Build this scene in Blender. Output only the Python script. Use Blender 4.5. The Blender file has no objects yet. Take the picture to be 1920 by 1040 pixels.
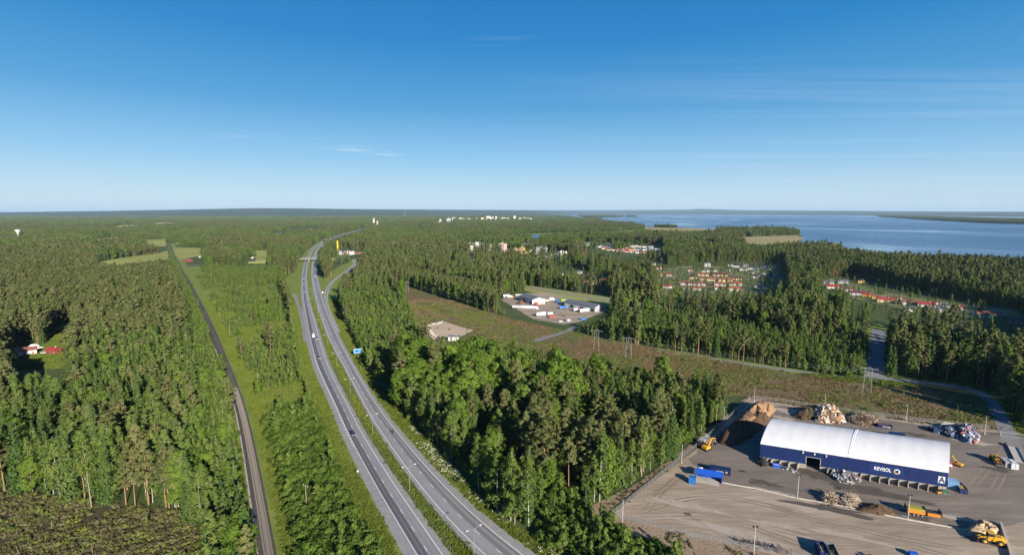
import bpy, bmesh, math, random
import numpy as np
from mathutils import Vector, Matrix

R = random.Random(7)
rng = np.random.default_rng(11)
SC = bpy.context.scene
COL = SC.collection
PI = math.pi

# ------------------------------------------------------------------ camera, sky, sun, exposure
F, HC, HZ = 950.0, 108.0, 397.5            # focal length in photo pixels, camera height (m), horizon row
TH = math.atan((520 - HZ) / F)
cam = bpy.data.cameras.new('camera')
cam.sensor_width = 36.0
cam.lens = 36.0 * F / 1920.0
cam.clip_start, cam.clip_end = 1.0, 90000.0
cam_o = bpy.data.objects.new('camera', cam)
COL.objects.link(cam_o)
cam_o.location = (0, 0, HC)
cam_o.rotation_euler = (PI / 2 - TH, 0, 0)
SC.camera = cam_o

SHADOW_AZ = math.radians(-30.0)            # direction shadows fall, from straight ahead
SUN_EL = math.radians(21.0)
w = bpy.data.worlds.new('World')
SC.world = w
w.use_nodes = True
nt = w.node_tree
nt.nodes.clear()
out = nt.nodes.new('ShaderNodeOutputWorld')
bg = nt.nodes.new('ShaderNodeBackground')
sky = nt.nodes.new('ShaderNodeTexSky')
sky.sky_type = 'NISHITA'
sky.sun_disc = False
sky.sun_elevation = SUN_EL
sun_dir = Vector((-math.sin(SHADOW_AZ), -math.cos(SHADOW_AZ), math.tan(SUN_EL))).normalized()   # towards the sun
sky.sun_rotation = math.atan2(sun_dir.x, sun_dir.y)
sky.altitude = 100
sky.air_density = 1.0
sky.dust_density = 0.4
sky.ozone_density = 3.0
gam = nt.nodes.new('ShaderNodeGamma'); gam.inputs[1].default_value = 1.0
hsv = nt.nodes.new('ShaderNodeHueSaturation'); hsv.inputs['Saturation'].default_value = 1.2
nt.links.new(sky.outputs[0], gam.inputs[0]); nt.links.new(gam.outputs[0], hsv.inputs['Color'])
# thin cirrus, laid out on the sky's own dome (direction of view divided by height = a flat cloud deck)
tc = nt.nodes.new('ShaderNodeTexCoord')
sep = nt.nodes.new('ShaderNodeSeparateXYZ'); nt.links.new(tc.outputs['Generated'], sep.inputs[0])
def wmath(op, a, b=None):
    n = nt.nodes.new('ShaderNodeMath'); n.operation = op
    for i, v in enumerate((a, b)):
        if v is None: continue
        if isinstance(v, (int, float)): n.inputs[i].default_value = v
        else: nt.links.new(v, n.inputs[i])
    return n.outputs[0]
zc = wmath('MAXIMUM', sep.outputs[2], 0.02)
cx = wmath('DIVIDE', sep.outputs[0], zc); cy = wmath('DIVIDE', sep.outputs[1], zc)
comb = nt.nodes.new('ShaderNodeCombineXYZ'); nt.links.new(cx, comb.inputs[0]); nt.links.new(cy, comb.inputs[1])
def cirrus(rot, sx, sy, loc, lo, hi, scale=1.0, dist=0.6):
    m = nt.nodes.new('ShaderNodeMapping'); m.inputs['Rotation'].default_value = (0, 0, rot)
    m.inputs['Scale'].default_value = (sx, sy, 1); m.inputs['Location'].default_value = loc
    nt.links.new(comb.outputs[0], m.inputs[0])
    n = nt.nodes.new('ShaderNodeTexNoise'); n.inputs['Scale'].default_value = scale; n.inputs['Detail'].default_value = 7
    n.inputs['Roughness'].default_value = 0.62; n.inputs['Distortion'].default_value = dist
    nt.links.new(m.outputs[0], n.inputs[0])
    r = nt.nodes.new('ShaderNodeMapRange'); r.inputs['From Min'].default_value = lo; r.inputs['From Max'].default_value = hi
    nt.links.new(n.outputs[0], r.inputs[0])
    return r.outputs[0]
c1 = cirrus(math.radians(25), 0.12, 0.75, (3.1, 1.7, 0), 0.49, 0.80)
c2 = cirrus(math.radians(-15), 0.5, 1.8, (9.4, 4.2, 0), 0.56, 0.74, 0.8)
# more of the thin veil towards the right-hand (lake) side of the sky
veil = nt.nodes.new('ShaderNodeMapRange'); veil.inputs['From Min'].default_value = -0.1; veil.inputs['From Max'].default_value = 0.75
nt.links.new(sep.outputs[0], veil.inputs[0])
cl = wmath('MULTIPLY', c1, wmath('MULTIPLY', veil.outputs[0], 0.33))
# the one small puff of cirrus left of the centre
def bump_at(px, py, rx, ry):
    d = Vector((px - 960, F * math.cos(TH) - (py - 520) * math.sin(TH), -((py - 520) * math.cos(TH) + F * math.sin(TH)))).normalized()
    ax = wmath('DIVIDE', wmath('SUBTRACT', cx, d.x / d.z), rx); ay = wmath('DIVIDE', wmath('SUBTRACT', cy, d.y / d.z), ry)
    rr = wmath('ADD', wmath('MULTIPLY', ax, ax), wmath('MULTIPLY', ay, ay))
    return wmath('MAXIMUM', wmath('SUBTRACT', 1.0, rr), 0.0)
puff = wmath('MULTIPLY', bump_at(700, 286, 0.62, 0.75), wmath('ADD', wmath('MULTIPLY', c2, 1.1), 0.0))
puff2 = wmath('MULTIPLY', bump_at(520, 268, 1.9, 0.9), wmath('MULTIPLY', c2, 0.5))
puff3 = wmath('MULTIPLY', bump_at(850, 45, 0.55, 0.5), wmath('MULTIPLY', c2, 0.3))
cl = wmath('MINIMUM', wmath('ADD', wmath('ADD', cl, wmath('MULTIPLY', puff, 1.9)), wmath('ADD', puff2, puff3)), 0.8)
# clear northern summer air: pale at the horizon, deepening quickly to a strong blue
sr = nt.nodes.new('ShaderNodeValToRGB'); e = sr.color_ramp.elements
STOPS = [(0.0, (5.0, 6.25, 7.2)), (0.035, (4.2, 5.9, 7.25)), (0.10, (2.25, 4.6, 6.95)), (0.19, (0.72, 2.95, 5.7)), (0.30, (0.15, 1.95, 4.9)), (0.46, (0.03, 1.25, 3.95)), (1.0, (0.015, 0.6, 2.4))]
while len(e) < len(STOPS): e.new(0.5)
for el, (p_, c_) in zip(e, STOPS): el.position = p_; el.color = (c_[0] / 10, c_[1] / 10, c_[2] / 10, 1)
nt.links.new(wmath('MAXIMUM', sep.outputs[2], 0.0), sr.inputs[0])
srm = nt.nodes.new('ShaderNodeVectorMath'); srm.operation = 'SCALE'; srm.inputs['Scale'].default_value = 10.0
nt.links.new(sr.outputs[0], srm.inputs[0])
skm = nt.nodes.new('ShaderNodeMix'); skm.data_type = 'RGBA'; skm.inputs['Factor'].default_value = 0.88
nt.links.new(hsv.outputs[0], skm.inputs['A']); nt.links.new(srm.outputs[0], skm.inputs['B'])
mixc = nt.nodes.new('ShaderNodeMix'); mixc.data_type = 'RGBA'
nt.links.new(cl, mixc.inputs['Factor']); nt.links.new(skm.outputs['Result'], mixc.inputs['A'])
mixc.inputs['B'].default_value = (7.2, 7.6, 8.4, 1)
nt.links.new(mixc.outputs['Result'], bg.inputs[0])
bg.inputs[1].default_value = 0.05
nt.links.new(bg.outputs[0], out.inputs[0])

sl = bpy.data.lights.new('sun', 'SUN')
sl.energy = 4.2; sl.angle = math.radians(0.5); sl.color = (1.0, 0.90, 0.76)
so = bpy.data.objects.new('sun', sl); COL.objects.link(so)
so.rotation_euler = sun_dir.to_track_quat('Z', 'Y').to_euler()
so.location = (0, -50, 300)

SC.view_settings.view_transform = 'Standard'
SC.view_settings.look = 'None'
SC.view_settings.exposure = 1.3
SC.view_settings.gamma = 1.0
SC.view_settings.use_curve_mapping = False
SC.render.engine = 'CYCLES'
SC.cycles.max_bounces = 6; SC.cycles.diffuse_bounces = 3; SC.cycles.glossy_bounces = 2
SC.cycles.transmission_bounces = 2; SC.cycles.transparent_max_bounces = 6; SC.cycles.volume_bounces = 0

# ------------------------------------------------------------------ helpers
def G(px, py, z=0.0):
    """photo pixel -> where that line of sight meets the plane at height z"""
    u, v = px - 960.0, py - 520.0
    dz = -(v * math.cos(TH) + F * math.sin(TH)); dy = F * math.cos(TH) - v * math.sin(TH)
    t = (HC - z) / -dz
    return Vector((u * t, dy * t, z))
def GA(P, z=0.0):
    return np.array([G(a, b, z)[:] for a, b in P])
def PX(x, y, z=0.0):
    x, y, z = np.asarray(x, float), np.asarray(y, float), np.asarray(z, float)
    dz = z - HC
    fw = y * math.cos(TH) - dz * math.sin(TH); dn = -dz * math.cos(TH) - y * math.sin(TH)
    fw = np.maximum(fw, 1e-3)
    return 960 + F * x / fw, 520 + F * dn / fw
def mpp(px, py):
    """metres across one photo pixel at the ground point seen there"""
    p = G(px, py)
    return (p.y * math.cos(TH) + HC * math.sin(TH)) / F
def inside(poly, x, y):
    P = np.asarray(poly, float); x = np.asarray(x); y = np.asarray(y)
    r = np.zeros(x.shape, bool); n = len(P)
    bx = (x >= P[:, 0].min()) & (x <= P[:, 0].max()) & (y >= P[:, 1].min()) & (y <= P[:, 1].max())
    if not bx.any(): return r
    xs, ys = x[bx], y[bx]; q = np.zeros(xs.shape, bool); j = n - 1
    for i in range(n):
        xi, yi, xj, yj = P[i][0], P[i][1], P[j][0], P[j][1]
        if yi != yj:
            q ^= ((yi > ys) != (yj > ys)) & (xs < (xj - xi) * (ys - yi) / (yj - yi) + xi)
        j = i
    r[bx] = q
    return r

def tag(o, label=None, cat=None, group=None, kind=None):
    if label: o['label'] = label
    if cat: o['category'] = cat
    if group: o['group'] = group
    if kind: o['kind'] = kind
    return o
def thing(name, label, cat, loc, rz=0.0, group=None):
    o = bpy.data.objects.new(name, None); COL.objects.link(o)
    o.empty_display_size = 0.5
    o.location = loc; o.rotation_euler = (0, 0, rz)
    return tag(o, label, cat, group)
def link(name, me, parent=None, label=None, loc=None):
    o = bpy.data.objects.new(name, me); COL.objects.link(o)
    if parent is not None: o.parent = parent
    if loc is not None: o.location = loc
    if label: o['label'] = label
    return o
def copy_tree(o, parent=None):
    c = o.copy(); COL.objects.link(c); c.parent = parent
    for ch in list(o.children): copy_tree(ch, c)
    return c

class MB:
    """collects shapes, then links them as ONE mesh object"""
    def __init__(s): s.v, s.f, s.m, s.uv = [], [], [], None
    def poly(s, pts, faces, mi=0):
        b = len(s.v); s.v += [tuple(p) for p in pts]
        for f in faces: s.f.append(tuple(b + i for i in f)); s.m.append(mi)
        return s
    def box(s, x0, x1, y0, y1, z0, z1, mi=0, taper=0.0):
        t = taper
        p = [(x0, y0, z0), (x1, y0, z0), (x1, y1, z0), (x0, y1, z0), (x0 + t, y0 + t, z1), (x1 - t, y0 + t, z1), (x1 - t, y1 - t, z1), (x0 + t, y1 - t, z1)]
        return s.poly(p, [(3, 2, 1, 0), (4, 5, 6, 7), (0, 1, 5, 4), (1, 2, 6, 5), (2, 3, 7, 6), (3, 0, 4, 7)], mi)
    def tube(s, a, b, r0, r1=None, n=8, mi=0, cap=True):
        a, b = Vector(a), Vector(b); r1 = r0 if r1 is None else r1
        d = (b - a).normalized(); u = d.orthogonal().normalized(); w_ = d.cross(u)
        p = []
        for c, r in ((a, r0), (b, r1)):
            for i in range(n):
                t = 2 * PI * i / n; p.append(tuple(c + u * (r * math.cos(t)) + w_ * (r * math.sin(t))))
        fs = [(i, (i + 1) % n, n + (i + 1) % n, n + i) for i in range(n)]
        if cap: fs += [tuple(range(n - 1, -1, -1)), tuple(range(n, 2 * n))]
        return s.poly(p, fs, mi)
    def path(s, pts, r, n=6, mi=0):
        for a, b in zip(pts[:-1], pts[1:]): s.tube(a, b, r, r, n, mi, cap=True)
        return s
    def extrude(s, prof, x0, x1, mi=0, caps=True, axis='x'):
        """profile of (y, z) pairs swept along x (or of (x, z) pairs swept along y)"""
        n = len(prof)
        f = (lambda t, a, b: (t, a, b)) if axis == 'x' else (lambda t, a, b: (a, t, b))
        p = [f(x0, a, b) for a, b in prof] + [f(x1, a, b) for a, b in prof]
        fs = [(i, (i + 1) % n, n + (i + 1) % n, n + i) for i in range(n)]
        if caps: fs += [tuple(range(n - 1, -1, -1)), tuple(range(n, 2 * n))]
        return s.poly(p, fs, mi)
    def build(s, name, mats, parent=None, label=None, smooth=False):
        me = s.mesh(name, mats, smooth)
        return link(name, me, parent, label)
    def mesh(s, name, mats, smooth=False):
        me = bpy.data.meshes.new(name)
        me.from_pydata(s.v, [], s.f)
        for m in (mats if isinstance(mats, (list, tuple)) else [mats]): me.materials.append(m)
        if any(s.m): me.polygons.foreach_set('material_index', s.m)
        bm = bmesh.new(); bm.from_mesh(me); bmesh.ops.recalc_face_normals(bm, faces=bm.faces); bm.to_mesh(me); bm.free()
        if smooth: me.polygons.foreach_set('use_smooth', [True] * len(me.polygons))
        me.update()
        return me

def np_mesh(name, V, Q, mats, mi=None):
    """quick mesh of quads from numpy arrays"""
    me = bpy.data.meshes.new(name)
    V = np.asarray(V, np.float32); Q = np.asarray(Q, np.int32)
    me.vertices.add(len(V)); me.vertices.foreach_set('co', V.ravel())
    me.loops.add(Q.size); me.loops.foreach_set('vertex_index', Q.ravel())
    me.polygons.add(len(Q)); me.polygons.foreach_set('loop_start', np.arange(0, Q.size, Q.shape[1], dtype=np.int32))
    for m in mats: me.materials.append(m)
    if mi is not None: me.polygons.foreach_set('material_index', np.asarray(mi, np.int32))
    me.update(calc_edges=True); me.validate()
    return me

# ------------------------------------------------------------------ materials
def _tree(name):
    m = bpy.data.materials.new(name); m.use_nodes = True
    t = m.node_tree; t.nodes.clear()
    o = t.nodes.new('ShaderNodeOutputMaterial'); b = t.nodes.new('ShaderNodeBsdfPrincipled')
    t.links.new(b.outputs[0], o.inputs[0])
    return m, t, b, o
def C4(c): return (c[0], c[1], c[2], 1.0)
def ramp(t, fac, stops):
    r = t.nodes.new('ShaderNodeValToRGB'); e = r.color_ramp.elements
    while len(e) < len(stops): e.new(0.5)
    for el, (p, c) in zip(e, stops): el.position = p; el.color = C4(c)
    t.links.new(fac, r.inputs[0]); return r.outputs[0]
def noise(t, vec, scale, detail=4, rough=0.6, dist=0.0):
    n = t.nodes.new('ShaderNodeTexNoise'); n.inputs['Scale'].default_value = scale; n.inputs['Detail'].default_value = detail
    n.inputs['Roughness'].default_value = rough; n.inputs['Distortion'].default_value = dist
    if vec is not None: t.links.new(vec, n.inputs[0])
    return n.outputs[0]
def mth(t, op, a, b=None, clamp=False):
    n = t.nodes.new('ShaderNodeMath'); n.operation = op; n.use_clamp = clamp
    for i, v in enumerate((a, b)):
        if v is None: continue
        if isinstance(v, (int, float)): n.inputs[i].default_value = v
        else: t.links.new(v, n.inputs[i])
    return n.outputs[0]
def mixrgb(t, fac, a, b, mode='MIX'):
    n = t.nodes.new('ShaderNodeMix'); n.data_type = 'RGBA'; n.blend_type = mode
    for k, v in (('Factor', fac), ('A', a), ('B', b)):
        if isinstance(v, (int, float)): n.inputs[k].default_value = v
        elif isinstance(v, tuple): n.inputs[k].default_value = C4(v)
        else: t.links.new(v, n.inputs[k])
    return n.outputs['Result']
def pos(t, sx=1, sy=1, sz=1, rot=0.0, obj=False):
    if obj:
        p = t.nodes.new('ShaderNodeTexCoord').outputs['Object']
    else:
        p = t.nodes.new('ShaderNodeNewGeometry').outputs['Position']
    m = t.nodes.new('ShaderNodeMapping'); m.vector_type = 'POINT'
    m.inputs['Rotation'].default_value = (0, 0, rot); m.inputs['Scale'].default_value = (sx, sy, sz)
    t.links.new(p, m.inputs[0]); return m.outputs[0]
def add_bump(t, b, h, strength, dist):
    n = t.nodes.new('ShaderNodeBump'); n.inputs['Strength'].default_value = strength; n.inputs['Distance'].default_value = dist
    t.links.new(h, n.inputs['Height']); t.links.new(n.outputs[0], b.inputs['Normal'])
def paint(name, rgb, rough=0.5, metal=0.0, wear=0.12, scale=0.8):
    """a plain coat with a little grime"""
    m, t, b, o = _tree(name)
    n = noise(t, pos(t, obj=True), scale, 5, 0.65)
    c = ramp(t, n, [(0.25, tuple(x * (1 - wear) for x in rgb)), (0.55, rgb), (0.8, tuple(min(1, x * (1 + wear * 0.6) + wear * 0.02) for x in rgb))])
    t.links.new(c, b.inputs['Base Color']); b.inputs['Roughness'].default_value = rough; b.inputs['Metallic'].default_value = metal
    return m
def soil(name, stops, s_big, s_small, mixf=0.5, rough=0.95, bump=0.0, bdist=0.3, stretch=(1, 1), rot=0.0, small_stretch=(1, 1)):
    """ground cover: two scales of noise through one colour ramp"""
    m, t, b, o = _tree(name)
    a = noise(t, pos(t, stretch[0], stretch[1], 1, rot), s_big, 5, 0.62, 0.4)
    c = noise(t, pos(t, small_stretch[0], small_stretch[1], 1, rot), s_small, 4, 0.7)
    f = mth(t, 'ADD', mth(t, 'MULTIPLY', a, 1 - mixf), mth(t, 'MULTIPLY', c, mixf))
    t.links.new(ramp(t, f, stops), b.inputs['Base Color'])
    b.inputs['Roughness'].default_value = rough; b.inputs['Specular IOR Level'].default_value = 0.15
    if bump: add_bump(t, b, c, bump, bdist)
    return m
def leaf_mat(name, dark, mid, light, trans=0.25):
    """foliage: tint differs per tree (object random), per clump (tint attribute) and per leaf (island random)"""
    m, t, b, o = _tree(name)
    t.nodes.remove(b)
    oi = t.nodes.new('ShaderNodeObjectInfo'); ge = t.nodes.new('ShaderNodeNewGeometry')
    at = t.nodes.new('ShaderNodeAttribute'); at.attribute_name = 'tint'
    f = mth(t, 'ADD', mth(t, 'MULTIPLY', oi.outputs['Random'], 0.42), mth(t, 'MULTIPLY', ge.outputs['Random Per Island'], 0.26))
    f = mth(t, 'ADD', f, mth(t, 'MULTIPLY', at.outputs['Fac'], 0.36))
    c = ramp(t, f, [(0.05, dark), (0.5, mid), (0.95, light)])
    d = t.nodes.new('ShaderNodeBsdfDiffuse'); tr = t.nodes.new('ShaderNodeBsdfTranslucent'); mx = t.nodes.new('ShaderNodeMixShader')
    t.links.new(c, d.inputs[0]); t.links.new(c, tr.inputs[0]); mx.inputs[0].default_value = trans
    t.links.new(d.outputs[0], mx.inputs[1]); t.links.new(tr.outputs[0], mx.inputs[2]); t.links.new(mx.outputs[0], o.inputs[0])
    return m

def sheet(name, poly, z, mat, rough=0.0, step=4.0, ground=False, kind='structure'):
    """a flat piece of ground from photo-pixel corners (or ground points), its outline made uneven"""
    P = np.array([p[:2] for p in poly], float) if ground else GA(poly)[:, :2]
    if rough > 0:
        r = np.random.default_rng(abs(hash(name)) % 1000 if False else len(name) * 7 + len(P)); Q = []
        for i in range(len(P)):
            a, b = P[i], P[(i + 1) % len(P)]; L = np.linalg.norm(b - a); k = int(max(1, min(60, L / step)))
            for j in range(k):
                q = a + (b - a) * j / k
                Q.append(q + r.normal(0, rough, 2) * (1 if j else 0.4))
        P = np.array(Q)
    me = bpy.data.meshes.new(name)
    me.from_pydata([(x, y, z) for x, y in P], [], [tuple(range(len(P)))])
    bm = bmesh.new(); bm.from_mesh(me)
    bmesh.ops.triangulate(bm, faces=bm.faces)
    for f in bm.faces:
        if f.normal.z < 0: f.normal_flip()
    bm.to_mesh(me); bm.free()
    me.materials.append(mat)
    return tag(link(name, me), kind=kind)

def smooth_line(P, step, sig):
    P = np.asarray(P, float)[:, :2]
    s = np.r_[0, np.cumsum(np.linalg.norm(np.diff(P, axis=0), axis=1))]
    n = max(3, int(s[-1] / step)); t = np.linspace(0, s[-1], n)
    Q = np.c_[np.interp(t, s, P[:, 0]), np.interp(t, s, P[:, 1])]
    k = max(1, int(sig / step))
    pad = np.r_[2 * Q[0] - Q[k:0:-1], Q, 2 * Q[-1] - Q[-2:-k - 2:-1]] if n > k + 2 else Q
    if n > k + 2:
        ker = np.hanning(2 * k + 3)[1:-1]; ker /= ker.sum()
        Q = np.c_[np.convolve(pad[:, 0], ker, 'valid'), np.convolve(pad[:, 1], ker, 'valid')]
    return Q
def extend(P, d):
    P = np.asarray(P, float)[:, :2]; a = P[0] - P[1]
    return np.r_[[P[0] + a / np.linalg.norm(a) * d], P]
def ribbon_pair(Lp, Rp, step=6.0, sig=40.0, before=45.0):
    A = smooth_line(extend(GA(Lp), before), step, sig); B = smooth_line(extend(GA(Rp), before + 10), 2.0, sig)
    d = np.linalg.norm(A[:, None] - B[None], axis=2); wdt = d.min(1)
    k = 9; ker = np.ones(2 * k + 1) / (2 * k + 1)
    wdt = np.convolve(np.r_[[wdt[0]] * k, wdt, [wdt[-1]] * k], ker, 'valid')
    T = np.gradient(A, axis=0); T /= np.linalg.norm(T, axis=1)[:, None]
    N = np.c_[T[:, 1], -T[:, 0]]
    return A, A + N * wdt[:, None]
def offset(A, d):
    T = np.gradient(A, axis=0); T /= np.linalg.norm(T, axis=1)[:, None]
    return A + np.c_[T[:, 1], -T[:, 0]] * (d if np.isscalar(d) else np.asarray(d)[:, None])
def ribbon(name, A, B, z, mat, parent=None, kind=None):
    """strip between two edge lines; UV u runs 0..1 across, v in metres along"""
    n = len(A); V = np.zeros((2 * n, 3)); V[0::2, :2] = A; V[1::2, :2] = B; V[:, 2] = z
    Q = np.array([(2 * i, 2 * i + 1, 2 * i + 3, 2 * i + 2) for i in range(n - 1)])
    me = np_mesh(name, V, Q, [mat])
    s = np.r_[0, np.cumsum(np.linalg.norm(np.diff(A, axis=0), axis=1))]
    uv = me.uv_layers.new(name='uv'); d = np.zeros((len(Q) * 4, 2)); q = Q.ravel()
    d[:, 0] = q % 2; d[:, 1] = s[q // 2]; uv.data.foreach_set('uv', d.ravel())
    o = link(name, me, parent)
    return tag(o, kind=kind)
def at_s(A, s0):
    s = np.r_[0, np.cumsum(np.linalg.norm(np.diff(A, axis=0), axis=1))]
    return np.array([np.interp(s0, s, A[:, 0]), np.interp(s0, s, A[:, 1])])
def length(A): return float(np.linalg.norm(np.diff(A, axis=0), axis=1).sum())
# ------------------------------------------------------------------ ground, water, roads
m_floor = soil('forest_floor', [(0.3, (0.035, 0.055, 0.016)), (0.5, (0.058, 0.082, 0.024)), (0.7, (0.085, 0.10, 0.034))], 0.02, 0.5, 0.5)
m_garden = soil('garden_ground', [(0.30, (0.07, 0.10, 0.025)), (0.45, (0.11, 0.14, 0.04)), (0.55, (0.16, 0.16, 0.08)), (0.66, (0.25, 0.225, 0.185))], 0.03, 0.2, 0.5)
m_grass = soil('verge_grass_soil', [(0.30, (0.085, 0.125, 0.022)), (0.45, (0.13, 0.175, 0.033)), (0.58, (0.175, 0.21, 0.044)), (0.72, (0.24, 0.225, 0.066))], 0.05, 1.1, 0.45, bump=0.6, bdist=0.35)
m_field = soil('hay_field', [(0.3, (0.17, 0.20, 0.045)), (0.5, (0.24, 0.255, 0.065)), (0.7, (0.31, 0.30, 0.10))], 0.012, 0.12, 0.4, stretch=(1, 0.4), rot=0.5)
m_heath = soil('heath', [(0.28, (0.065, 0.08, 0.02)), (0.42, (0.11, 0.115, 0.035)), (0.52, (0.13, 0.10, 0.05)), (0.63, (0.165, 0.10, 0.065)), (0.75, (0.13, 0.13, 0.04))], 0.022, 0.45, 0.42, bump=0.8, bdist=0.6, stretch=(1.4, 0.8), rot=-0.4)
m_clear = soil('clearcut_soil', [(0.3, (0.035, 0.035, 0.016)), (0.5, (0.06, 0.052, 0.026)), (0.7, (0.10, 0.085, 0.05))], 0.06, 0.8, 0.5, bump=0.8, bdist=0.5)
m_gravel = soil('yard_gravel', [(0.28, (0.15, 0.12, 0.09)), (0.43, (0.24, 0.19, 0.142)), (0.56, (0.325, 0.262, 0.198)), (0.70, (0.45, 0.38, 0.305))], 0.03, 0.35, 0.45, bump=0.35, bdist=0.12, stretch=(0.5, 2.2), rot=0.37, small_stretch=(0.25, 1.8))
m_asphalt_yard = soil('worn_yard_asphalt', [(0.28, (0.085, 0.074, 0.064)), (0.43, (0.132, 0.113, 0.096)), (0.57, (0.185, 0.157, 0.131)), (0.72, (0.285, 0.245, 0.205))], 0.028, 0.3, 0.42, bump=0.25, bdist=0.1, stretch=(0.5, 2.0), rot=0.37, small_stretch=(0.22, 1.7))
m_sand = soil('sandy_bank', [(0.3, (0.16, 0.12, 0.08)), (0.5, (0.25, 0.185, 0.125)), (0.72, (0.34, 0.26, 0.18))], 0.07, 0.9, 0.5, bump=0.7, bdist=0.4)
m_pad = soil('bare_sand', [(0.3, (0.36, 0.27, 0.18)), (0.5, (0.43, 0.33, 0.23)), (0.7, (0.50, 0.40, 0.29))], 0.04, 0.6, 0.35)
m_marsh = soil('reed_marsh', [(0.3, (0.17, 0.17, 0.06)), (0.5, (0.27, 0.23, 0.10)), (0.7, (0.36, 0.28, 0.14))], 0.006, 0.05, 0.4)
m_ballast = soil('ballast', [(0.3, (0.05, 0.043, 0.038)), (0.5, (0.075, 0.066, 0.059)), (0.7, (0.11, 0.097, 0.087))], 0.15, 2.5, 0.6, bump=0.6, bdist=0.15)
m_street = soil('street_asphalt', [(0.3, (0.15, 0.148, 0.15)), (0.5, (0.19, 0.187, 0.187)), (0.7, (0.23, 0.226, 0.222))], 0.05, 0.8, 0.4)
m_concrete = soil('concrete', [(0.3, (0.30, 0.28, 0.24)), (0.5, (0.38, 0.355, 0.31)), (0.7, (0.45, 0.425, 0.38))], 0.3, 2.0, 0.5)
m_white = paint('white_paint', (0.76, 0.77, 0.78), 0.5)
m_line = paint('road_line', (0.70, 0.70, 0.68), 0.7, wear=0.3, scale=1.5)
m_steel = paint('galvanised_steel', (0.42, 0.43, 0.44), 0.45, 0.6)
m_dark = paint('black_rubber', (0.02, 0.02, 0.021), 0.8)
m_wood = paint('weathered_wood', (0.26, 0.22, 0.17), 0.9, wear=0.3)

def road_mat(name, bands, shoulder):
    """asphalt with tyre-worn darker tracks; bands = [(u centre, half width, depth)]"""
    m, t, b, o = _tree(name)
    uv = t.nodes.new('ShaderNodeUVMap'); uv.uv_map = 'uv'
    s = t.nodes.new('ShaderNodeSeparateXYZ'); t.links.new(uv.outputs[0], s.inputs[0])
    big = noise(t, pos(t), 0.03, 4, 0.6); fine = noise(t, pos(t), 1.3, 3, 0.7)
    base = ramp(t, mth(t, 'ADD', mth(t, 'MULTIPLY', big, 0.6), mth(t, 'MULTIPLY', fine, 0.4)), [(0.3, (0.205, 0.202, 0.206)), (0.5, (0.25, 0.246, 0.247)), (0.7, (0.285, 0.28, 0.275))])
    cmb = t.nodes.new('ShaderNodeCombineXYZ'); t.links.new(mth(t, 'MULTIPLY', s.outputs[0], 9.0), cmb.inputs[0]); t.links.new(mth(t, 'MULTIPLY', s.outputs[1], 0.02), cmb.inputs[1])
    wear = noise(t, cmb.outputs[0], 1.6, 4, 0.6)
    tot = None
    for c, h, d in bands:
        e = mth(t, 'DIVIDE', mth(t, 'SUBTRACT', s.outputs[0], c), h)
        g = mth(t, 'MULTIPLY', mth(t, 'SUBTRACT', 1.0, mth(t, 'MULTIPLY', e, e), True), d)
        tot = g if tot is None else mth(t, 'ADD', tot, g)
    tot = mth(t, 'MULTIPLY', tot, mth(t, 'ADD', 0.55, mth(t, 'MULTIPLY', wear, 0.8)), True)
    col = mixrgb(t, tot, base, (0.095, 0.094, 0.10))
    lo, hi = shoulder
    edge = mth(t, 'ADD', mth(t, 'LESS_THAN', s.outputs[0], lo), mth(t, 'GREATER_THAN', s.outputs[0], hi), True)
    grit = ramp(t, noise(t, pos(t), 0.35, 6, 0.7), [(0.35, (0.21, 0.205, 0.20)), (0.65, (0.30, 0.285, 0.265))])
    col = mixrgb(t, mth(t, 'MULTIPLY', edge, 0.75), col, grit)
    # fine cracks
    vo = t.nodes.new('ShaderNodeTexVoronoi'); vo.feature = 'DISTANCE_TO_EDGE'; vo.inputs['Scale'].default_value = 0.12
    t.links.new(pos(t, 1, 1), vo.inputs[0])
    crack = mth(t, 'MULTIPLY', mth(t, 'LESS_THAN', vo.outputs['Distance'], 0.006), 0.25)
    t.links.new(mixrgb(t, crack, col, (0.07, 0.07, 0.07)), b.inputs['Base Color'])
    b.inputs['Roughness'].default_value = 0.75; b.inputs['Specular IOR Level'].default_value = 0.3
    return m
m_road_l = road_mat('motorway_asphalt_west', [(0.355, 0.075, 0.95), (0.485, 0.065, 0.95), (0.42, 0.12, 0.35), (0.64, 0.06, 0.22), (0.76, 0.05, 0.2)], (0.292, 0.835))
m_road_r = road_mat('motorway_asphalt_east', [(0.50, 0.05, 0.45), (0.70, 0.055, 0.62), (0.56, 0.07, 0.6), (0.22, 0.05, 0.15)], (0.125, 0.77))
m_road_1 = road_mat('ramp_asphalt', [(0.38, 0.1, 0.5), (0.62, 0.1, 0.5)], (0.16, 0.84))

# one sheet to the horizon
gs = 60000.0
me = bpy.data.meshes.new('ground')
me.from_pydata([(-gs, -2000, 0), (gs, -2000, 0), (gs, 52000, 0), (-gs, 52000, 0)], [], [(0, 1, 2, 3)])
me.materials.append(m_floor)
tag(link('ground', me), kind='structure')

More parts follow.
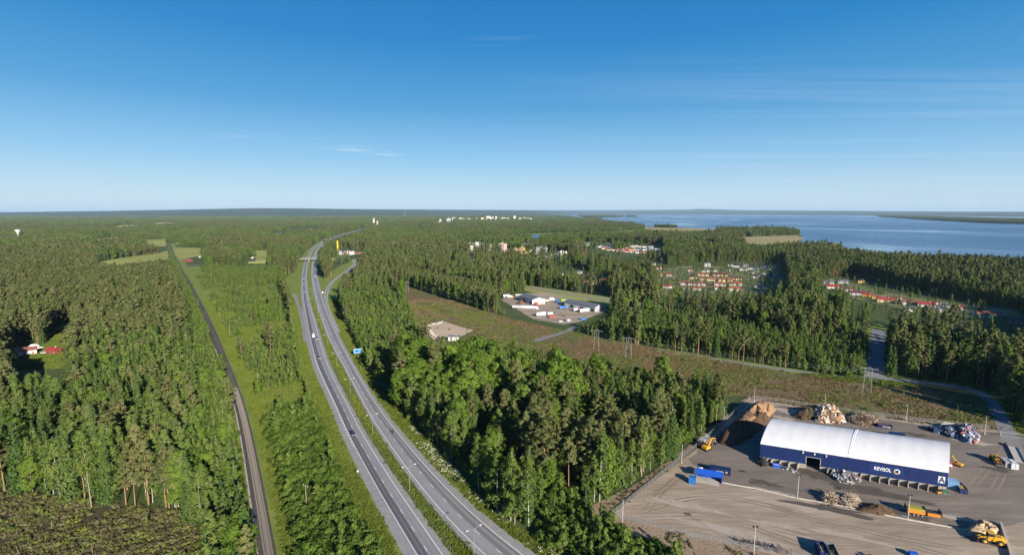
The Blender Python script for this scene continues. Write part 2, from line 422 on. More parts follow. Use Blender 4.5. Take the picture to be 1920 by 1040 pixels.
# ---- land-use outlines, in photo pixels of the ground they stand on
VERGE = [(800, 1500), (740, 1200), (720, 1060), (687, 1001), (667, 978), (644, 905), (628, 875), (606, 810), (586, 767), (572, 717), (560, 678), (553, 640), (545, 600), (538, 570), (528, 540), (534, 520), (552, 510), (558, 498), (560, 490), (567, 479), (574, 470), (584, 462), (600, 452), (614, 447.5),
         (613, 455), (607, 462), (604, 475), (601, 486), (600, 500), (605, 510), (617, 512), (626, 505), (640, 497), (655, 492), (660, 485), (673, 485), (682, 499), (670, 514), (650, 533), (637, 548), (634, 562), (640, 585), (650, 610), (665, 640), (690, 692), (715, 728), (742, 750), (772, 785), (802, 822), (852, 880), (902, 930), (955, 978), (1010, 1012), (1085, 1060), (1280, 1200), (1500, 1500)]
_rc = smooth_line(GA([(504, 1040), (492, 967), (481, 901.5), (469, 840), (459.6, 790), (450, 755), (438.5, 721), (427, 690), (415, 661), (402, 626), (386, 591), (368, 556), (353, 526), (341, 507), (333, 492), (326.5, 480), (321, 467), (317.5, 456)]), 6, 60)
_rc = extend(_rc, 60); _w = np.clip(8.0 + np.hypot(_rc[:, 0], _rc[:, 1]) * 0.006, 8, 14)
_q = np.r_[offset(_rc, -6.0), offset(_rc, _w)[::-1]]
RAIL = [tuple(v_) for v_ in np.c_[PX(_q[:, 0], _q[:, 1])]]
CLEARCUT = [(-300, 918), (0, 922), (60, 928), (160, 940), (250, 950), (338, 958), (372, 990), (388, 1060), (392, 1200), (-300, 1260)]
CORRIDOR = [(730, 533), (770, 538), (860, 567), (960, 598), (1050, 617), (1110, 631), (1240, 655), (1400, 684), (1560, 711), (1640, 722), (1700, 722), (1830, 736), (1850, 752), (1874, 806), (1740, 793), (1600, 776), (1470, 756), (1405, 744), (1330, 737), (1250, 716), (1170, 704), (1080, 690), (1000, 670), (940, 656), (880, 652), (800, 648), (778, 612), (762, 570), (740, 546)]
YARD = [(1102, 952), (1190, 908), (1260, 858), (1310, 822), (1372, 768), (1405, 741), (1470, 750), (1600, 770), (1740, 788), (1870, 800), (2000, 812), (2500, 850), (2500, 1330), (1380, 1200), (1290, 1052), (1200, 1010), (1128, 985)]
IND = [(930, 556), (950, 548), (990, 545), (1035, 546), (1080, 560), (1130, 571), (1152, 580), (1140, 592), (1095, 606), (1060, 616), (1040, 618), (990, 604), (942, 578)]
STREET = [(952, 531), (1005, 537), (1060, 545), (1120, 554), (1180, 563), (1250, 574), (1252, 586), (1180, 580), (1120, 572), (1060, 561), (1010, 550), (954, 538)]
DRIVE = [(998, 638), (1056, 620), (1070, 626), (1016, 642)]
CULDESAC = [(1628, 606), (1668, 606), (1664, 660), (1660, 712), (1618, 716), (1622, 660)]
BACKROAD = [(1232, 652), (1400, 678), (1560, 703), (1620, 707), (1700, 706), (1830, 720), (1872, 738), (1905, 790), (1960, 830), (1880, 812), (1848, 754), (1825, 740), (1700, 724), (1560, 712), (1400, 686), (1230, 660)]
FARM = [(16, 690), (28, 650), (60, 638), (78, 650), (108, 612), (138, 598), (130, 625), (122, 648), (132, 672), (116, 690), (40, 694)]
GLADE = [(300, 658), (345, 656), (345, 674), (302, 676)]
FIELDS = {
    'hay_field': [(168, 495), (215, 485), (300, 474), (314, 470), (318, 486), (250, 494), (200, 499)],
    'hay_field_right': [(325, 464), (385, 465), (386, 478), (352, 484), (333, 487)],
    'green_meadow': [(345, 500), (375, 499), (378, 510), (352, 514)],
    'small_meadow': [(474, 470), (502, 469), (502, 488), (480, 490)],
    'far_field': [(262, 450), (310, 448), (312, 462), (285, 462), (265, 458)],
    'far_field_west': [(160, 450), (230, 444), (245, 450), (170, 455)],
    'distant_field': [(200, 428), (225, 422), (268, 421), (262, 426), (215, 429)],
    'distant_field_east': [(282, 420), (300, 416), (338, 418), (335, 422), (290, 424)],
    'distant_green_strip': [(225, 408), (300, 407.5), (300, 409.5), (225, 410)],
}
GREENS = {
    'wet_meadow': [(930, 441), (1000, 437.5), (1085, 436), (1150, 434), (1210, 430), (1225, 433), (1150, 437), (1085, 440), (1000, 442)],
    'shore_marsh': [(1205, 425), (1240, 426.5), (1290, 427.5), (1345, 430), (1350, 433), (1290, 434), (1215, 433)],
    'reed_marsh': [(1362, 448), (1400, 444), (1495, 441), (1507, 447), (1495, 453), (1468, 461), (1430, 460), (1395, 456)],
    'shore_reeds': [(1500, 462), (1530, 463), (1552, 467), (1580, 471), (1572, 475), (1525, 470), (1490, 466)],
    'sandy_shore': [(1600, 484), (1680, 490), (1760, 497), (1758, 500), (1680, 495), (1600, 490)],
    'park_lawn': [(962, 458), (990, 456), (996, 463), (975, 468), (955, 466)],
    'estate_lawn': [(1230, 505), (1290, 498), (1460, 500), (1475, 540), (1440, 560), (1240, 556)],
    'row_lawn': [(1530, 530), (1560, 522), (1650, 545), (1720, 558), (1800, 570), (1880, 578), (1925, 588), (1925, 606), (1850, 600), (1760, 588), (1660, 575), (1580, 555)],
}
LAKE = [(1050, 403.2), (1080, 409), (1110, 413.5), (1150, 417), (1180, 420), (1207, 425), (1280, 427), (1340, 430), (1352, 432), (1400, 433.5), (1470, 435), (1497, 438), (1506, 446), (1500, 453), (1482, 458), (1502, 462), (1530, 463), (1552, 468), (1572, 476), (1600, 484), (1640, 487), (1680, 491), (1720, 495), (1760, 498), (1830, 502), (1920, 505), (2200, 512), (2600, 512), (2600, 400.9), (1500, 400.5), (1200, 400.4), (1050, 400.5)]
POND = [(990, 441), (1000, 439.5), (1012, 441), (1010, 445.5), (995, 446)]
ISLANDS = [[(1648, 405.6), (1700, 406.2), (1780, 409), (1850, 411), (1940, 413), (2200, 416), (2200, 424), (1940, 420.5), (1850, 418), (1780, 414.5), (1700, 409.2), (1660, 407)],
           [(1085, 404.2), (1110, 403.6), (1165, 404.4), (1167, 406.6), (1130, 407.6), (1100, 407.4)],
           [(1080, 412), (1100, 410.6), (1122, 411.6), (1120, 414.6), (1086, 414.8)], [(1177, 405.2), (1188, 405), (1190, 406.4), (1178, 406.6)],
           [(1572, 471), (1600, 472.5), (1650, 476.5), (1671, 479.5), (1660, 482), (1620, 480.5), (1580, 477)]]
FARROAD = [(600, 454), (611, 449.8), (623, 445.4), (638, 440), (666, 433), (694, 426), (702, 426.5), (676, 436), (648, 445.5), (628, 452)]
GOREWOOD = [(604, 505), (612, 497), (620, 500), (624, 512), (620, 522), (610, 524), (604, 517)]

sheet('motorway_verge', VERGE, 0.03, m_grass, 0.5)
sheet('strip_meadow', [(340, 508), (420, 502), (530, 500), (530, 520), (525, 545), (542, 590), (552, 640), (565, 690), (575, 740), (590, 775), (500, 790), (478, 740), (440, 660), (400, 590), (360, 525)], 0.026, m_grass, 0.5)
sheet('railway_verge', RAIL, 0.034, m_grass, 0.6)
sheet('clearcut_ground', CLEARCUT, 0.03, m_clear, 0.8)
sheet('heath', CORRIDOR, 0.05, m_heath, 1.2)
sheet('yard', YARD, 0.057, m_sand, 0.5)
sheet('farm_lawn', FARM, 0.03, m_grass, 0.4)
sheet('forest_glade', GLADE, 0.03, m_grass, 0.4)
sheet('street_verge', STREET, 0.04, m_field, 0.5)
sheet('cul_de_sac_verge', CULDESAC, 0.06, m_grass, 0.4)
sheet('roadside_verge', BACKROAD, 0.065, m_grass, 0.4)
for k, p in FIELDS.items(): sheet(k, p, 0.3, m_grass if 'green' in k else m_field, 2.0, 20)
for k, p in GREENS.items(): sheet(k, p, 0.3, m_garden if k in ('estate_lawn', 'row_lawn') else m_grass if ('lawn' in k or k == 'wet_meadow') else m_marsh, 2.0, 20)

# lake: dark water, smoother in long wind lanes
mw, t, b, o = _tree('lake_water')
b.inputs['IOR'].default_value = 1.33; b.inputs['Specular IOR Level'].default_value = 0.45
# wind lanes: bent by a slow warp so that they meander, calm where the noise is high
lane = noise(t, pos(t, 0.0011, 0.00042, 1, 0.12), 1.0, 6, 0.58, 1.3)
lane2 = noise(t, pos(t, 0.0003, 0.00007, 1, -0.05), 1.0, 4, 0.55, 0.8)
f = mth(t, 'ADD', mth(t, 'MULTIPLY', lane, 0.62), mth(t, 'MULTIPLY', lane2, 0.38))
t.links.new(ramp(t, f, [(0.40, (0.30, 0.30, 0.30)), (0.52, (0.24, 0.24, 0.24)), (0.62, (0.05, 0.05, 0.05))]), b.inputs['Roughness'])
t.links.new(ramp(t, f, [(0.40, (0.034, 0.075, 0.15)), (0.50, (0.05, 0.098, 0.175)), (0.58, (0.14, 0.19, 0.26))]), b.inputs['Base Color'])  # calm lanes paler: their sky reflection is painted into the base colour
rip = noise(t, pos(t, 0.35, 0.12, 1, 0.1), 1.0, 3, 0.6)
bn = t.nodes.new('ShaderNodeBump'); bn.inputs['Distance'].default_value = 0.25
t.links.new(ramp(t, f, [(0.40, (0.9, 0.9, 0.9)), (0.54, (0.6, 0.6, 0.6)), (0.62, (0.06, 0.06, 0.06))]), bn.inputs['Strength'])
t.links.new(rip, bn.inputs['Height']); t.links.new(bn.outputs[0], b.inputs['Normal'])
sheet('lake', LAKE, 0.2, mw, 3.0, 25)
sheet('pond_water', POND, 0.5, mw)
for p in ISLANDS: sheet('island_ground', p, 0.8, m_floor, 3.0, 40)

# ---- motorway
L_L = [(756, 1040), (740, 1010), (715, 965), (690, 920), (665, 867), (640, 817), (630, 790), (619, 761), (602, 725), (585, 685), (575, 644), (571, 619), (568, 590), (565, 563), (564, 548), (565, 517), (569, 496), (574.6, 482), (584, 465), (597.7, 455.4), (611, 449.4)]
L_R = [(846, 1040), (815, 997), (790, 962), (765, 927), (740, 892), (715, 857), (691, 820), (681, 801), (666, 776), (649, 744), (630, 704), (615, 672), (604.4, 636), (597.7, 613), (590, 590), (583, 571), (579.4, 553.5), (576.5, 536), (575.5, 517), (577.5, 498), (581, 484), (586, 471), (597.7, 458), (608, 452), (616, 449.6)]
R_L = [(892, 1038), (863, 1012), (839, 988), (820, 962), (795, 930), (770, 900), (747.5, 867.5), (727.5, 837.5), (707.5, 807.5), (690, 780), (666, 731), (649, 699.5), (630, 663.5), (615, 636), (602, 600), (597.7, 588), (592, 567), (588, 548), (584, 526.5), (583, 513), (584, 498), (587, 482), (592, 469), (603.5, 455), (613, 450.5)]
R_R = [(1007, 1039), (976, 1017), (950, 998), (924, 979), (898, 958.6), (872, 936), (846, 912), (815, 877.5), (790, 850), (760, 815), (729, 778), (708, 752), (689, 725), (670, 693), (653, 659), (637, 627.5), (625, 603), (612, 575), (605, 553.5), (599.6, 536), (596, 517), (595, 498), (597, 480), (602, 467), (609, 457), (617, 450.5)]
RAMP_L = [(632, 622), (621, 595), (612, 572), (607, 556), (611, 540), (621, 526.5), (640, 513), (657, 501), (663, 494), (660, 487)]
RAMP_R = [(641, 628), (632, 608), (623, 592), (616, 573), (614, 559), (617, 544), (624.6, 530), (636, 519), (655, 508), (667, 499.6), (668, 490), (666, 485)]
SLIP_L = [(569, 640), (566, 612), (560, 585), (554, 565), (549, 551.5)]
SLIP_R = [(577, 644), (573, 612), (567, 585), (560, 565), (554, 551)]
LA, LB = ribbon_pair(L_L, L_R); RA, RB = ribbon_pair(R_L, R_R)
ribbon('motorway_west_carriageway', LA, LB, 0.08, m_road_l, kind='structure')
ribbon('motorway_east_carriageway', RA, RB, 0.08, m_road_r, kind='structure')
PA, PB = ribbon_pair(RAMP_L, RAMP_R, 6, 30, 2)
ribbon('motorway_ramp', PA, PB, 0.11, m_road_1, kind='structure')
SA, SB = ribbon_pair(SLIP_L, SLIP_R, 6, 30, 2)
ribbon('motorway_slip_road', SA, SB, 0.11, m_road_1, kind='structure')
FR = smooth_line(GA([(612, 450.3), (618, 447.6), (625, 445), (640, 440.2), (668, 433.2), (697, 426.2)]), 40, 160)
ribbon('motorway_far_stretch', offset(FR, -15), offset(FR, 15), 0.4, m_street, kind='structure')

sheet('median_crossing', [(580, 565.5), (590, 564.5), (594, 570.5), (584, 572)], 0.07, m_street)
def edge_line(name, A, B, u, wid, z, s0=0, s1=1e9, dash=None):
    Cc = A + (B - A) * u; s = np.r_[0, np.cumsum(np.linalg.norm(np.diff(Cc, axis=0), axis=1))]
    s1 = min(s1, s[-1]); mb = MB()
    if dash:
        st = np.arange(s0, s1, dash[0]); seg = [(a, a + dash[1]) for a in st]
    else:
        st = np.arange(s0, s1, 6.0); seg = [(a, a + 6.0) for a in st]
    for a, e in seg:
        p, q = at_s(Cc, a), at_s(Cc, min(e, s1)); d = q - p
        if np.linalg.norm(d) < 1e-6: continue
        n = np.array([d[1], -d[0]]) / np.linalg.norm(d) * wid / 2
        mb.poly([(p[0] - n[0], p[1] - n[1], z), (p[0] + n[0], p[1] + n[1], z), (q[0] + n[0], q[1] + n[1], z), (q[0] - n[0], q[1] - n[1], z)], [(0, 1, 2, 3)])
    return tag(mb.build(name, m_line), kind='structure')
edge_line('road_edge_line', LA, LB, 0.295, 0.24, 0.09)
edge_line('road_edge_line', LA, LB, 0.822, 0.24, 0.09)
edge_line('road_lane_line', LA, LB, 0.555, 0.19, 0.09, 7, 900, (12, 3))
edge_line('road_edge_line', RA, RB, 0.135, 0.24, 0.09)
edge_line('road_edge_line', RA, RB, 0.765, 0.24, 0.09)
edge_line('road_lane_line', RA, RB, 0.44, 0.19, 0.09, 4, 900, (12, 3))
edge_line('road_merge_line', LA, LB, 0.25, 0.34, 0.096, 130, 300, (4, 2.2))
edge_line('ramp_edge_line', PA, PB, 0.14, 0.24, 0.12)
edge_line('ramp_edge_line', PA, PB, 0.86, 0.24, 0.12)

# guard rails: posts one by one along a W beam
def guard_rail(line, s0, s1, label, z=0.62):
    p0 = at_s(line, s0)
    t_ = thing('guard_rail', label, 'guard rail', (p0[0], p0[1], 0), 0, 'guard rails along the motorway median')
    mb = MB(); pm = MB().box(-0.06, 0.06, -0.05, 0.05, 0, z).mesh('guard_post', m_steel)
    prev = None; n = 0
    for s in np.arange(s0, s1, 4.0):
        p = at_s(line, s) - p0
        if n % 2 == 0 and n < 290: link('post', pm, t_, loc=(p[0], p[1], 0))
        n += 1
        if prev is not None:
            d = np.array([p[1] - prev[1], prev[0] - p[0]]); d /= np.linalg.norm(d)
            for k, (o_, za, zb) in enumerate(((0.06, z - 0.3, z - 0.19), (0.10, z - 0.19, z - 0.1), (0.06, z - 0.1, z + 0.02))):
                o2 = (0.10, 0.06, 0.06)[k] if k < 2 else 0.06
                mb.poly([(prev[0] + d[0] * o_, prev[1] + d[1] * o_, za), (p[0] + d[0] * o_, p[1] + d[1] * o_, za), (p[0] + d[0] * o2, p[1] + d[1] * o2, zb), (prev[0] + d[0] * o2, prev[1] + d[1] * o2, zb)], [(0, 1, 2, 3)])
            mb.poly([(prev[0] - d[0] * .02, prev[1] - d[1] * .02, z + .02), (p[0] - d[0] * .02, p[1] - d[1] * .02, z + .02), (p[0] + d[0] * .07, p[1] + d[1] * .07, z + .024), (prev[0] + d[0] * .07, prev[1] + d[1] * .07, z + .024)], [(0, 1, 2, 3)])
        prev = p
    mb.build('rail_beam', m_steel, t_)
guard_rail(offset(RA, -0.7), 0, 330, 'grey steel guard rail beside the motorway lanes curving to the bottom right')
guard_rail(offset(LB, 0.9), 0, 300, 'grey steel guard rail along the median beside the oncoming lanes with dark tracks')

# ---- minor roads
def px_road(name, pts, wid, z, mat, step=5, sig=30):
    Cn = smooth_line(GA(pts), step, sig)
    o = ribbon(name, offset(Cn, -wid / 2), offset(Cn, wid / 2), z, mat, kind='structure')
    return Cn
BR = px_road('back_road', [(1650, 708), (1700, 714), (1760, 719), (1820, 727), (1850, 742), (1868, 765), (1880, 790), (1893, 822), (1905, 850)], 6.6, 0.1, m_street, 3, 16)
px_road('cul_de_sac', [(1637, 716), (1640, 690), (1646, 650), (1648, 618)], 11.0, 0.104, m_street, 3, 10)
px_road('gravel_track', [(1236, 657), (1300, 666), (1400, 683), (1500, 697), (1580, 707), (1650, 712)], 5.0, 0.09, m_street)
px_road('field_driveway', [(1000, 640), (1030, 630), (1066, 621), (1080, 612)], 6.5, 0.09, m_street)
px_road('main_street', [(940, 529), (1000, 541), (1060, 551), (1120, 561), (1180, 571), (1250, 582)], 8.5, 0.09, m_street)
px_road('bike_path', [(945, 526), (1005, 538), (1060, 547), (1120, 556), (1180, 565), (1250, 575)], 3.5, 0.09, m_street)
px_road('estate_street', [(1228, 528), (1260, 518), (1300, 512)], 7, 0.4, m_street)
px_road('estate_street', [(1390, 522), (1440, 526), (1500, 530), (1560, 536), (1620, 552), (1700, 568), (1800, 582), (1920, 598)], 6, 0.4, m_street)
px_road('lakeside_road', [(1380, 492), (1440, 493), (1500, 491)], 8, 0.4, m_street)
px_road('overpass_road', [(300, 500), (370, 497), (440, 494), (500, 492), (552, 490.5)], 9, 0.4, m_street)
px_road('overpass_road', [(608, 488), (618, 486.5), (640, 481), (655, 478)], 9, 0.4, m_street)

# ---- yard surfaces
sheet('gravel_yard', [(1145, 966), (1200, 925), (1265, 872), (1310, 838), (1370, 783), (1412, 748), (1470, 757), (1600, 777), (1740, 795), (1870, 808), (2000, 820), (2450, 850), (2450, 1250), (1560, 1070), (1400, 1025), (1270, 998)], 0.09, m_gravel, 0.25)
sheet('asphalt_yard', [(1345, 902), (1290, 862), (1335, 822), (1400, 770), (1470, 760), (1600, 780), (1740, 798), (1872, 812), (1960, 830), (2000, 950), (1900, 985), (1800, 990), (1600, 955), (1480, 931)], 0.098, m_asphalt_yard, 0.5)
sheet('industrial_yard', [(940, 562), (950, 555), (990, 549), (1030, 549), (1078, 563), (1130, 574), (1140, 581), (1090, 602), (1058, 608), (1000, 598)], 0.07, m_gravel, 0.5)
sheet('sand_pad', [(793, 611), (830, 602), (888, 619), (850, 637), (812, 637)], 0.07, m_pad, 0.6)
# tyre tracks worn into the yard
m_trk = soil('tyre_track_dirt', [(0.3, (0.155, 0.125, 0.097)), (0.5, (0.205, 0.165, 0.128)), (0.7, (0.265, 0.215, 0.168))], 0.2, 1.5, 0.5)
m_dust = soil('pale_dust', [(0.3, (0.26, 0.215, 0.17)), (0.5, (0.34, 0.29, 0.235)), (0.7, (0.43, 0.37, 0.31))], 0.2, 1.5, 0.5)
TRK = [[(1895, 830), (1850, 880), (1800, 940), (1700, 938), (1560, 915), (1400, 880), (1330, 870)], [(1900, 840), (1870, 910), (1830, 960), (1720, 945), (1500, 912), (1420, 900)], [(1885, 822), (1760, 815), (1600, 800), (1480, 775)], [(1525, 885), (1520, 905), (1470, 915), (1400, 900)], [(1525, 885), (1545, 915), (1640, 930), (1740, 945)],
       [(1200, 960), (1300, 930), (1420, 940), (1560, 985), (1700, 1020), (1800, 1050)], [(1190, 970), (1320, 965), (1480, 1000), (1640, 1050)], [(1230, 925), (1260, 905), (1330, 925), (1480, 955), (1640, 1000), (1800, 1030)], [(1240, 940), (1400, 985), (1500, 1020), (1540, 1035)], [(1330, 860), (1290, 880), (1240, 920), (1210, 960)]]
for i, tk in enumerate(TRK):
    Cn = smooth_line(GA(tk), 2.0, 14); m_ = m_dust if i in (6,) else m_trk
    for k_, o_ in enumerate((-1.0, 1.0)):
        jit = np.random.default_rng(i * 2 + k_); wd = 0.20 + 0.18 * np.sin(np.arange(len(Cn)) * 0.31 + i) + jit.normal(0, .05, len(Cn)); wd = np.clip(wd, 0.04, 0.6)
        ribbon('tyre_track', offset(Cn, o_ - wd), offset(Cn, o_ + wd), 0.103 + 0.0015 * (2 * i + k_), m_, kind='structure')
# stains, puddled fines and pale dust patches
m_stain = soil('oily_dirt', [(0.3, (0.06, 0.052, 0.045)), (0.5, (0.085, 0.073, 0.062)), (0.7, (0.12, 0.103, 0.087))], 0.3, 1.5, 0.5)
sr = np.random.default_rng(23)
for i, (a_, b_, rx_, ry_, m_) in enumerate([(1530, 888, 9, 3.5, m_stain), (1600, 912, 10, 3, m_stain), (1430, 905, 6, 2, m_stain), (1670, 930, 12, 2.2, m_stain), (1560, 955, 14, 2.2, m_stain), (1700, 962, 9, 2.5, m_stain), (1475, 770, 7, 3.5, m_dust), (1468, 785, 4, 4, m_dust), (1300, 950, 10, 2, m_dust), (1240, 940, 6, 1.6, m_dust), (1380, 1000, 16, 1.6, m_dust), (1330, 985, 12, 1.4, m_dust), (1830, 830, 7, 2, m_dust), (1440, 920, 7, 1.3, m_dust), (1800, 972, 8, 1.2, m_dust), (1590, 1005, 12, 1.5, m_dust), (1460, 985, 9, 1.2, m_dust), (1850, 1015, 5, 2, m_stain), (1870, 880, 5, 2, m_stain), (1720, 815, 5, 2, m_stain)]):
    c_ = G(a_, b_); ca_, sa_ = math.cos(-0.39), math.sin(-0.39); P_ = []
    for k_ in range(40):
        t_ = 2 * PI * k_ / 40; q_ = 1 + 0.25 * math.sin(3 * t_ + i) + 0.18 * math.sin(7 * t_ + 2 * i) + sr.normal(0, .10); x_, y_ = rx_ * q_ * math.cos(t_), ry_ * q_ * math.sin(t_); P_.append((c_.x + x_ * ca_ - y_ * sa_, c_.y + x_ * sa_ + y_ * ca_))
    sheet('dirt_patch', P_, 0.1405 + 0.0015 * i, m_, ground=True)
# ditch with a dark earth bank outside the fence
dt = smooth_line(GA([(1128, 985), (1139, 965), (1190, 925), (1260, 870), (1312, 832)]), 3, 8)
ribbon('ditch', offset(dt, -1.0), offset(dt, 1.0), 0.102, soil('wet_earth', [(0.3, (0.015, 0.012, 0.010)), (0.7, (0.04, 0.032, 0.025))], 0.3, 2, 0.5), kind='structure')

# ---- railway: ballast, two rails, sleepers, cable trough
RC = [(504, 1040), (492, 967), (481, 901.5), (469, 840), (459.6, 790), (450, 755), (438.5, 721), (427, 690), (415, 661), (402, 626), (386, 591), (368, 556), (353, 526), (341, 507), (333, 492), (326.5, 480), (321, 467), (317.5, 456)]
RC = smooth_line(extend(GA(RC), 40), 3, 60)
ribbon('railway_ballast', offset(RC, -3.4), offset(RC, 2.2), 0.1, m_ballast, kind='structure')
p0 = RC[0]
rt = thing('railway_track', 'single railway track with steel rails on wooden sleepers beside the forest edge', 'railway track', (p0[0], p0[1], 0))
m_rail = paint('rusty_rail', (0.16, 0.10, 0.07), 0.4, 0.7, 0.3); m_slp = paint('grey_sleeper', (0.17, 0.155, 0.14), 0.9, wear=0.3, scale=2)
for sgn in (-1, 1):
    mb = MB(); ln = offset(RC, sgn * 0.762) - p0
    for a, e in zip(ln[:-1], ln[1:]):
        d = e - a; n = np.array([d[1], -d[0]]) / np.linalg.norm(d) * 0.075
        mb.poly([(a[0] - n[0], a[1] - n[1], .16), (a[0] + n[0], a[1] + n[1], .16), (e[0] + n[0], e[1] + n[1], .16), (e[0] - n[0], e[1] - n[1], .16),
                 (a[0] - n[0], a[1] - n[1], .38), (a[0] + n[0], a[1] + n[1], .38), (e[0] + n[0], e[1] + n[1], .38), (e[0] - n[0], e[1] - n[1], .38)], [(4, 5, 6, 7), (0, 4, 7, 3), (1, 2, 6, 5)])
    mb.build('rail', m_rail, rt)
sm = MB().box(-1.35, 1.35, -0.14, 0.14, 0.06, 0.21).mesh('sleeper', m_slp)
rest = MB(); k = 0; first = int(36 / 0.62)
for s in np.arange(0.3, 520, 0.62):
    a, e = at_s(RC, s), at_s(RC, s + 0.5); ang = math.atan2(e[1] - a[1], e[0] - a[0]) - PI / 2; q = a - p0
    if first <= k < first + 298:
        o = link('sleeper', sm, rt, loc=(q[0], q[1], 0)); o.rotation_euler.z = ang
    else:
        ca, sa = math.cos(ang), math.sin(ang)
        rest.poly([(q[0] + x * ca - y * sa, q[1] + x * sa + y * ca, .21) for x, y in ((-1.35, -.14), (1.35, -.14), (1.35, .14), (-1.35, .14))], [(0, 1, 2, 3)])
    k += 1
tag(rest.build('sleeper_rows', m_slp, rt), kind='stuff')
TR = offset(RC, -3.1)
mb = MB()
for s in np.arange(0, 330, 3.0):
    a, e = at_s(TR, s), at_s(TR, s + 2.94); d = e - a; n = np.array([d[1], -d[0]]) / np.linalg.norm(d) * 0.28
    mb.poly([(a[0] - n[0], a[1] - n[1], .34), (a[0] + n[0], a[1] + n[1], .34), (e[0] + n[0], e[1] + n[1], .34), (e[0] - n[0], e[1] - n[1], .34), (a[0] + n[0], a[1] + n[1], .1), (e[0] + n[0], e[1] + n[1], .1), (a[0] - n[0], a[1] - n[1], .1), (e[0] - n[0], e[1] - n[1], .1)], [(0, 1, 2, 3), (4, 5, 2, 1), (6, 0, 3, 7)])
tag(mb.build('cable_trough', m_concrete), 'long pale concrete cable trough running beside the railway track', 'cable trough')

# ---- far land: wooded ridges to the skyline
SKY_PX = np.array([-700, -200, 0, 60, 130, 200, 330, 420, 480, 560, 620, 700, 800, 900, 1000, 1060, 1150, 1230, 1300, 1312, 1400, 1500, 1600, 1700, 1800, 1920, 2200, 2700])
SKY_PY = np.array([397, 397.5, 397.6, 397, 396.2, 395.4, 393.2, 391.4, 390.4, 390.8, 391.6, 392.4, 393, 393.6, 394.2, 394.3, 394.1, 393.6, 392.6, 391.6, 394, 394.6, 395.2, 396, 396.6, 397, 397, 397])
R0_PX = np.array([-700, 0, 480, 800, 1000, 1060, 1100, 1300, 1600, 1920, 2700]); R0 = np.array([9e3, 9.5e3, 1.0e4, 1.1e4, 1.4e4, 2.2e4, 2.5e4, 2.4e4, 1.75e4, 1.15e4, 1.0e4])
m_hill = soil('wooded_hills', [(0.3, (0.028, 0.042, 0.020)), (0.5, (0.042, 0.060, 0.026)), (0.7, (0.06, 0.08, 0.032))], 0.0012, 0.012, 0.5)
px = np.linspace(-680, 2680, 900); rows = np.linspace(0, 1, 20)
r0 = np.interp(px, R0_PX, R0); sy = np.interp(px, SKY_PX, SKY_PY)
V = np.zeros((len(rows), len(px), 3)); hr = np.random.default_rng(5)
def wav(x, seed, n=7, base=0.004):
    q = np.random.default_rng(seed); return sum(math.pow(0.62, i) * np.sin(x * base * 1.9 ** i + q.uniform(0, 7)) for i in range(n)) / 2.2
for i, rr in enumerate(rows):
    Y = r0 * (1 + 0.65 * rr)
    top = HC + (HZ - sy) * (r0 * 1.65) / F                   # height the last ridge needs to make that skyline
    shape = rr ** 1.25
    und = 0.22 * wav(px + 900 * rr, int(rr * 100), 7, 0.01) * (1 - rr) * 2
    z = np.maximum(top, 8) * np.clip(shape + und * shape ** 0.5, 0, 1.0) + hr.normal(0, 2.2, len(px)) * (1 - 0.5 * rr)
    z = np.maximum(z, 15 + hr.normal(0, 2.5, len(px))); V[i, :, 0] = (px - 960) / F * Y * math.cos(TH); V[i, :, 1] = Y; V[i, :, 2] = z if i else -3
nr, nc = len(rows), len(px)
Q = np.array([(i * nc + j, i * nc + j + 1, (i + 1) * nc + j + 1, (i + 1) * nc + j) for i in range(nr - 1) for j in range(nc - 1)])
tag(link('hills', np_mesh('hills', V.reshape(-1, 3), Q, [m_hill])), kind='structure')
# ------------------------------------------------------------------ trees
m_bark_pine = paint('pine_bark', (0.27, 0.155, 0.085), 0.9, wear=0.35, scale=1.5)
m_bark_birch = paint('birch_bark', (0.34, 0.325, 0.295), 0.8, wear=0.35, scale=2.5)
m_bark = paint('grey_bark', (0.12, 0.10, 0.08), 0.9, wear=0.3, scale=1.5)
m_l_pine = leaf_mat('pine_needles', (0.056, 0.072, 0.026), (0.098, 0.112, 0.04), (0.15, 0.152, 0.062), 0.16)
m_l_spruce = leaf_mat('spruce_needles', (0.036, 0.068, 0.019), (0.064, 0.106, 0.028), (0.106, 0.146, 0.042), 0.16)
m_l_birch = leaf_mat('birch_leaves', (0.062, 0.102, 0.022), (0.104, 0.152, 0.034), (0.158, 0.198, 0.054), 0.28)
m_l_broad = leaf_mat('broad_leaves', (0.066, 0.118, 0.018), (0.104, 0.166, 0.026), (0.15, 0.206, 0.038), 0.28)
m_l_sap = leaf_mat('thicket_leaves', (0.07, 0.116, 0.024), (0.116, 0.17, 0.036), (0.172, 0.22, 0.058), 0.26)
m_l_bush = leaf_mat('willow_leaves', (0.048, 0.09, 0.016), (0.082, 0.134, 0.024), (0.14, 0.186, 0.04), 0.26)

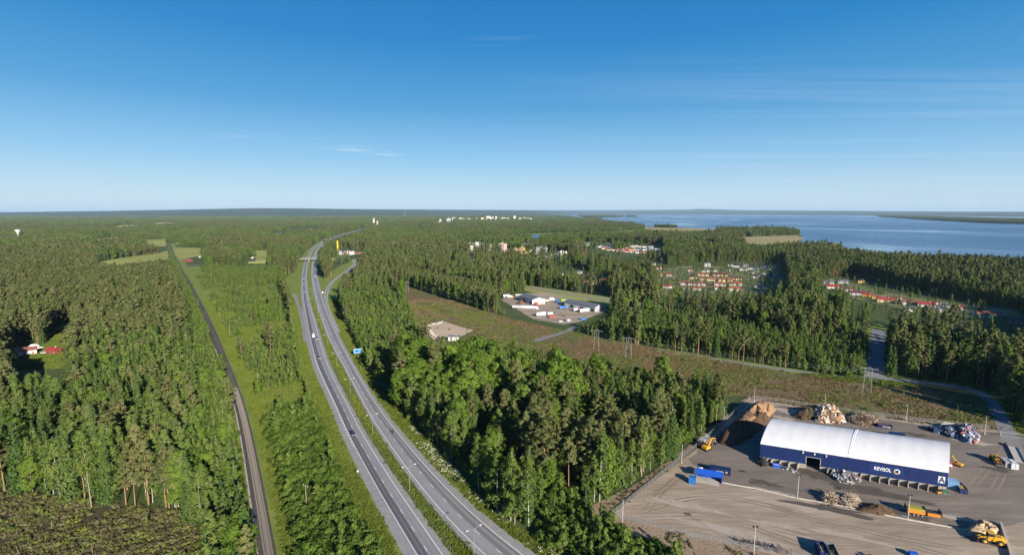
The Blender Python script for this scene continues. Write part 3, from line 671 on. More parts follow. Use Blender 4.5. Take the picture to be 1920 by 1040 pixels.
def cards(r, cen, rad, n, size, up=0.35, squash=1.0, aspect=0.7):
    """leaf sprays: n small quads in each clump (centre, radius), facing mostly away from the clump's middle"""
    cen = np.repeat(np.asarray(cen, float), n, 0); rad = np.repeat(np.asarray(rad, float), n)
    d = r.normal(size=cen.shape); d /= np.linalg.norm(d, axis=1)[:, None]
    q = rad * r.uniform(0.35, 1.05, len(rad)) ** 0.7
    off = d * q[:, None]; off[:, 2] *= squash
    p = cen + off
    ax_ = p * [1, 1, 0]; ax_ /= np.linalg.norm(ax_, axis=1)[:, None] + 0.3
    nrm = d * 0.6 + ax_ * 0.75 + r.normal(size=d.shape) * 0.33; nrm[:, 2] += up; nrm /= np.linalg.norm(nrm, axis=1)[:, None]
    a = np.cross(nrm, r.normal(size=d.shape)); a /= np.linalg.norm(a, axis=1)[:, None] + 1e-9
    b = np.cross(nrm, a)
    s = size * r.uniform(0.6, 1.3, len(p)); s1 = s[:, None] / 2; s2 = s1 * aspect
    V = np.stack([p - a * s1 - b * s2, p + a * s1 - b * s2 * 0.6, p + a * s1 * 0.8 + b * s2, p - a * s1 * 0.7 + b * s2], 1)
    tint = np.repeat(r.uniform(0, 1, len(p) // n), n)
    return V.reshape(-1, 3), np.repeat(tint, 4)
def trunk_np(segs, n=7):
    """tubes as numpy quads: segs = [(p, q, r0, r1)]"""
    V, Q = [], []
    for a, b, r0, r1 in segs:
        a, b = np.array(a, float), np.array(b, float); d = b - a; d /= np.linalg.norm(d)
        u = np.cross(d, (0.3, 0.9, 0.1)); u /= np.linalg.norm(u); w_ = np.cross(d, u); k = len(V)
        for c, rr in ((a, r0), (b, r1)):
            for i in range(n):
                t = 2 * PI * i / n; V.append(c + u * rr * math.cos(t) + w_ * rr * math.sin(t))
        Q += [(k + i, k + (i + 1) % n, k + n + (i + 1) % n, k + n + i) for i in range(n)]
    return np.array(V), np.array(Q)

def make_tree(kind, seed, lod):
    """-> trunk (V, Q), crown V, tint; height about 20 m (thicket 7, bush 4)"""
    r = np.random.default_rng(seed * 31 + len(kind) + lod)
    lf = (1.0, 0.30, 0.085)[lod]; sz = (1.0, 1.75, 3.0)[lod]
    n = lambda k: max(1, int(k * lf))
    segs = []; bend = r.normal(0, 0.35, 2)
    def ax(z, h): return np.array([bend[0] * (z / h) ** 2, bend[1] * (z / h) ** 2, z])
    if kind == 'pine':
        h = 21.0; z0 = h * r.uniform(0.36, 0.56)
        segs = [(ax(h * k / 5, h), ax(h * (k + 1) / 5, h), 0.23 * (1 - k / 5.6), 0.23 * (1 - (k + 1) / 5.6)) for k in range(5)]
        C, Rd = [], []
        for k in range(30):
            f = k / 29; z = z0 + (h - z0) * f ** 0.9
            reach = (2.5 * (1 - f ** 2.0) + 0.25) * r.uniform(0.45, 1.1) * (0.55 + 0.45 * min(1, f * 4))
            a = k * 2.4 + r.uniform(-.5, .5); c = ax(z, h) + np.array([math.cos(a) * reach, math.sin(a) * reach, 0.35 * reach * (f - 0.2) + r.uniform(-.3, .3)])
            C.append(c); Rd.append(r.uniform(0.75, 1.15) * (1 - 0.35 * f))
            if lod == 0 and k % 2 == 0: segs.append((ax(z - 0.2, h), c, 0.06, 0.025))
        V, tn = cards(r, C, Rd, n(46), 0.52 * sz, 0.45, 0.75)
    elif kind == 'spruce':
        h = 20.0; segs = [(ax(0, h), ax(h * 0.5, h), 0.24, 0.14), (ax(h * 0.5, h), ax(h * 0.98, h), 0.14, 0.03)]
        C, Rd = [], []
        for k in range(26):
            f = k / 25; z = h * (0.06 + 0.93 * f); R_ = (2.75 * (1 - f) ** 0.8 + 0.12)
            m = max(2, int(9 * (1 - f) + 2))
            for j in range(m):
                a = 2 * PI * (j + r.uniform(-.3, .3)) / m + k; q = R_ * r.uniform(0.55, 1.08)
                C.append(ax(z, h) + np.array([math.cos(a) * q * 0.72, math.sin(a) * q * 0.72, -0.28 * q])); Rd.append(0.22 + q * 0.34)
        V, tn = cards(r, C, Rd, n(11), 0.52 * sz, 0.55, 0.5)
    elif kind == 'birch':
        h = 20.0; z0 = h * r.uniform(0.05, 0.24)
        segs = [(ax(h * k / 4, h), ax(h * (k + 1) / 4, h), 0.18 * (1 - k / 4.5), 0.18 * (1 - (k + 1) / 4.5)) for k in range(4)]
        C, Rd = [], []
        for k in range(40):
            f = r.uniform(0, 1) ** 0.9; z = z0 + (h - z0) * f
            prof = math.sin(PI * min(1, 0.18 + f * 0.82)) ** 0.75
            a = r.uniform(0, 2 * PI); q = 2.5 * prof * r.uniform(0.25, 1.05)
            c = ax(z, h) + np.array([math.cos(a) * q, math.sin(a) * q, -0.12 * q]); C.append(c); Rd.append(r.uniform(0.65, 1.15) * (0.55 + 0.5 * prof))
            if lod == 0 and k % 3 == 0: segs.append((ax(max(z - 1.2, 2), h), c, 0.05, 0.015))
        V, tn = cards(r, C, Rd, n(38), 0.46 * sz, 0.25, 1.15)
    elif kind == 'broadleaf':
        h = 20.0
        segs = [(ax(0, h), ax(h * 0.3, h), 0.34, 0.26), (ax(h * 0.3, h), ax(h * 0.85, h), 0.26, 0.06)]
        C, Rd = [], []
        for k in range(64):
            f = r.uniform(0, 1); z = h * (0.2 + 0.77 * f)
            prof = math.sin(PI * (0.14 + 0.80 * f)) ** 0.7
            a = r.uniform(0, 2 * PI); q = 4.1 * prof * r.uniform(0.35, 1.0)
            c = ax(z, h) + np.array([math.cos(a) * q, math.sin(a) * q, 0.0]); C.append(c); Rd.append(r.uniform(0.9, 1.6))
            if lod == 0 and k % 4 == 0: segs.append((ax(max(z - 3.0, 3.5), h), c, 0.11, 0.03))
        V, tn = cards(r, C, Rd, n(60), 0.60 * sz, 0.35, 0.9)
    elif kind == 'sapling':
        h = 7.0; segs = [(ax(0, h), ax(h * 0.9, h), 0.06, 0.02)]
        C, Rd = [], []
        for k in range(16):
            f = r.uniform(0, 1); z = h * (0.14 + 0.84 * f); q = 1.05 * (1 - f) ** 0.6 * r.uniform(0.2, 1.0) + 0.1; a = r.uniform(0, 2 * PI)
            C.append(np.array([math.cos(a) * q, math.sin(a) * q, z])); Rd.append(r.uniform(0.4, 0.7) * (1.15 - 0.6 * f))
        V, tn = cards(r, C, Rd, n(26), 0.36 * sz, 0.35, 1.2)
    else:
        h = 4.0
        C, Rd = [], []
        for k in range(18):
            a = r.uniform(0, 2 * PI); q = 1.9 * math.sqrt(r.uniform(0, 1)); z = 0.5 + (h - 1.3) * (1 - (q / 2.3) ** 2) * r.uniform(0.45, 1.0)
            C.append(np.array([math.cos(a) * q, math.sin(a) * q, z])); Rd.append(r.uniform(0.55, 0.95))
            if lod == 0 and k % 3 == 0: segs.append(((0, 0, 0), tuple(C[-1]), 0.05, 0.02))
        if not segs: segs = [((0, 0, 0), (0, 0, 1.5), 0.05, 0.03)]
        V, tn = cards(r, C, Rd, n(34), 0.42 * sz, 0.5, 0.85)
    wide = dict(pine=1.22, spruce=1.12, birch=1.30, broadleaf=1.30, sapling=1.25, bush=1.1)[kind]
    V[:, :2] *= wide
    segs = [((a[0] * wide, a[1] * wide, a[2]), (b[0] * wide, b[1] * wide, b[2]), r0, r1) for a, b, r0, r1 in segs]
    if lod == 2: segs = segs[:2]
    return trunk_np(segs, (7, 5, 3)[lod]), V, tn

KINDS = ['pine', 'spruce', 'birch', 'broadleaf', 'sapling', 'bush']
BARK = dict(pine=m_bark_pine, spruce=m_bark, birch=m_bark_birch, broadleaf=m_bark, sapling=m_bark, bush=m_bark)
LEAF = dict(pine=m_l_pine, spruce=m_l_spruce, birch=m_l_birch, broadleaf=m_l_broad, sapling=m_l_sap, bush=m_l_bush)
HGT = dict(pine=21.0, spruce=20.0, birch=20.0, broadleaf=20.0, sapling=7.0, bush=4.0)
NV = 6
def tint_attr(me, tint):
    a = me.attributes.new('tint', 'FLOAT', 'POINT'); a.data.foreach_set('value', np.asarray(tint, np.float32))
def joined(name, parts):
    """parts = [(V, Q, tint, material)] -> one mesh"""
    Vs, Qs, Ts, mi, mats = [], [], [], [], []; k = 0
    for V, Q, T, m in parts:
        if m not in mats: mats.append(m)
        Vs.append(V); Qs.append(Q + k); Ts.append(T); mi += [mats.index(m)] * len(Q); k += len(V)
    me = np_mesh(name, np.vstack(Vs), np.vstack(Qs), mats, mi); tint_attr(me, np.concatenate(Ts)); return me
def qidx(V): return np.arange(len(V)).reshape(-1, 4)
TREE = {}                                   # (kind, variant) -> (trunk mesh, crown mesh)
SRC = {}                                    # (kind, lod) -> collection of whole trees, for the masses of trees
RAW2 = {}
for kd in KINDS:
    for lod in (0, 1):
        c = bpy.data.collections.new('%s_source_%d' % (kd, lod)); SRC[kd, lod] = c
        for v in range(NV if lod == 0 else 3):
            (tv, tq), cv, tn = make_tree(kd, v + 1, lod)
            if lod == 0:
                tm = np_mesh(kd + '_trunk', tv, tq, [BARK[kd]]); cm = np_mesh(kd + '_crown', cv, qidx(cv), [LEAF[kd]]); tint_attr(cm, tn)
                TREE[kd, v] = (tm, cm)
            me = joined(kd + '_whole', [(tv, tq, np.zeros(len(tv)), BARK[kd]), (cv, qidx(cv), tn, LEAF[kd])])
            c.objects.link(bpy.data.objects.new('%s_source_%d_%d' % (kd, lod, v), me))
    RAW2[kd] = [make_tree(kd, v + 1, 2) for v in range(3)]

def scatter(name, coll, P, rot, scl, var, label, cat=None, kind='stuff', sxy=None):
    """one object that instances the trees of a collection on its points"""
    me = bpy.data.meshes.new(name); P = np.asarray(P, np.float32)
    me.vertices.add(len(P)); me.vertices.foreach_set('co', P.ravel())
    sxy = np.ones(len(P)) if sxy is None else sxy
    for nm, ty, d in (('rot', 'FLOAT', rot), ('scl', 'FLOAT', scl), ('flat', 'FLOAT', np.asarray(scl) * sxy), ('var', 'INT', var)):
        a = me.attributes.new(nm, ty, 'POINT'); a.data.foreach_set('value', np.asarray(d, np.float32 if ty == 'FLOAT' else np.int32))
    o = link(name, me)
    g = bpy.data.node_groups.new(name + '_nodes', 'GeometryNodeTree')
    g.interface.new_socket('Geometry', in_out='INPUT', socket_type='NodeSocketGeometry'); g.interface.new_socket('Geometry', in_out='OUTPUT', socket_type='NodeSocketGeometry')
    N = g.nodes.new; i_, o_ = N('NodeGroupInput'), N('NodeGroupOutput')
    iop = N('GeometryNodeInstanceOnPoints'); ci = N('GeometryNodeCollectionInfo')
    ci.inputs['Collection'].default_value = coll; ci.inputs['Separate Children'].default_value = True; ci.inputs['Reset Children'].default_value = True
    def attr(n_, ty):
        a = N('GeometryNodeInputNamedAttribute'); a.data_type = ty; a.inputs['Name'].default_value = n_; return a.outputs['Attribute']
    cb = N('ShaderNodeCombineXYZ'); g.links.new(attr('rot', 'FLOAT'), cb.inputs[2])
    g.links.new(i_.outputs[0], iop.inputs['Points']); g.links.new(ci.outputs[0], iop.inputs['Instance']); iop.inputs['Pick Instance'].default_value = True
    g.links.new(attr('var', 'INT'), iop.inputs['Instance Index']); g.links.new(cb.outputs[0], iop.inputs['Rotation']); cs = N('ShaderNodeCombineXYZ'); fl = attr('flat', 'FLOAT'); g.links.new(fl, cs.inputs[0]); g.links.new(fl, cs.inputs[1]); g.links.new(attr('scl', 'FLOAT'), cs.inputs[2]); g.links.new(cs.outputs[0], iop.inputs['Scale'])
    g.links.new(iop.outputs[0], o_.inputs[0])
    md = o.modifiers.new('scatter', 'NODES'); md.node_group = g
    return tag(o, label, cat, kind=kind)

# ---- where which trees stand (photo-pixel outlines of the ground)
# weights: pine, spruce, birch, broadleaf, sapling, bush; spacing (m); height factor
ZONES = [
    ('western pine wood', [(-400, 500), (330, 497), (352, 545), (388, 620), (360, 650), (300, 690), (250, 760), (100, 860), (-400, 900)], (.62, .25, .13, 0, 0, 0), 3.9, 1.02),
    ('wood above the clear-cut', [(-400, 800), (0, 800), (90, 730), (200, 690), (300, 660), (400, 660), (440, 820), (470, 1000), (470, 1200), (380, 1200), (340, 950), (0, 920), (-400, 920)], (.06, .28, .63, .03, 0, 0), 4.1, 1.04),
    ('belt along the railway', [(388, 600), (410, 700), (432, 800), (450, 900), (464, 1000), (470, 1200), (390, 1200), (372, 990), (350, 940), (380, 860), (370, 740), (350, 640)], (0, .16, .56, .06, .10, .12), 2.9, 0.82),
    ('thicket between railway and motorway', [(335, 508), (420, 500), (530, 498), (530, 520), (525, 545), (542, 590), (552, 640), (565, 690), (575, 740), (500, 780), (480, 730), (440, 650), (400, 580), (360, 525)], (.015, .03, .09, .015, .66, .19), 2.8, 0.95),
    ('willow scrub beside the motorway', [(500, 770), (590, 760), (606, 810), (628, 880), (645, 910), (668, 985), (690, 1010), (720, 1060), (735, 1200), (580, 1200), (552, 1060), (540, 1000), (524, 900), (510, 830)], (0, 0, 0, 0, .06, .94), 2.5, 1.12),
    ('bright grove by the motorway', [(722, 715), (830, 700), (960, 705), (1060, 720), (1110, 745), (1090, 800), (1010, 815), (930, 800), (850, 790), (780, 782), (745, 752)], (.06, .10, .16, .60, 0, .08), 5.2, 1.28),
    ('pines by the yard fence', [(985, 835), (1060, 830), (1160, 830), (1290, 815), (1310, 822), (1250, 860), (1170, 900), (1100, 945), (1030, 960), (985, 925)], (0, .02, .16, .06, .36, .40), 2.9, 1.15),
    ('birches by the motorway verge', [(775, 785), (870, 795), (980, 830), (990, 930), (1030, 980), (1010, 1005), (960, 972), (905, 925), (850, 872), (805, 822)], (.03, .06, .46, .04, .18, .23), 3.4, 0.92),
    ('scrub outside the yard', [(1000, 945), (1100, 945), (1128, 985), (1200, 1012), (1290, 1055), (1380, 1210), (1285, 1200), (1090, 1060), (1015, 1010)], (0, 0, .03, 0, .25, .72), 2.6, 1.0),
    ('spruces behind the yard', [(1100, 745), (1200, 715), (1330, 738), (1404, 742), (1372, 768), (1310, 820), (1200, 830), (1090, 815)], (.08, .40, .40, .06, .06, 0), 3.2, 0.80),
    ('thicket beside the heath', [(640, 560), (700, 545), (740, 548), (765, 575), (780, 615), (800, 650), (940, 657), (1080, 692), (1250, 718), (1200, 735), (1090, 740), (960, 702), (830, 697), (740, 705), (715, 722), (690, 690), (660, 635)], (.02, .07, .17, .03, .66, .05), 2.6, 1.08),
    ('shrubs along the yard fence', [(1404, 738), (1470, 744), (1600, 764), (1740, 781), (1870, 797), (1870, 801), (1740, 789), (1600, 771), (1470, 751), (1404, 744)], (0, 0, 0, 0, .25, .75), 2.4, 0.62),
    ('fringe beyond the heath', [(1050, 612), (1120, 588), (1180, 592), (1300, 602), (1400, 618), (1480, 640), (1560, 645), (1628, 632), (1622, 706), (1560, 703), (1400, 677), (1240, 652), (1110, 629)], (.015, .07, .25, .03, .52, .115), 2.5, 1.05),
    ('trees beyond the heath', [(700, 520), (770, 515), (900, 545), (940, 560), (942, 580), (990, 605), (1040, 620), (1050, 615), (960, 596), (860, 566), (770, 536)], (.30, .10, .40, .0, .15, .05), 3.0, 0.7),
    ('low belt along the railway', [tuple(v_) for v_ in np.c_[PX(*np.r_[offset(_rc, -19.0), offset(_rc, -5.0)[::-1]][(np.r_[offset(_rc, -19.0), offset(_rc, -5.0)[::-1]][:, 1] > 300)].T)]], (0, .12, .52, .04, .20, .12), 3.0, .56),
    ('shrubs by the back road', [(1640, 714), (1700, 722), (1830, 737), (1828, 742), (1700, 728), (1640, 720)], (0, 0, .08, .0, .3, .62), 2.6, 0.8),
]
STRIP = [(340, 508), (420, 502), (530, 500), (530, 520), (525, 545), (542, 590), (552, 640), (565, 690), (575, 740), (590, 775), (500, 790), (478, 740), (440, 660), (400, 590), (360, 525)]
CLEAR = [VERGE, RAIL, CLEARCUT, CORRIDOR, YARD, IND, STREET, DRIVE, CULDESAC, BACKROAD, FARM, GLADE, FARROAD, LAKE, POND] + list(FIELDS.values()) + [v_ for k_, v_ in GREENS.items() if k_ not in ('estate_lawn', 'row_lawn')]
# openings the photograph looks into over the tops of the trees in front: no tree may stand so close that it hides them
HEATH_SEEN = [(760, 545), (860, 570), (960, 600), (1050, 618), (1110, 632), (1240, 655), (1400, 685), (1560, 711), (1700, 722), (1820, 735), (1850, 752), (1872, 804), (1740, 791), (1600, 774), (1470, 755), (1405, 740), (1340, 704), (1240, 684), (1170, 678), (1100, 654), (980, 640), (900, 627), (835, 602), (775, 565)]
PAD_SEEN = [(793, 611), (830, 602), (888, 619), (850, 637), (812, 637)]
OVERPASS = [[(410, 493), (500, 490.5), (556, 489), (556, 494), (500, 494.5), (410, 496)], [(605, 485), (622, 484), (640, 481), (640, 483), (622, 488), (605, 491)]]
RAMP_SEEN = [(611, 545), (622, 529), (640, 515), (659, 501), (666, 490), (671, 495), (657, 511), (632, 534), (619, 552)]
OPEN = OVERPASS + [RAMP_SEEN, HEATH_SEEN, PAD_SEEN, IND, FARM, FARROAD, POND] + list(FIELDS.values()) + [v for k, v in GREENS.items() if not k.endswith('lawn') and k not in ('sandy_shore', 'shore_reeds')]
CLEAR += [[(1640, 707), (1700, 711), (1830, 724), (1860, 740), (1900, 800), (1900, 815), (1868, 800), (1848, 752), (1825, 734), (1700, 720), (1640, 716)],
          [(790, 612), (830, 599), (892, 618), (900, 632), (855, 655), (808, 652)]]
FAR_SPOTS = [(410, 420, 7), (470, 483, 8), (377, 481, 8), (352, 489, 14), (234, 479, 5), (201, 447, 12), (157, 448, 6), (131, 447, 5), (174, 430, 5), (524, 437, 8), (542, 434, 10), (553, 431, 8), (565, 436, 6), (584, 430, 18), (543, 408, 10), (611, 404, 8), (642, 404, 7), (659, 403, 6), (730, 419, 5), (748, 418, 9), (787, 426, 8), (820, 458, 9), (1008, 452, 12), (987, 457, 9), (768, 450, 6), (848, 488, 5), (887, 486, 6), (35, 446, 9), (824, 418, 12), (843, 416, 14), (704, 424, 14)]
OPEN += [[(a - w_, b - 5), (a + w_, b - 5), (a + w_, b + 1), (a - w_, b + 1)] for a, b, w_ in FAR_SPOTS]
SPARSE = [  # built-up ground: only some trees
    ([(1228, 498), (1300, 492), (1470, 490), (1480, 540), (1440, 570), (1235, 566)], 0.10),
    ([(1085, 452), (1250, 458), (1252, 482), (1090, 480)], 0.03),
    ([(1525, 520), (1600, 516), (1720, 545), (1860, 572), (1925, 584), (1930, 632), (1850, 622), (1740, 610), (1640, 598), (1560, 572)], 0.07),
    ([(1085, 512), (1145, 512), (1150, 545), (1080, 545)], 0.18),
    ([(1030, 500), (1105, 498), (1105, 524), (1030, 526)], 0.15),
    ([(870, 456), (1070, 456), (1075, 488), (870, 480)], 0.10),
    ([(620, 462), (690, 462), (690, 486), (620, 486)], 0.06),
    ([(500, 436), (600, 420), (610, 428), (510, 444)], 0.12),
    ([(1145, 490), (1230, 492), (1230, 520), (1145, 516)], 0.3),
]
def low_noise(x, y, s, seed):
    """smooth value noise 0..1"""
    q = np.random.default_rng(seed); T = q.random((64, 64)); gx, gy = x / s, y / s
    ix, iy = np.floor(gx).astype(int), np.floor(gy).astype(int); fx, fy = gx - ix, gy - iy
    fx, fy = fx * fx * (3 - 2 * fx), fy * fy * (3 - 2 * fy)
    g = lambda a, b: T[a % 64, b % 64]
    return (g(ix, iy) * (1 - fx) + g(ix + 1, iy) * fx) * (1 - fy) + (g(ix, iy + 1) * (1 - fx) + g(ix + 1, iy + 1) * fx) * fy
def clear_at(px, py, x=None, y=None, h=17.0):
    c = np.zeros(px.shape, bool)
    for p in CLEAR: c |= inside(p, px, py)
    if x is not None:
        for f in (0.3, 0.5, 0.75, 1.0):
            a, b = PX(x, y, np.asarray(h) * f)
            for p in OPEN: c |= inside(p, a, b)
    isl = np.zeros(px.shape, bool)
    c |= inside(ISLANDS[4], px, py)
    for p in ISLANDS[:4]: isl |= inside(p, px, py)
    return c & ~isl & ~inside(GOREWOOD, px, py)
def sparse_at(px, py, u, x, y, h=17.0):
    k = np.ones(px.shape, bool); pts = [(px, py)] + [PX(x, y, np.asarray(h) * f) for f in (0.3, 0.6, 0.9)]
    for p, d in SPARSE:
        hit = np.zeros(px.shape, bool)
        for a, b in pts: hit |= inside(p, a, b)
        k &= ~hit | (u < d)
    return k

NEAR = 1150.0
step = 2.4
gy_ = np.arange(127, NEAR, step); xs, ys = [], []
for yy in gy_:
    half = yy * 1.13 + 45; q = np.arange(-half, half, step); xs.append(q); ys.append(np.full(len(q), yy))
x = np.concatenate(xs); y = np.concatenate(ys)
x = x + rng.uniform(-1.1, 1.1, len(x)); y = y + rng.uniform(-1.1, 1.1, len(y))
px, py = PX(x, y)
dist0 = np.hypot(x, y)
u = rng.random(len(x)); u2 = rng.random(len(x)); u3 = rng.random(len(x))
W = np.zeros((len(x), 6)); sp = np.full(len(x), 3.9); hf = np.full(len(x), 0.9); zone = np.full(len(x), -1)
n1, n2 = low_noise(x, y, 90, 1), low_noise(x, y, 45, 2)
t_ = np.clip((0.6 * n1 + 0.4 * n2 - 0.30) / 0.35, 0, 1)
W[:, 0] = 0.06 + 0.55 * t_; W[:, 1] = 0.36 - 0.10 * t_; W[:, 2] = 0.55 - 0.42 * t_; W[:, 3] = 0.03
# the wood right of the heath turns to pine away from it
for i, (nm, poly, w_, s_, h_) in enumerate(ZONES):
    k = inside(poly, px, py); W[k] = w_; sp[k] = s_; hf[k] = h_; zone[k] = i
k = ((py > 1000) | ((px > 470) & (px < 760) & (py > 735))) & (zone < 0); W[k] = (0, 0, .05, 0, .2, .75); sp[k] = 2.6; hf[k] = 0.9
W *= np.exp(rng.normal(0, 0.12, W.shape)) * np.where(low_noise(x, y, 28, 9)[:, None] > 0.5, [1.25, 1.0, 0.8, 1, 1, 1], [0.8, 1.05, 1.25, 1, 1, 1])
LOWBIG = {'thicket between railway and motorway': .46, 'thicket beside the heath': .46, 'willow scrub beside the motorway': .4, 'scrub outside the yard': .42, 'shrubs by the back road': .4, 'fringe beyond the heath': .48, 'pines by the yard fence': .46, 'low belt along the railway': 1.0, 'shrubs along the yard fence': .4}
Wc = np.cumsum(W / W.sum(1)[:, None], 1); kind = (u2[:, None] > Wc).sum(1).clip(0, 5)
for i, z_ in enumerate(ZONES):
    k = (zone == i) & (kind < 4); hf[k] *= LOWBIG.get(z_[0], 0.90)
    k = (zone == i) & (kind >= 4); hf[k] /= (z_[3] if z_[3] < 0.8 else 1.0)
town = np.zeros(len(x), bool)
for p_, d_ in SPARSE: town |= inside(p_, px, py)
hf[town & (kind < 4)] *= 0.42
# the few big pines that stand out one by one by the yard fence, and the pair of tall leafy trees by the heath
SOLO = [(998, 905, 0), (1014, 900, 0), (1020, 914, 0), (1042, 892, 0), (1066, 925, 0), (1072, 905, 0), (1098, 918, 0), (1108, 904, 0), (1146, 874, 0), (1164, 886, 0), (1179, 862, 0), (1208, 870, 0), (1201, 884, 0), (1229, 848, 0), (1236, 838, 0), (1060, 878, 0), (1030, 878, 0), (1124, 884, 0), (1152, 895, 0), (1090, 893, 0), (1006, 880, 0), (985, 890, 0),
        (1118, 735, 3), (1140, 742, 3), (1128, 750, 3), (1242, 745, 3), (872, 770, 0), (884, 775, 0), (757, 768, 3), (785, 772, 3), (808, 765, 3), (845, 778, 3), (905, 772, 3), (935, 768, 3), (968, 782, 3), (1002, 788, 3), (1038, 792, 3), (1070, 782, 3), (510, 660, 0), (502, 655, 0), (508, 668, 0), (440, 560, 0), (505, 575, 0), (430, 540, 0)]
for i_, (a_, b__, kd_) in enumerate(SOLO):
    q_ = G(a_, b__); near_ = np.hypot(x - q_.x, y - q_.y) < 5.5; zz = zone[np.argmin(np.hypot(x - q_.x, y - q_.y))]
    x[i_], y[i_], kind[i_], hf[i_], zone[i_], u[i_], u3[i_] = q_.x, q_.y, kd_, (1.2 if kd_ == 0 else 1.22) * (0.8 if a_ < 600 else 1.0), zz, 0.0, 0.0
solo = np.arange(len(x)) < len(SOLO)
px, py = PX(x, y); dist0 = np.hypot(x, y)
hh = np.array([HGT[k] for k in KINDS])[kind] * hf * 1.25
gap = (low_noise(x, y, 13, 41) > 0.80) & (kind < 4) & (dist0 < 700)
scrubby = inside(STRIP, px, py) & (0.6 * low_noise(x, y, 22, 43) + 0.4 * low_noise(x, y, 9, 44) > 0.50)
gap &= ~solo; scrubby &= ~solo
keep = ~gap & ~scrubby & (u < (step / sp) ** 2) & ~clear_at(px, py, x, y, hh) & sparse_at(px, py, u3, x, y, hh)
# stray saplings in the clear-cut, bushes on the verges' outer edges
stray = inside(CLEARCUT, px, py) & (u < 0.045); kind[stray] = np.where(u2[stray] < 0.55, 4, 5); hf[stray] = 0.42; keep |= stray
stray = inside(CORRIDOR, px, py) & (u < 0.012 + 0.05 * (low_noise(x, y, 14, 4) > 0.72)); kind[stray] = np.where(u2[stray] < 0.4, 4, 5); hf[stray] = 0.38; keep |= stray
keep |= solo
x, y, px, py, kind, hf, zone, solo = (a[keep] for a in (x, y, px, py, kind, hf, zone, solo))
big = low_noise(x, y, 30, 6)
hs = hf * rng.normal(1.0, 0.18, len(x)).clip(0.5, 1.4) * (0.86 + 0.28 * big)
# clearings keep some undergrowth gaps: thin by noise where conifers stand
H0 = np.array([HGT[k] for k in KINDS])[kind]
bump_k = np.array([1.12, 1.12, 1.0, 1.0, 1.0, 1.0])[kind]; hs = hs * bump_k
hs[solo] = hf[solo] * np.array([1.0 + 0.12 * math.sin(7.3 * i) for i in range(int(solo.sum()))])
sxy = np.exp(rng.normal(0, 0.14, len(x)))
rot = rng.uniform(0, 2 * PI, len(x)); var = rng.integers(0, 12, len(x))
dist = np.hypot(x, y)
tx, ty = PX(x, y, H0 * hs)
seen = (px > 4) & (px < 1916) & (ty < 1036) & (ty > 0)
hpx = (py - ty)
NAMES = dict(pine=('pine_tree', 'pine'), spruce=('spruce_tree', 'spruce'), birch=('birch_tree', 'birch'), broadleaf=('broadleaf_tree', 'tree'), sapling=('sapling', 'sapling'), bush=('bush', 'bush'))
DESC = dict(pine='bare-trunked pine', spruce='pointed spruce', birch='slim birch', broadleaf='broad leafy tree', sapling='young sapling', bush='round bush')
single = np.zeros(len(x), bool)
for ki, kd in enumerate(KINDS):
    idx = np.where((kind == ki) & seen & (dist < 420))[0]
    idx = idx[np.argsort(-hpx[idx])][:300]
    single[idx] = True
    protos = []
    for v in range(NV):
        tm, cm = TREE[kd, v]; protos.append((tm, cm))
    nm, cat = NAMES[kd]
    def zname(j):
        if zone[j] >= 0: return ZONES[zone[j]][0]
        if inside(CLEARCUT, px[j:j + 1], py[j:j + 1])[0]: return 'clear-cut'
        if inside(CORRIDOR, px[j:j + 1], py[j:j + 1])[0]: return 'open heath'
        return 'wood beyond the railway' if px[j] < 450 else 'wood right of the motorway'
    cells = {}
    for j in idx:
        cells.setdefault(zname(j), []).append(j)
    lab = {}
    for zn, js in cells.items():
        js = np.array(js); side = np.argsort(np.argsort(px[js])) * 6 // max(1, len(js)); deep = np.argsort(np.argsort(-py[js])) * 7 // max(1, len(js))
        for c_ in {(a, b) for a, b in zip(side, deep)}:
            m_ = js[(side == c_[0]) & (deep == c_[1])]; m_ = m_[np.argsort(-hs[m_])]
            for rk, j in enumerate(m_):
                rank = ('tallest', 'second tallest', 'third tallest', 'fourth tallest', 'fifth tallest', 'sixth tallest', 'seventh tallest', 'eighth tallest', 'ninth tallest', 'tenth tallest', 'eleventh tallest', 'twelfth tallest', 'thirteenth tallest', 'fourteenth tallest', 'fifteenth tallest', 'sixteenth tallest')
                rk_ = rank[rk] if rk < 16 else 'smaller'
                lab[j] = '%s%s, %s, %s, %s' % ('' if len(m_) == 1 else rk_ + ' ', DESC[kd], ('first row', 'second row', 'third row', 'fourth row', 'fifth row', 'sixth row', 'back row')[c_[1]], ('far left', 'left', 'inner left', 'inner right', 'right', 'far right')[c_[0]], zn)
    for j in idx:
        zn = zname(j)
        o = bpy.data.objects.new(nm, None); COL.objects.link(o); o.empty_display_size = 0.5
        o.location = (x[j], y[j], 0); o.rotation_euler = (0, 0, rot[j]); s_ = float(hs[j]); o.scale = (s_ * sxy[j], s_ * sxy[j], s_)
        tag(o, lab[j], cat, (nm + 'es' if nm == 'bush' else nm.replace('_', ' ') + 's') + ' in the ' + zn)
        tm, cm = protos[var[j] % NV]
        link('trunk', tm, o); link('crown', cm, o)
MASS = dict(pine='pine_wood', spruce='spruce_wood', birch='birch_wood', broadleaf='leafy_wood', sapling='sapling_thicket', bush='bush_scrub')
for ki, kd in enumerate(KINDS):
    for lod, nm in ((0, MASS[kd]), (1, 'distant_' + MASS[kd])):
        k = np.where((kind == ki) & ~single & ((dist < 340) if lod == 0 else (dist >= 340)))[0]
        if len(k) == 0: continue
        scatter(nm, SRC[kd, lod], np.c_[x[k], y[k], np.zeros(len(k))], rot[k], hs[k], var[k] % (NV if lod == 0 else 3), '%s of many %s trees around the motorway' % (('distant wood' if lod else 'wood'), kd if kd != 'broadleaf' else 'leafy'), sxy=sxy[k])
print('near trees', len(x), 'single', int(single.sum()))

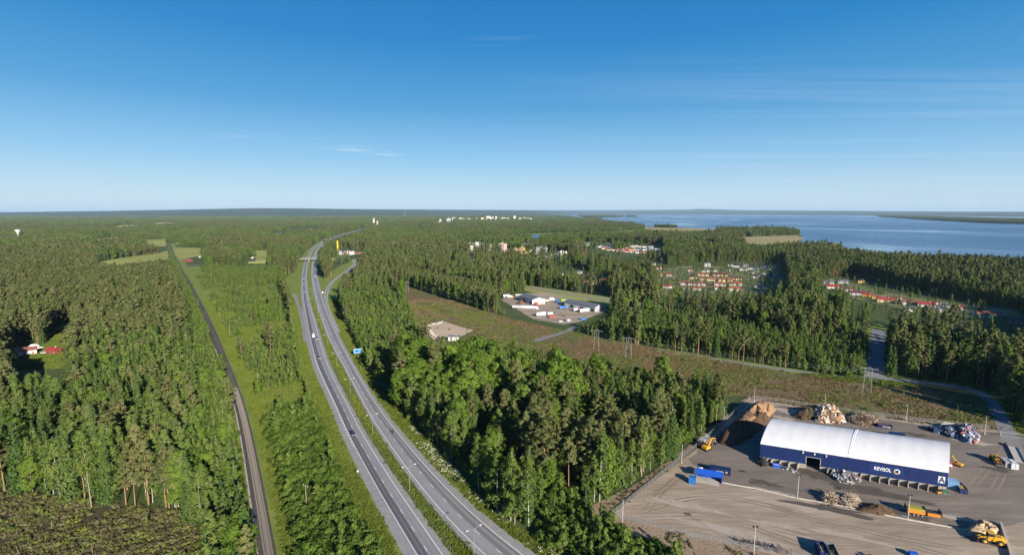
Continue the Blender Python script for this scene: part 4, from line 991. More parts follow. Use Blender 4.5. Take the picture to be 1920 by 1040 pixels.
# ---- farther woods: 24 m pieces of wood, then 90 m pieces, each built of whole small trees
def wood_piece(name, size, n, weights, seed, leafy=1.0, cardscale=1.0, hscale=1.0):
    r = np.random.default_rng(seed); parts = []; side = int(math.sqrt(n))
    for i in range(side):
        for j in range(side):
            kd = KINDS[r.choice(6, p=np.array(weights) / sum(weights))]
            (tv, tq), cv, tn = RAW2[kd][r.integers(0, 3)]
            a = r.uniform(0, 2 * PI); s = r.normal(0.95, 0.15) * hscale; ca, sa = math.cos(a) * s, math.sin(a) * s
            cx_, cy_ = (i + r.uniform(-.1, 1.1)) / side * size - size / 2, (j + r.uniform(-.1, 1.1)) / side * size - size / 2
            if leafy < 1.0:
                nq = len(cv) // 4; pick = r.choice(nq, max(6, int(nq * leafy)), replace=False); q = cv.reshape(-1, 4, 3)[pick]; c = q.mean(1, keepdims=True)
                cv2 = ((q - c) * cardscale + c).reshape(-1, 3); tn2 = np.full(len(cv2), r.random())
            else: cv2, tn2 = cv, 0.5 * tn + 0.5 * r.random()
            def tr(V): return np.c_[V[:, 0] * ca - V[:, 1] * sa + cx_, V[:, 0] * sa + V[:, 1] * ca + cy_, V[:, 2] * s]
            parts.append((tr(cv2), qidx(cv2), tn2, LEAF[kd]))
            if leafy == 1.0: parts.append((tr(tv), tq, np.zeros(len(tv)), BARK[kd]))
    return joined(name, parts)
MIX = [(.62, .22, .16, 0, 0, 0), (.42, .30, .28, 0, 0, 0), (.24, .38, .36, .02, 0, 0), (.10, .42, .44, .04, 0, 0), (.05, .18, .70, .07, 0, 0), (.03, .08, .75, .14, 0, 0)]
c24 = bpy.data.collections.new('wood_piece_source'); c90 = bpy.data.collections.new('far_wood_piece_source')
for i, mx in enumerate(MIX):
    c24.objects.link(bpy.data.objects.new('wood_piece_%d' % i, wood_piece('wood_piece', 24, 30, mx, i + 3)))
    c90.objects.link(bpy.data.objects.new('far_wood_piece_%d' % i, wood_piece('far_wood_piece', 90, 270, mx, i + 30, 0.45, 1.6, 1.0)))
def lay(y0, y1, size, seed, ext=1.10):
    X, Y = [], []
    yy = y0
    while yy < y1:
        half = yy * ext + size; q = np.arange(-half, half, size); X.append(q); Y.append(np.full(len(q), yy)); yy += size
    r = np.random.default_rng(seed); X = np.concatenate(X).astype(float); Y = np.concatenate(Y).astype(float)
    X += r.uniform(-.12, .12, len(X)) * size; Y += r.uniform(-.12, .12, len(Y)) * size
    px, py = PX(X, Y); bad = clear_at(px, py, X, Y)
    for dx, dy in ((-.45, -.45), (.45, -.45), (-.45, .45), (.45, .45)):
        a, b = PX(X + dx * size, Y + dy * size); bad |= clear_at(a, b)
    bad |= low_noise(X, Y, 75 if size < 50 else 260, 61) > 0.87
    k = ~bad & sparse_at(px, py, r.random(len(X)), X, Y)
    X, Y = X[k], Y[k]
    t = (0.55 * low_noise(X, Y, 260, 21) + 0.45 * low_noise(X, Y, 110, 22)) if size < 50 else (0.6 * low_noise(X, Y, 700, 23) + 0.4 * low_noise(X, Y, 300, 24))
    v = np.clip(((0.70 - t) / 0.40 * 6 + r.normal(0, 0.7, len(X))).astype(int), 0, 5)
    return X, Y, r.integers(0, 4, len(X)) * (PI / 2) + r.uniform(-.15, .15, len(X)), r.normal(1.0, 0.08, len(X)).clip(.8, 1.2) * (0.72 + 0.55 * low_noise(X, Y, 130 if size < 50 else 420, 25)), v
X, Y, ro, sc_, v = lay(NEAR + 4, 3900, 21, 51)
scatter('distant_forest', c24, np.c_[X, Y, np.zeros(len(X))], ro, sc_, v, 'endless mixed forest stretching away towards the skyline')
print('24 m pieces', len(X))
X, Y, ro, sc_, v = lay(3900, 12500, 84, 52)
lk = inside(LAKE, *PX(X, Y))
scatter('far_forest', c90, np.c_[X, Y, np.where(lk, 1.0, 0.0)], ro, sc_, v, 'far forest below the skyline fading into blue haze')
print('90 m pieces', len(X))
# woods on the islands that the coarse grid misses
X, Y = [], []
for p in ISLANDS[:4]:
    q = GA(p)[:, :2]; lo, hi = q.min(0), q.max(0)
    for yy in np.arange(lo[1], hi[1], 70):
        for xx in np.arange(lo[0], hi[0], 70): X.append(xx); Y.append(yy)
X, Y = np.array(X), np.array(Y); a, b_ = PX(X, Y); k = np.zeros(len(X), bool)
for p in ISLANDS[:4]: k |= inside(p, a, b_)
X, Y = X[k], Y[k]
scatter('island_forest', c90, np.c_[X, Y, np.full(len(X), 1.0)], rng.uniform(0, 6, len(X)), np.full(len(X), 1.0), rng.integers(0, 4, len(X)), 'dark wooded islands out on the blue lake')
q = GA(ISLANDS[4])[:, :2]; lo, hi = q.min(0), q.max(0); X = rng.uniform(lo[0], hi[0], 900); Y = rng.uniform(lo[1], hi[1], 900); a, b_ = PX(X, Y); k = inside(ISLANDS[4], a, b_) & (rng.random(900) < 0.5)
scatter('spit_scrub', SRC['sapling', 1], np.c_[X[k], Y[k], np.full(k.sum(), .8)], rng.uniform(0, 6, k.sum()), rng.uniform(.8, 1.7, k.sum()), rng.integers(0, 3, k.sum()), 'small trees and scrub along the low spit in the lake')
# ------------------------------------------------------------------ the yard: hall, heaps, containers, machines
m_blue = paint('dark_blue_sheet', (0.004, 0.016, 0.088), 0.45, wear=0.25, scale=0.3)
m_blue2 = paint('sign_blue_panel', (0.006, 0.024, 0.115), 0.45)
m_roof_w = paint('white_fabric_roof', (0.52, 0.53, 0.55), 0.55, wear=0.06, scale=0.12)
m_roof_w, t, b, o = _tree('white_fabric')
n_ = noise(t, pos(t, 1.6, 0.07, 0.07, obj=True), 1.0, 5, 0.65); n2_ = noise(t, pos(t, 0.12, 0.12, 0.12, obj=True), 1.0, 4, 0.6)
t.links.new(ramp(t, mth(t, 'ADD', mth(t, 'MULTIPLY', n_, 0.55), mth(t, 'MULTIPLY', n2_, 0.45)), [(0.3, (0.44, 0.445, 0.455)), (0.45, (0.505, 0.51, 0.525)), (0.65, (0.545, 0.55, 0.565))]), b.inputs['Base Color']); b.inputs['Roughness'].default_value = 0.6
m_roof_s = paint('grey_white_seam', (0.60, 0.61, 0.63), 0.6)
m_yel = paint('machine_yellow', (0.55, 0.30, 0.02), 0.45, wear=0.3)
m_org = paint('machine_orange', (0.62, 0.20, 0.02), 0.45, wear=0.25)
m_glass = paint('dark_glass', (0.02, 0.028, 0.035), 0.08, wear=0.0)
m_black = paint('black_steel', (0.025, 0.025, 0.028), 0.5)
m_navy = paint('navy_container', (0.006, 0.014, 0.075), 0.45, wear=0.3)
m_lblue = paint('light_blue_container', (0.11, 0.22, 0.38), 0.5, wear=0.2)
m_bblue = paint('bright_blue_tarp', (0.012, 0.085, 0.45), 0.5, wear=0.15)
m_cblue = paint('blue_box_paint', (0.015, 0.12, 0.35), 0.5, wear=0.15)
m_grey = paint('grey_paint', (0.30, 0.31, 0.32), 0.5)
m_lgrey = paint('light_grey_paint', (0.52, 0.54, 0.56), 0.5)
m_red = paint('red_paint', (0.33, 0.035, 0.025), 0.5, wear=0.2)
m_rust = paint('rusty_steel', (0.14, 0.07, 0.04), 0.8, wear=0.4)
m_chip = soil('wood_chips', [(0.3, (0.17, 0.10, 0.055)), (0.5, (0.29, 0.18, 0.10)), (0.7, (0.40, 0.27, 0.155))], 0.12, 1.4, 0.5, bump=0.8, bdist=0.4)
m_bark_h = soil('dark_bark_mulch', [(0.3, (0.045, 0.028, 0.018)), (0.5, (0.085, 0.055, 0.035)), (0.7, (0.15, 0.10, 0.065))], 0.25, 2.0, 0.6, bump=0.9, bdist=0.4)
m_sand_h = soil('piled_sand', [(0.3, (0.30, 0.21, 0.125)), (0.5, (0.40, 0.29, 0.18)), (0.7, (0.48, 0.36, 0.24))], 0.3, 2.0, 0.5, bump=0.6, bdist=0.3)
m_scrap = soil('mixed_scrap', [(0.32, (0.03, 0.03, 0.035)), (0.45, (0.12, 0.12, 0.13)), (0.55, (0.20, 0.20, 0.21)), (0.63, (0.09, 0.05, 0.04)), (0.72, (0.25, 0.25, 0.26))], 1.2, 3.5, 0.6, rough=0.6)
def plain(name, rgb): return paint(name, rgb, 0.7, wear=0.25, scale=2)
m_sc = [plain('scrap_steel', (0.26, 0.27, 0.29)), plain('scrap_white', (0.52, 0.53, 0.55)), plain('scrap_dark', (0.03, 0.03, 0.035)), plain('scrap_red', (0.22, 0.05, 0.04)), plain('scrap_blue', (0.05, 0.11, 0.25))]
m_wd = [plain('split_wood', (0.40, 0.25, 0.13)), plain('pale_wood', (0.46, 0.35, 0.23)), plain('old_wood', (0.24, 0.165, 0.11)), plain('painted_wood', (0.48, 0.43, 0.37)), plain('dark_wood', (0.12, 0.08, 0.055))]
m_gw = [plain('grey_branch', (0.34, 0.28, 0.21)), plain('pale_branch', (0.45, 0.36, 0.25)), plain('dark_branch', (0.16, 0.12, 0.085))]

HA, HB = G(1424, 864), G(1774, 922)
HD = (HB - HA); HL = HD.length; HANG = math.atan2(HD.y, HD.x)
def yard(px, py): return G(px, py)
def hall_s(px_):
    """distance along the hall's front wall seen at this photo column"""
    lo, hi = 0.0, HL
    for _ in range(40):
        m = (lo + hi) / 2; p = HA + HD * (m / HL)
        if PX(p.x, p.y)[0] < px_: lo = m
        else: hi = m
    return lo
HW, SK, EAVE, BASE, RIDGE = 29.0, 0.33, 8.0, 2.25, 13.4
hall = thing('storage_hall', 'long hall with white arched fabric roof and dark blue front wall in the yard', 'hall', HA, HANG)
def HP(x, y, z): return (x + SK * y, y, z)
def hbox(mb, x0, x1, y0, y1, z0, z1, mi=0):
    p = [HP(x0, y0, z0), HP(x1, y0, z0), HP(x1, y1, z0), HP(x0, y1, z0), HP(x0, y0, z1), HP(x1, y0, z1), HP(x1, y1, z1), HP(x0, y1, z1)]
    return mb.poly(p, [(3, 2, 1, 0), (4, 5, 6, 7), (0, 1, 5, 4), (1, 2, 6, 5), (2, 3, 7, 6), (3, 0, 4, 7)], mi)
D0, D1 = hall_s(1510.5), hall_s(1536.5); DTOP = 5.4
m_bay = soil('shade_dark_concrete', [(0.3, (0.20, 0.18, 0.15)), (0.5, (0.27, 0.245, 0.205)), (0.7, (0.34, 0.31, 0.265))], 0.4, 2.0, 0.5)  # concrete toned darker, the shadow of the bays put into its colour
# concrete foot of the wall, in blocks, open at the door
for a, e in ((0, D0), (D1, HL)):
    n = max(1, int((e - a) / 3.6)); st = (e - a) / n
    for i in range(n):
        hbox(MB(), a + i * st + 0.02, a + (i + 1) * st - 0.02, 0.02, 0.6, 0, BASE).build('concrete_block', m_bay, hall)
seam = HL * 0.5
for a, e in ((0, D0), (D1, seam - 0.12), (seam + 0.12, HL)):
    mb = MB(); hbox(mb, a, e, 0, 0.35, BASE, EAVE); mb.build('wall_panel', m_blue, hall)
    mb = MB(); hbox(mb, a, e, -0.14, 0.0, BASE - 0.05, BASE + 0.42); mb.build('wall_skirt', m_blue2, hall)
mb = MB(); hbox(mb, D0, D1, 0, 0.35, DTOP, EAVE); mb.build('wall_panel', m_blue, hall)
mb = MB(); hbox(mb, seam - 0.12, seam + 0.12, -0.1, 0.36, BASE, EAVE); mb.build('wall_seam', m_blue2, hall)
mb = MB(); hbox(mb, D0 - 0.2, D0, -0.06, 0.5, 0, DTOP + 0.2); hbox(mb, D1, D1 + 0.2, -0.06, 0.5, 0, DTOP + 0.2); hbox(mb, D0, D1, -0.06, 0.5, DTOP, DTOP + 0.2); mb.build('door_frame', m_grey, hall)
for k in range(3):
    s = (D0 - 1.5 + k * (D1 - D0 + 3.4) / 2)
    mb = MB(); hbox(mb, s, s + 0.35, -0.5, -0.02, EAVE - 1.2, EAVE - 0.35); mb.build('floodlight', m_lgrey, hall)
def arch(u):                                  # u 0..1 across the hall
    t = PI * u; return EAVE + (RIDGE - EAVE) * math.sin(t) ** 0.78
NU = 22; bays = 12
for part, (b0, b1) in enumerate(((0, 6), (6, 12))):
    for bay in range(b0, b1):
        x0, x1 = HL * bay / bays, HL * (bay + 1) / bays
        if bay == 5: x1 -= 0.45
        if bay == 6: x0 += 0.45
        mb = MB(); pts = []; xsn = [0, .25, .5, .75, 1]
        for k in xsn:
            for j in range(NU + 1):
                u_ = j / NU; sag = -0.035 * math.sin(PI * k)
                y_ = -0.12 + (HW + 0.24) * u_; pts.append(HP(x0 + (x1 - x0) * k + (0.10 if k == 1 and bay == 11 else 0) - (0.1 if k == 0 and bay == 0 else 0), y_, arch(u_) + sag))
        fs = [(k * (NU + 1) + j, (k + 1) * (NU + 1) + j, (k + 1) * (NU + 1) + j + 1, k * (NU + 1) + j + 1) for k in range(4) for j in range(NU)]
        mb.poly(pts, fs); mb.build('roof_panel', m_roof_w, hall, smooth=True)
mb = MB(); pts = []
for x_, dz in ((seam - 0.5, -0.05), (seam - 0.3, 0.16), (seam, 0.02), (seam + 0.3, 0.16), (seam + 0.5, -0.05)):
    for j in range(NU + 1): pts.append(HP(x_, -0.15 + (HW + 0.3) * j / NU, arch(j / NU) + dz))
mb.poly(pts, [(k * (NU + 1) + j, (k + 1) * (NU + 1) + j, (k + 1) * (NU + 1) + j + 1, k * (NU + 1) + j + 1) for k in range(4) for j in range(NU)])
mb.build('roof_seam', m_roof_s, hall)
for x_, nm in ((0.0, 'end_wall'), (HL, 'end_wall')):
    prof = [HP(x_, 0.3 + (HW - 0.6) * j / NU, arch(j / NU) - 0.25) for j in range(NU + 1)]
    pts = [HP(x_, 0.3, BASE)] + prof + [HP(x_, HW - 0.3, BASE)]
    th = [(p[0] + (0.25 if x_ == 0 else -0.25), p[1], p[2]) for p in pts]; n = len(pts)
    MB().poly(pts + th, [tuple(range(n)), tuple(range(n, 2 * n))] + [(i, (i + 1) % n, n + (i + 1) % n, n + i) for i in range(n)]).build(nm, m_roof_w, hall)
    mb = MB(); hbox(mb, x_ - (0.35 if x_ else -0.0), x_ + (0.0 if x_ else 0.35), 0.62, HW, 0, BASE); mb.build('concrete_foot', m_concrete, hall)
mb = MB(); hbox(mb, 0, HL, HW - 0.35, HW, BASE, EAVE); mb.build('rear_wall', m_blue, hall)
mb = MB(); hbox(mb, 0, HL, HW - 0.6, HW - 0.0, 0, BASE - 0.01); mb.build('concrete_foot', m_concrete, hall)
# lettering
S0, S1 = hall_s(1629), hall_s(1692)
mb = MB(); hbox(mb, S0, S1, -0.05, -0.003, 3.4, 7.0); sign = mb.build('sign_panel', m_blue2, hall)
def lettering(body, size, loc, mat, parent, rot=(PI / 2, 0, 0), off=0.0, sx=1.0):
    c = bpy.data.curves.new('lettering', 'FONT'); c.body = body; c.size = size; c.extrude = 0.02; c.offset = off; c.space_character = 1.06
    c.align_x = 'LEFT'; c.materials.append(mat)
    tmp = bpy.data.objects.new('lettering_curve', c); COL.objects.link(tmp)
    me = bpy.data.meshes.new_from_object(tmp.evaluated_get(bpy.context.evaluated_depsgraph_get())); me.name = 'lettering'
    bpy.data.objects.remove(tmp)
    o = link('lettering', me, parent, None, loc); o.rotation_euler = rot; o.scale = (sx, 1, 1)
    return o
T0, T1 = hall_s(1636.5), hall_s(1669.5)
lettering('REVISOL', 2.05, (T0, -0.075, 4.55), m_white, sign, off=0.02, sx=(T1 - T0) / (2.05 * 4.02))
m_gold = paint('gold_print', (0.55, 0.36, 0.08), 0.5); m_silver = paint('silver_print', (0.60, 0.63, 0.66), 0.5)
def ring_mark(cx, cz, r, parent, y=-0.09):
    """a ring with a squared hole, grey-white above and gold below"""
    for nm, a0, a1, m in (('ring_upper', -35, 150, m_silver), ('ring_lower', 150, 325, m_gold)):
        mb = MB(); n = 20; pts = []
        for i in range(n + 1):
            a = math.radians(a0 + (a1 - a0) * i / n); c, s = math.cos(a), math.sin(a)
            q = 0.62 / max(abs(c), abs(s)) * 0.88; q = min(q, 0.74)
            for rr, yy in ((1.0, y), (q, y), (q, y + 0.03), (1.0, y + 0.03)): pts.append((cx + r * rr * c, yy, cz + r * rr * s))
        fs = [(4 * i + k, 4 * i + (k + 1) % 4, 4 * i + 4 + (k + 1) % 4, 4 * i + 4 + k) for i in range(n) for k in range(4)]
        mb.poly(pts, fs); mb.build(nm, m, parent)
ring_mark(hall_s(1679.5), 5.15, 1.05, sign)
A0, A1 = hall_s(1756.5), hall_s(1769.5)
mb = MB(); hbox(mb, A0, A1, -0.06, -0.003, 3.35, 6.1); asn = mb.build('letter_sign', m_lgrey, hall)
lettering('A', 3.3, (A0 + 0.22, -0.075, 3.6), m_navy, asn, off=0.07, sx=0.86)
# open concrete bays in front of the foot
bay_px = [1439.5, 1448, 1464, 1480.5, 1497] + [1553, 1562, 1580, 1597, 1614.5, 1632, 1649.5, 1667, 1685, 1703, 1722, 1740, 1759]
for q in bay_px:
    s = hall_s(q); mb = MB(); hbox(mb, s - 0.16, s + 0.16, -2.2, -0.0, 0, BASE - 0.06); mb.build('bay_wall', m_bay, hall)

# ---- heaps
def mound(name, label, cat, pts_px, h, mat, rag=0.35, seed=1, crest=0.55, grid=34):
    """a heap on the ground inside an outline of photo pixels, rising to height h"""
    P = GA(pts_px)[:, :2]; c = P.mean(0); r = np.random.default_rng(seed)
    n = 44; ang = np.linspace(0, 2 * PI, n, endpoint=False); rad = []
    for a in ang:
        d = np.array([math.cos(a), math.sin(a)]); best = 1.0
        for i in range(len(P)):
            p, q = P[i] - c, P[(i + 1) % len(P)] - c; M_ = np.array([d, p - q]).T
            if abs(np.linalg.det(M_)) > 1e-9:
                t, s = np.linalg.solve(M_, p)
                if t > 0 and -1e-6 <= s <= 1 + 1e-6: best = max(best, t)
        rad.append(best)
    rad = np.array(rad); rings = 12; V = []; ph = r.uniform(0, 7, 6)
    for k in range(rings + 1):
        f = k / rings
        for j in range(n):
            a = ang[j]; q = rad[j] * f * (1 + (0.05 * math.sin(5 * a + ph[0]) + 0.04 * math.sin(11 * a + ph[1])) * f)
            z = h * max(0.0, 1 - f ** 1.15) ** crest if f < 1 else -0.1
            z *= 1 + 0.22 * math.sin(2 * a + ph[2]) * f + 0.16 * math.sin(3 * a + ph[3] + 2 * f)
            z += r.normal(0, rag * 0.22) * (0.3 < f < 0.97)
            V.append((q * math.cos(a) + r.normal(0, rag * 0.2) * (k > 0), q * math.sin(a), max(z, -0.1)))
    Q = [(k * n + j, k * n + (j + 1) % n, (k + 1) * n + (j + 1) % n, (k + 1) * n + j) for k in range(rings) for j in range(n)]
    me = np_mesh(name, np.array(V), np.array(Q), [mat]); me.polygons.foreach_set('use_smooth', [True] * len(me.polygons))
    bm = bmesh.new(); bm.from_mesh(me); bmesh.ops.remove_doubles(bm, verts=bm.verts, dist=1e-4); bmesh.ops.recalc_face_normals(bm, faces=bm.faces); bm.to_mesh(me); bm.free()
    o = link(name, me); o.location = (c[0], c[1], 0.1); tag(o, label, cat)
    o['_r'] = 0; del o['_r']
    return o, rad, h
def litter(parent, rad, h, n, mats, seed, size, kind='plank', name='loose_pieces', crest=0.55):
    """the countless loose pieces that lie over a heap"""
    r = np.random.default_rng(seed); mb = MB(); nn = len(rad)
    for _ in range(n):
        a = r.uniform(0, 2 * PI); R_ = rad[int(a / (2 * PI) * nn) % nn]; f = math.sqrt(r.uniform(0, 1)) * 1.02
        p = Vector((R_ * f * math.cos(a), R_ * f * math.sin(a), h * max(0, 1 - f ** 1.15) ** crest + r.uniform(-.1, .25)))
        d = Vector((r.normal(), r.normal(), r.normal() * 0.35)).normalized(); L = size * r.uniform(0.5, 1.5)
        u = d.orthogonal().normalized(); v = d.cross(u)
        if kind == 'plank': a_, b_ = L * 0.10, L * 0.035
        elif kind == 'branch': a_, b_ = 0.07, 0.07
        else: a_, b_ = L * r.uniform(.25, .5), L * r.uniform(.1, .3)
        q = [p + d * (sx * L / 2) + u * (sy * a_) + v * (sz * b_) for sx in (-1, 1) for sy in (-1, 1) for sz in (-1, 1)]
        mb.poly(q, [(0, 1, 3, 2), (4, 6, 7, 5), (0, 4, 5, 1), (2, 3, 7, 6), (0, 2, 6, 4), (1, 5, 7, 3)], int(r.integers(0, len(mats))))
    return tag(mb.build(name, mats, parent), kind='stuff')
mound('wood_chip_heap', 'big tan heap of wood chips at the back corner of the yard', 'heap', [(1372, 800), (1392, 780), (1415, 760), (1440, 757), (1456, 764), (1440, 786), (1425, 800), (1398, 812)], 6.2, m_chip, 2.3, 3, 0.7)
mound('bark_heap', 'brown bark heap leaning on the right flank of the tan wood chips', 'heap', [(1398, 800), (1406, 782), (1424, 770), (1446, 772), (1440, 790), (1425, 804), (1410, 808)], 4.8, m_bark_h, 1.3, 44, 0.6)
mound('bark_heap', 'dark brown heap of bark in shade beside the tan wood chips', 'heap', [(1340, 828), (1360, 808), (1385, 796), (1420, 796), (1428, 806), (1400, 826), (1372, 838)], 6.0, m_bark_h, 1.4, 4, 0.55)
o, rd, h = mound('waste_wood_heap', 'heap of broken pale waste wood behind the hall', 'heap', [(1522, 778), (1535, 768), (1560, 764), (1578, 776), (1581, 790), (1560, 794), (1530, 790)], 4.2, m_wd[2], 0.5, 5); litter(o, rd, h, 1300, m_wd + [m_wd[2], m_wd[0]], 6, 1.3, 'plank'); litter(o, rd, h, 260, m_wd, 66, 1.7, 'chunk', 'loose_boards')
o, rd, h = mound('brushwood_heap', 'dark green heap of brushwood at the left end of the broken wood', 'heap', [(1490, 782), (1500, 770), (1520, 766), (1532, 772), (1526, 784), (1505, 788)], 3.4, m_bark_h, 0.5, 7); litter(o, rd, h, 900, [LEAF['spruce'], m_gw[2]], 8, 1.4, 'branch')
o, rd, h = mound('stump_heap', 'brown heap of roots and stumps behind the hall beside a dark skip', 'heap', [(1586, 786), (1595, 778), (1620, 777), (1645, 785), (1648, 796), (1625, 799), (1600, 795)], 3.0, m_bark_h, 0.6, 9); litter(o, rd, h, 600, m_gw + [m_bark_h], 10, 1.6, 'branch')
o, rd, h = mound('scrap_heap', 'glittering heap of mixed metal scrap by the yard entrance', 'heap', [(1796, 822), (1792, 808), (1808, 802), (1828, 804), (1832, 824), (1815, 832)], 4.2, m_scrap, 0.7, 11); litter(o, rd, h, 1100, m_sc, 12, 1.3, 'chunk')
o, rd, h = mound('engine_scrap_heap', 'dark scrap heap against the concrete wall by the yard entrance', 'heap', [(1764, 812), (1770, 804), (1792, 806), (1797, 818), (1780, 820)], 2.6, m_scrap, 0.6, 13); litter(o, rd, h, 420, [m_sc[0], m_sc[2], m_sc[2], m_sc[4]], 14, 1.2, 'chunk')
o, rd, h = mound('metal_heap', 'grey metal scrap heap spilling from the concrete bays under the hall', 'heap', [(1558, 892), (1566, 882), (1590, 884), (1612, 892), (1614, 903), (1590, 907), (1570, 902)], 2.1, m_scrap, 0.6, 15); litter(o, rd, h, 800, [m_sc[0], m_sc[0], m_sc[1], m_sc[2], m_sc[2], m_rust], 16, 0.95, 'chunk')
o, rd, h = mound('tyre_heap', 'black heap of tyres at the left front corner of the hall', 'heap', [(1417, 868), (1422, 862), (1438, 864), (1442, 872), (1430, 876)], 2.3, m_dark, 0.5, 17)
r_ = np.random.default_rng(18); mb = MB()
for _ in range(110):
    a = r_.uniform(0, 2 * PI); f = math.sqrt(r_.uniform(0, 1)); R_ = rd[int(a / 2 / PI * len(rd)) % len(rd)] * f; c = Vector((R_ * math.cos(a), R_ * math.sin(a), 2.3 * (1 - f ** 1.15) ** 0.55))
    d = Vector((r_.normal() * .5, r_.normal() * .5, 1)).normalized(); u_ = d.orthogonal().normalized(); v_ = d.cross(u_); pts = []
    for k in range(9):
        t = 2 * PI * k / 9; e = u_ * math.cos(t) + v_ * math.sin(t)
        for rr, zz in ((.45, -.11), (.45, .11), (.26, .11), (.26, -.11)): pts.append(c + e * rr + d * zz)
    mb.poly(pts, [(4 * k + j, 4 * k + (j + 1) % 4, 4 * ((k + 1) % 9) + (j + 1) % 4, 4 * ((k + 1) % 9) + j) for k in range(9) for j in range(4)])
tag(mb.build('loose_tyres', m_dark, o), kind='stuff')
o, rd, h = mound('branch_heap', 'grey tangle of branches by the low white kerb, the left of two', 'heap', [(1540, 938), (1548, 928), (1565, 928), (1572, 938), (1562, 946), (1548, 944)], 2.3, m_gw[2], 0.5, 19); litter(o, rd, h, 420, m_gw, 20, 2.4, 'branch')
o, rd, h = mound('branch_heap', 'tan bundle of branches by the low white kerb, the right of two', 'heap', [(1576, 944), (1585, 934), (1602, 932), (1610, 942), (1598, 950), (1584, 950)], 2.3, m_gw[0], 0.5, 21); litter(o, rd, h, 420, m_gw[:2], 22, 2.6, 'branch')
mound('soil_heap', 'long dark brown soil heap beside the orange shredder', 'heap', [(1606, 956), (1622, 945), (1650, 948), (1678, 958), (1680, 967), (1650, 966), (1625, 962)], 2.2, m_bark_h, 0.5, 23)
mound('sand_heap', 'light brown sand heap by the yellow wheel loader', 'heap', [(1814, 996), (1826, 981), (1850, 980), (1870, 988), (1872, 1002), (1850, 1004), (1830, 1003)], 2.5, m_sand_h, 1.1, 24, 0.42)

# ---- containers, skips, blocks
def container(loc, rz, L, W, H, mat, label, group=None, top=True, fill=None, cat='container', name='container', mark=False):
    t = thing(name, label, cat, loc, rz, group)
    mb = MB(); n = int(L / 0.42)
    for y in (-W / 2, W / 2):
        pr = []
        for i in range(n + 1):
            x_ = -L / 2 + 0.1 + (L - 0.2) * i / n; pr.append((x_, y - math.copysign(0.05 * (i % 2), y)))
        mb.poly([(a, b, 0.15) for a, b in pr] + [(a, b, H - 0.1) for a, b in pr], [(i, i + 1, n + 2 + i, n + 1 + i) for i in range(n)])
    mb.box(-L / 2, -L / 2 + 0.08, -W / 2 + 0.02, W / 2 - 0.02, 0.15, H - 0.1)
    mb.box(-L / 2, L / 2, -W / 2 + 0.04, W / 2 - 0.04, 0.12, 0.22)
    if top: mb.box(-L / 2 + 0.05, L / 2 - 0.05, -W / 2 + 0.03, W / 2 - 0.03, H - 0.12, H - 0.03)
    mb.build('body', mat, t)
    mb = MB()
    for y in (-W / 2, W / 2 - 0.12):
        mb.box(-L / 2, L / 2, y, y + 0.12, 0, 0.15); mb.box(-L / 2, L / 2, y, y + 0.12, H - 0.1, H)
        for x_ in (-L / 2, L / 2 - 0.12): mb.box(x_, x_ + 0.12, y + 0.002, y + 0.118, 0.15, H - 0.1)
    for x_ in (-L / 2, L / 2 - 0.12): mb.box(x_ + 0.002, x_ + 0.118, -W / 2 + 0.12, W / 2 - 0.12, H - 0.1, H - 0.002)
    mb.build('frame', mat, t)
    for y in (-W / 4, W / 4):
        d = MB().box(L / 2 - 0.08, L / 2 - 0.02, y - W / 4 + 0.14, y + W / 4 - 0.02, 0.16, H - 0.11).build('door', mat, t)
        MB().tube((L / 2, y, 0.3), (L / 2, y, H - 0.2), 0.025, n=5).build('lock_bar', m_steel, d)
    if fill is not None:
        r = np.random.default_rng(int(abs(loc[0]) * 10)); pts = []; k = 7
        for i in range(k):
            for j in range(k): pts.append((-L / 2 + 0.12 + (L - 0.24) * i / (k - 1), -W / 2 + 0.12 + (W - 0.24) * j / (k - 1), H * 0.72 + r.normal(0, 0.16) + 0.3 * math.sin(PI * i / (k - 1)) * math.sin(PI * j / (k - 1))))
        MB().poly(pts, [(i * k + j, (i + 1) * k + j, (i + 1) * k + j + 1, i * k + j + 1) for i in range(k - 1) for j in range(k - 1)]).build('contents', fill, t)
    if mark:
        y = -W / 2 - 0.03
        lettering('REVISOL', 0.75, (-L * 0.18, y, H * 0.38), m_white, t)
        ring_mark(L * 0.30, H * 0.5, 0.42, t, y - 0.01)
    return t
HR = HANG
container(yard(1350, 886), HR, 8.0, 2.6, 2.5, m_navy, 'dark navy container with white lettering behind the bright blue shelter', mark=True)
container(yard(1658, 801), HR, 6.2, 2.4, 1.6, m_navy, 'long dark navy skip with white lettering beside the stump heap', name='skip', cat='skip', top=False, fill=m_bark_h, mark=True)
container(yard(1681, 822), HR, 6.0, 2.5, 2.9, m_blue, 'blue container just showing above the back edge of the white roof')
container(G(1784, 914), HR + 0.02, 3.6, 3.0, 3.4, m_lblue, 'light blue container at the right end of the hall')
container(G(1800, 919), HR - PI / 2 + 0.05, 5.6, 2.5, 2.2, m_navy, 'navy skip heaped with yellow waste right of the light blue container', name='skip', cat='skip', top=False, fill=soil('yellow_waste', [(0.35, (0.55, 0.33, 0.05)), (0.5, (0.62, 0.45, 0.12)), (0.6, (0.45, 0.42, 0.38)), (0.7, (0.25, 0.12, 0.06))], 0.8, 2.5, 0.5))
container(G(1886, 872), HR - PI / 2, 5.0, 2.4, 2.5, m_grey, 'grey container beside the dark wheel loader at the weighbridge')
container(G(1897, 875), HR - PI / 2, 5.0, 2.4, 2.5, m_lgrey, 'pale grey container nearest the weighbridge')
container(G(1540, 1037), HR - PI / 2 + 0.08, 6.2, 2.5, 2.4, m_blue, 'blue open skip at the bottom edge of the yard', name='skip', cat='skip', top=False, fill=m_asphalt_yard)
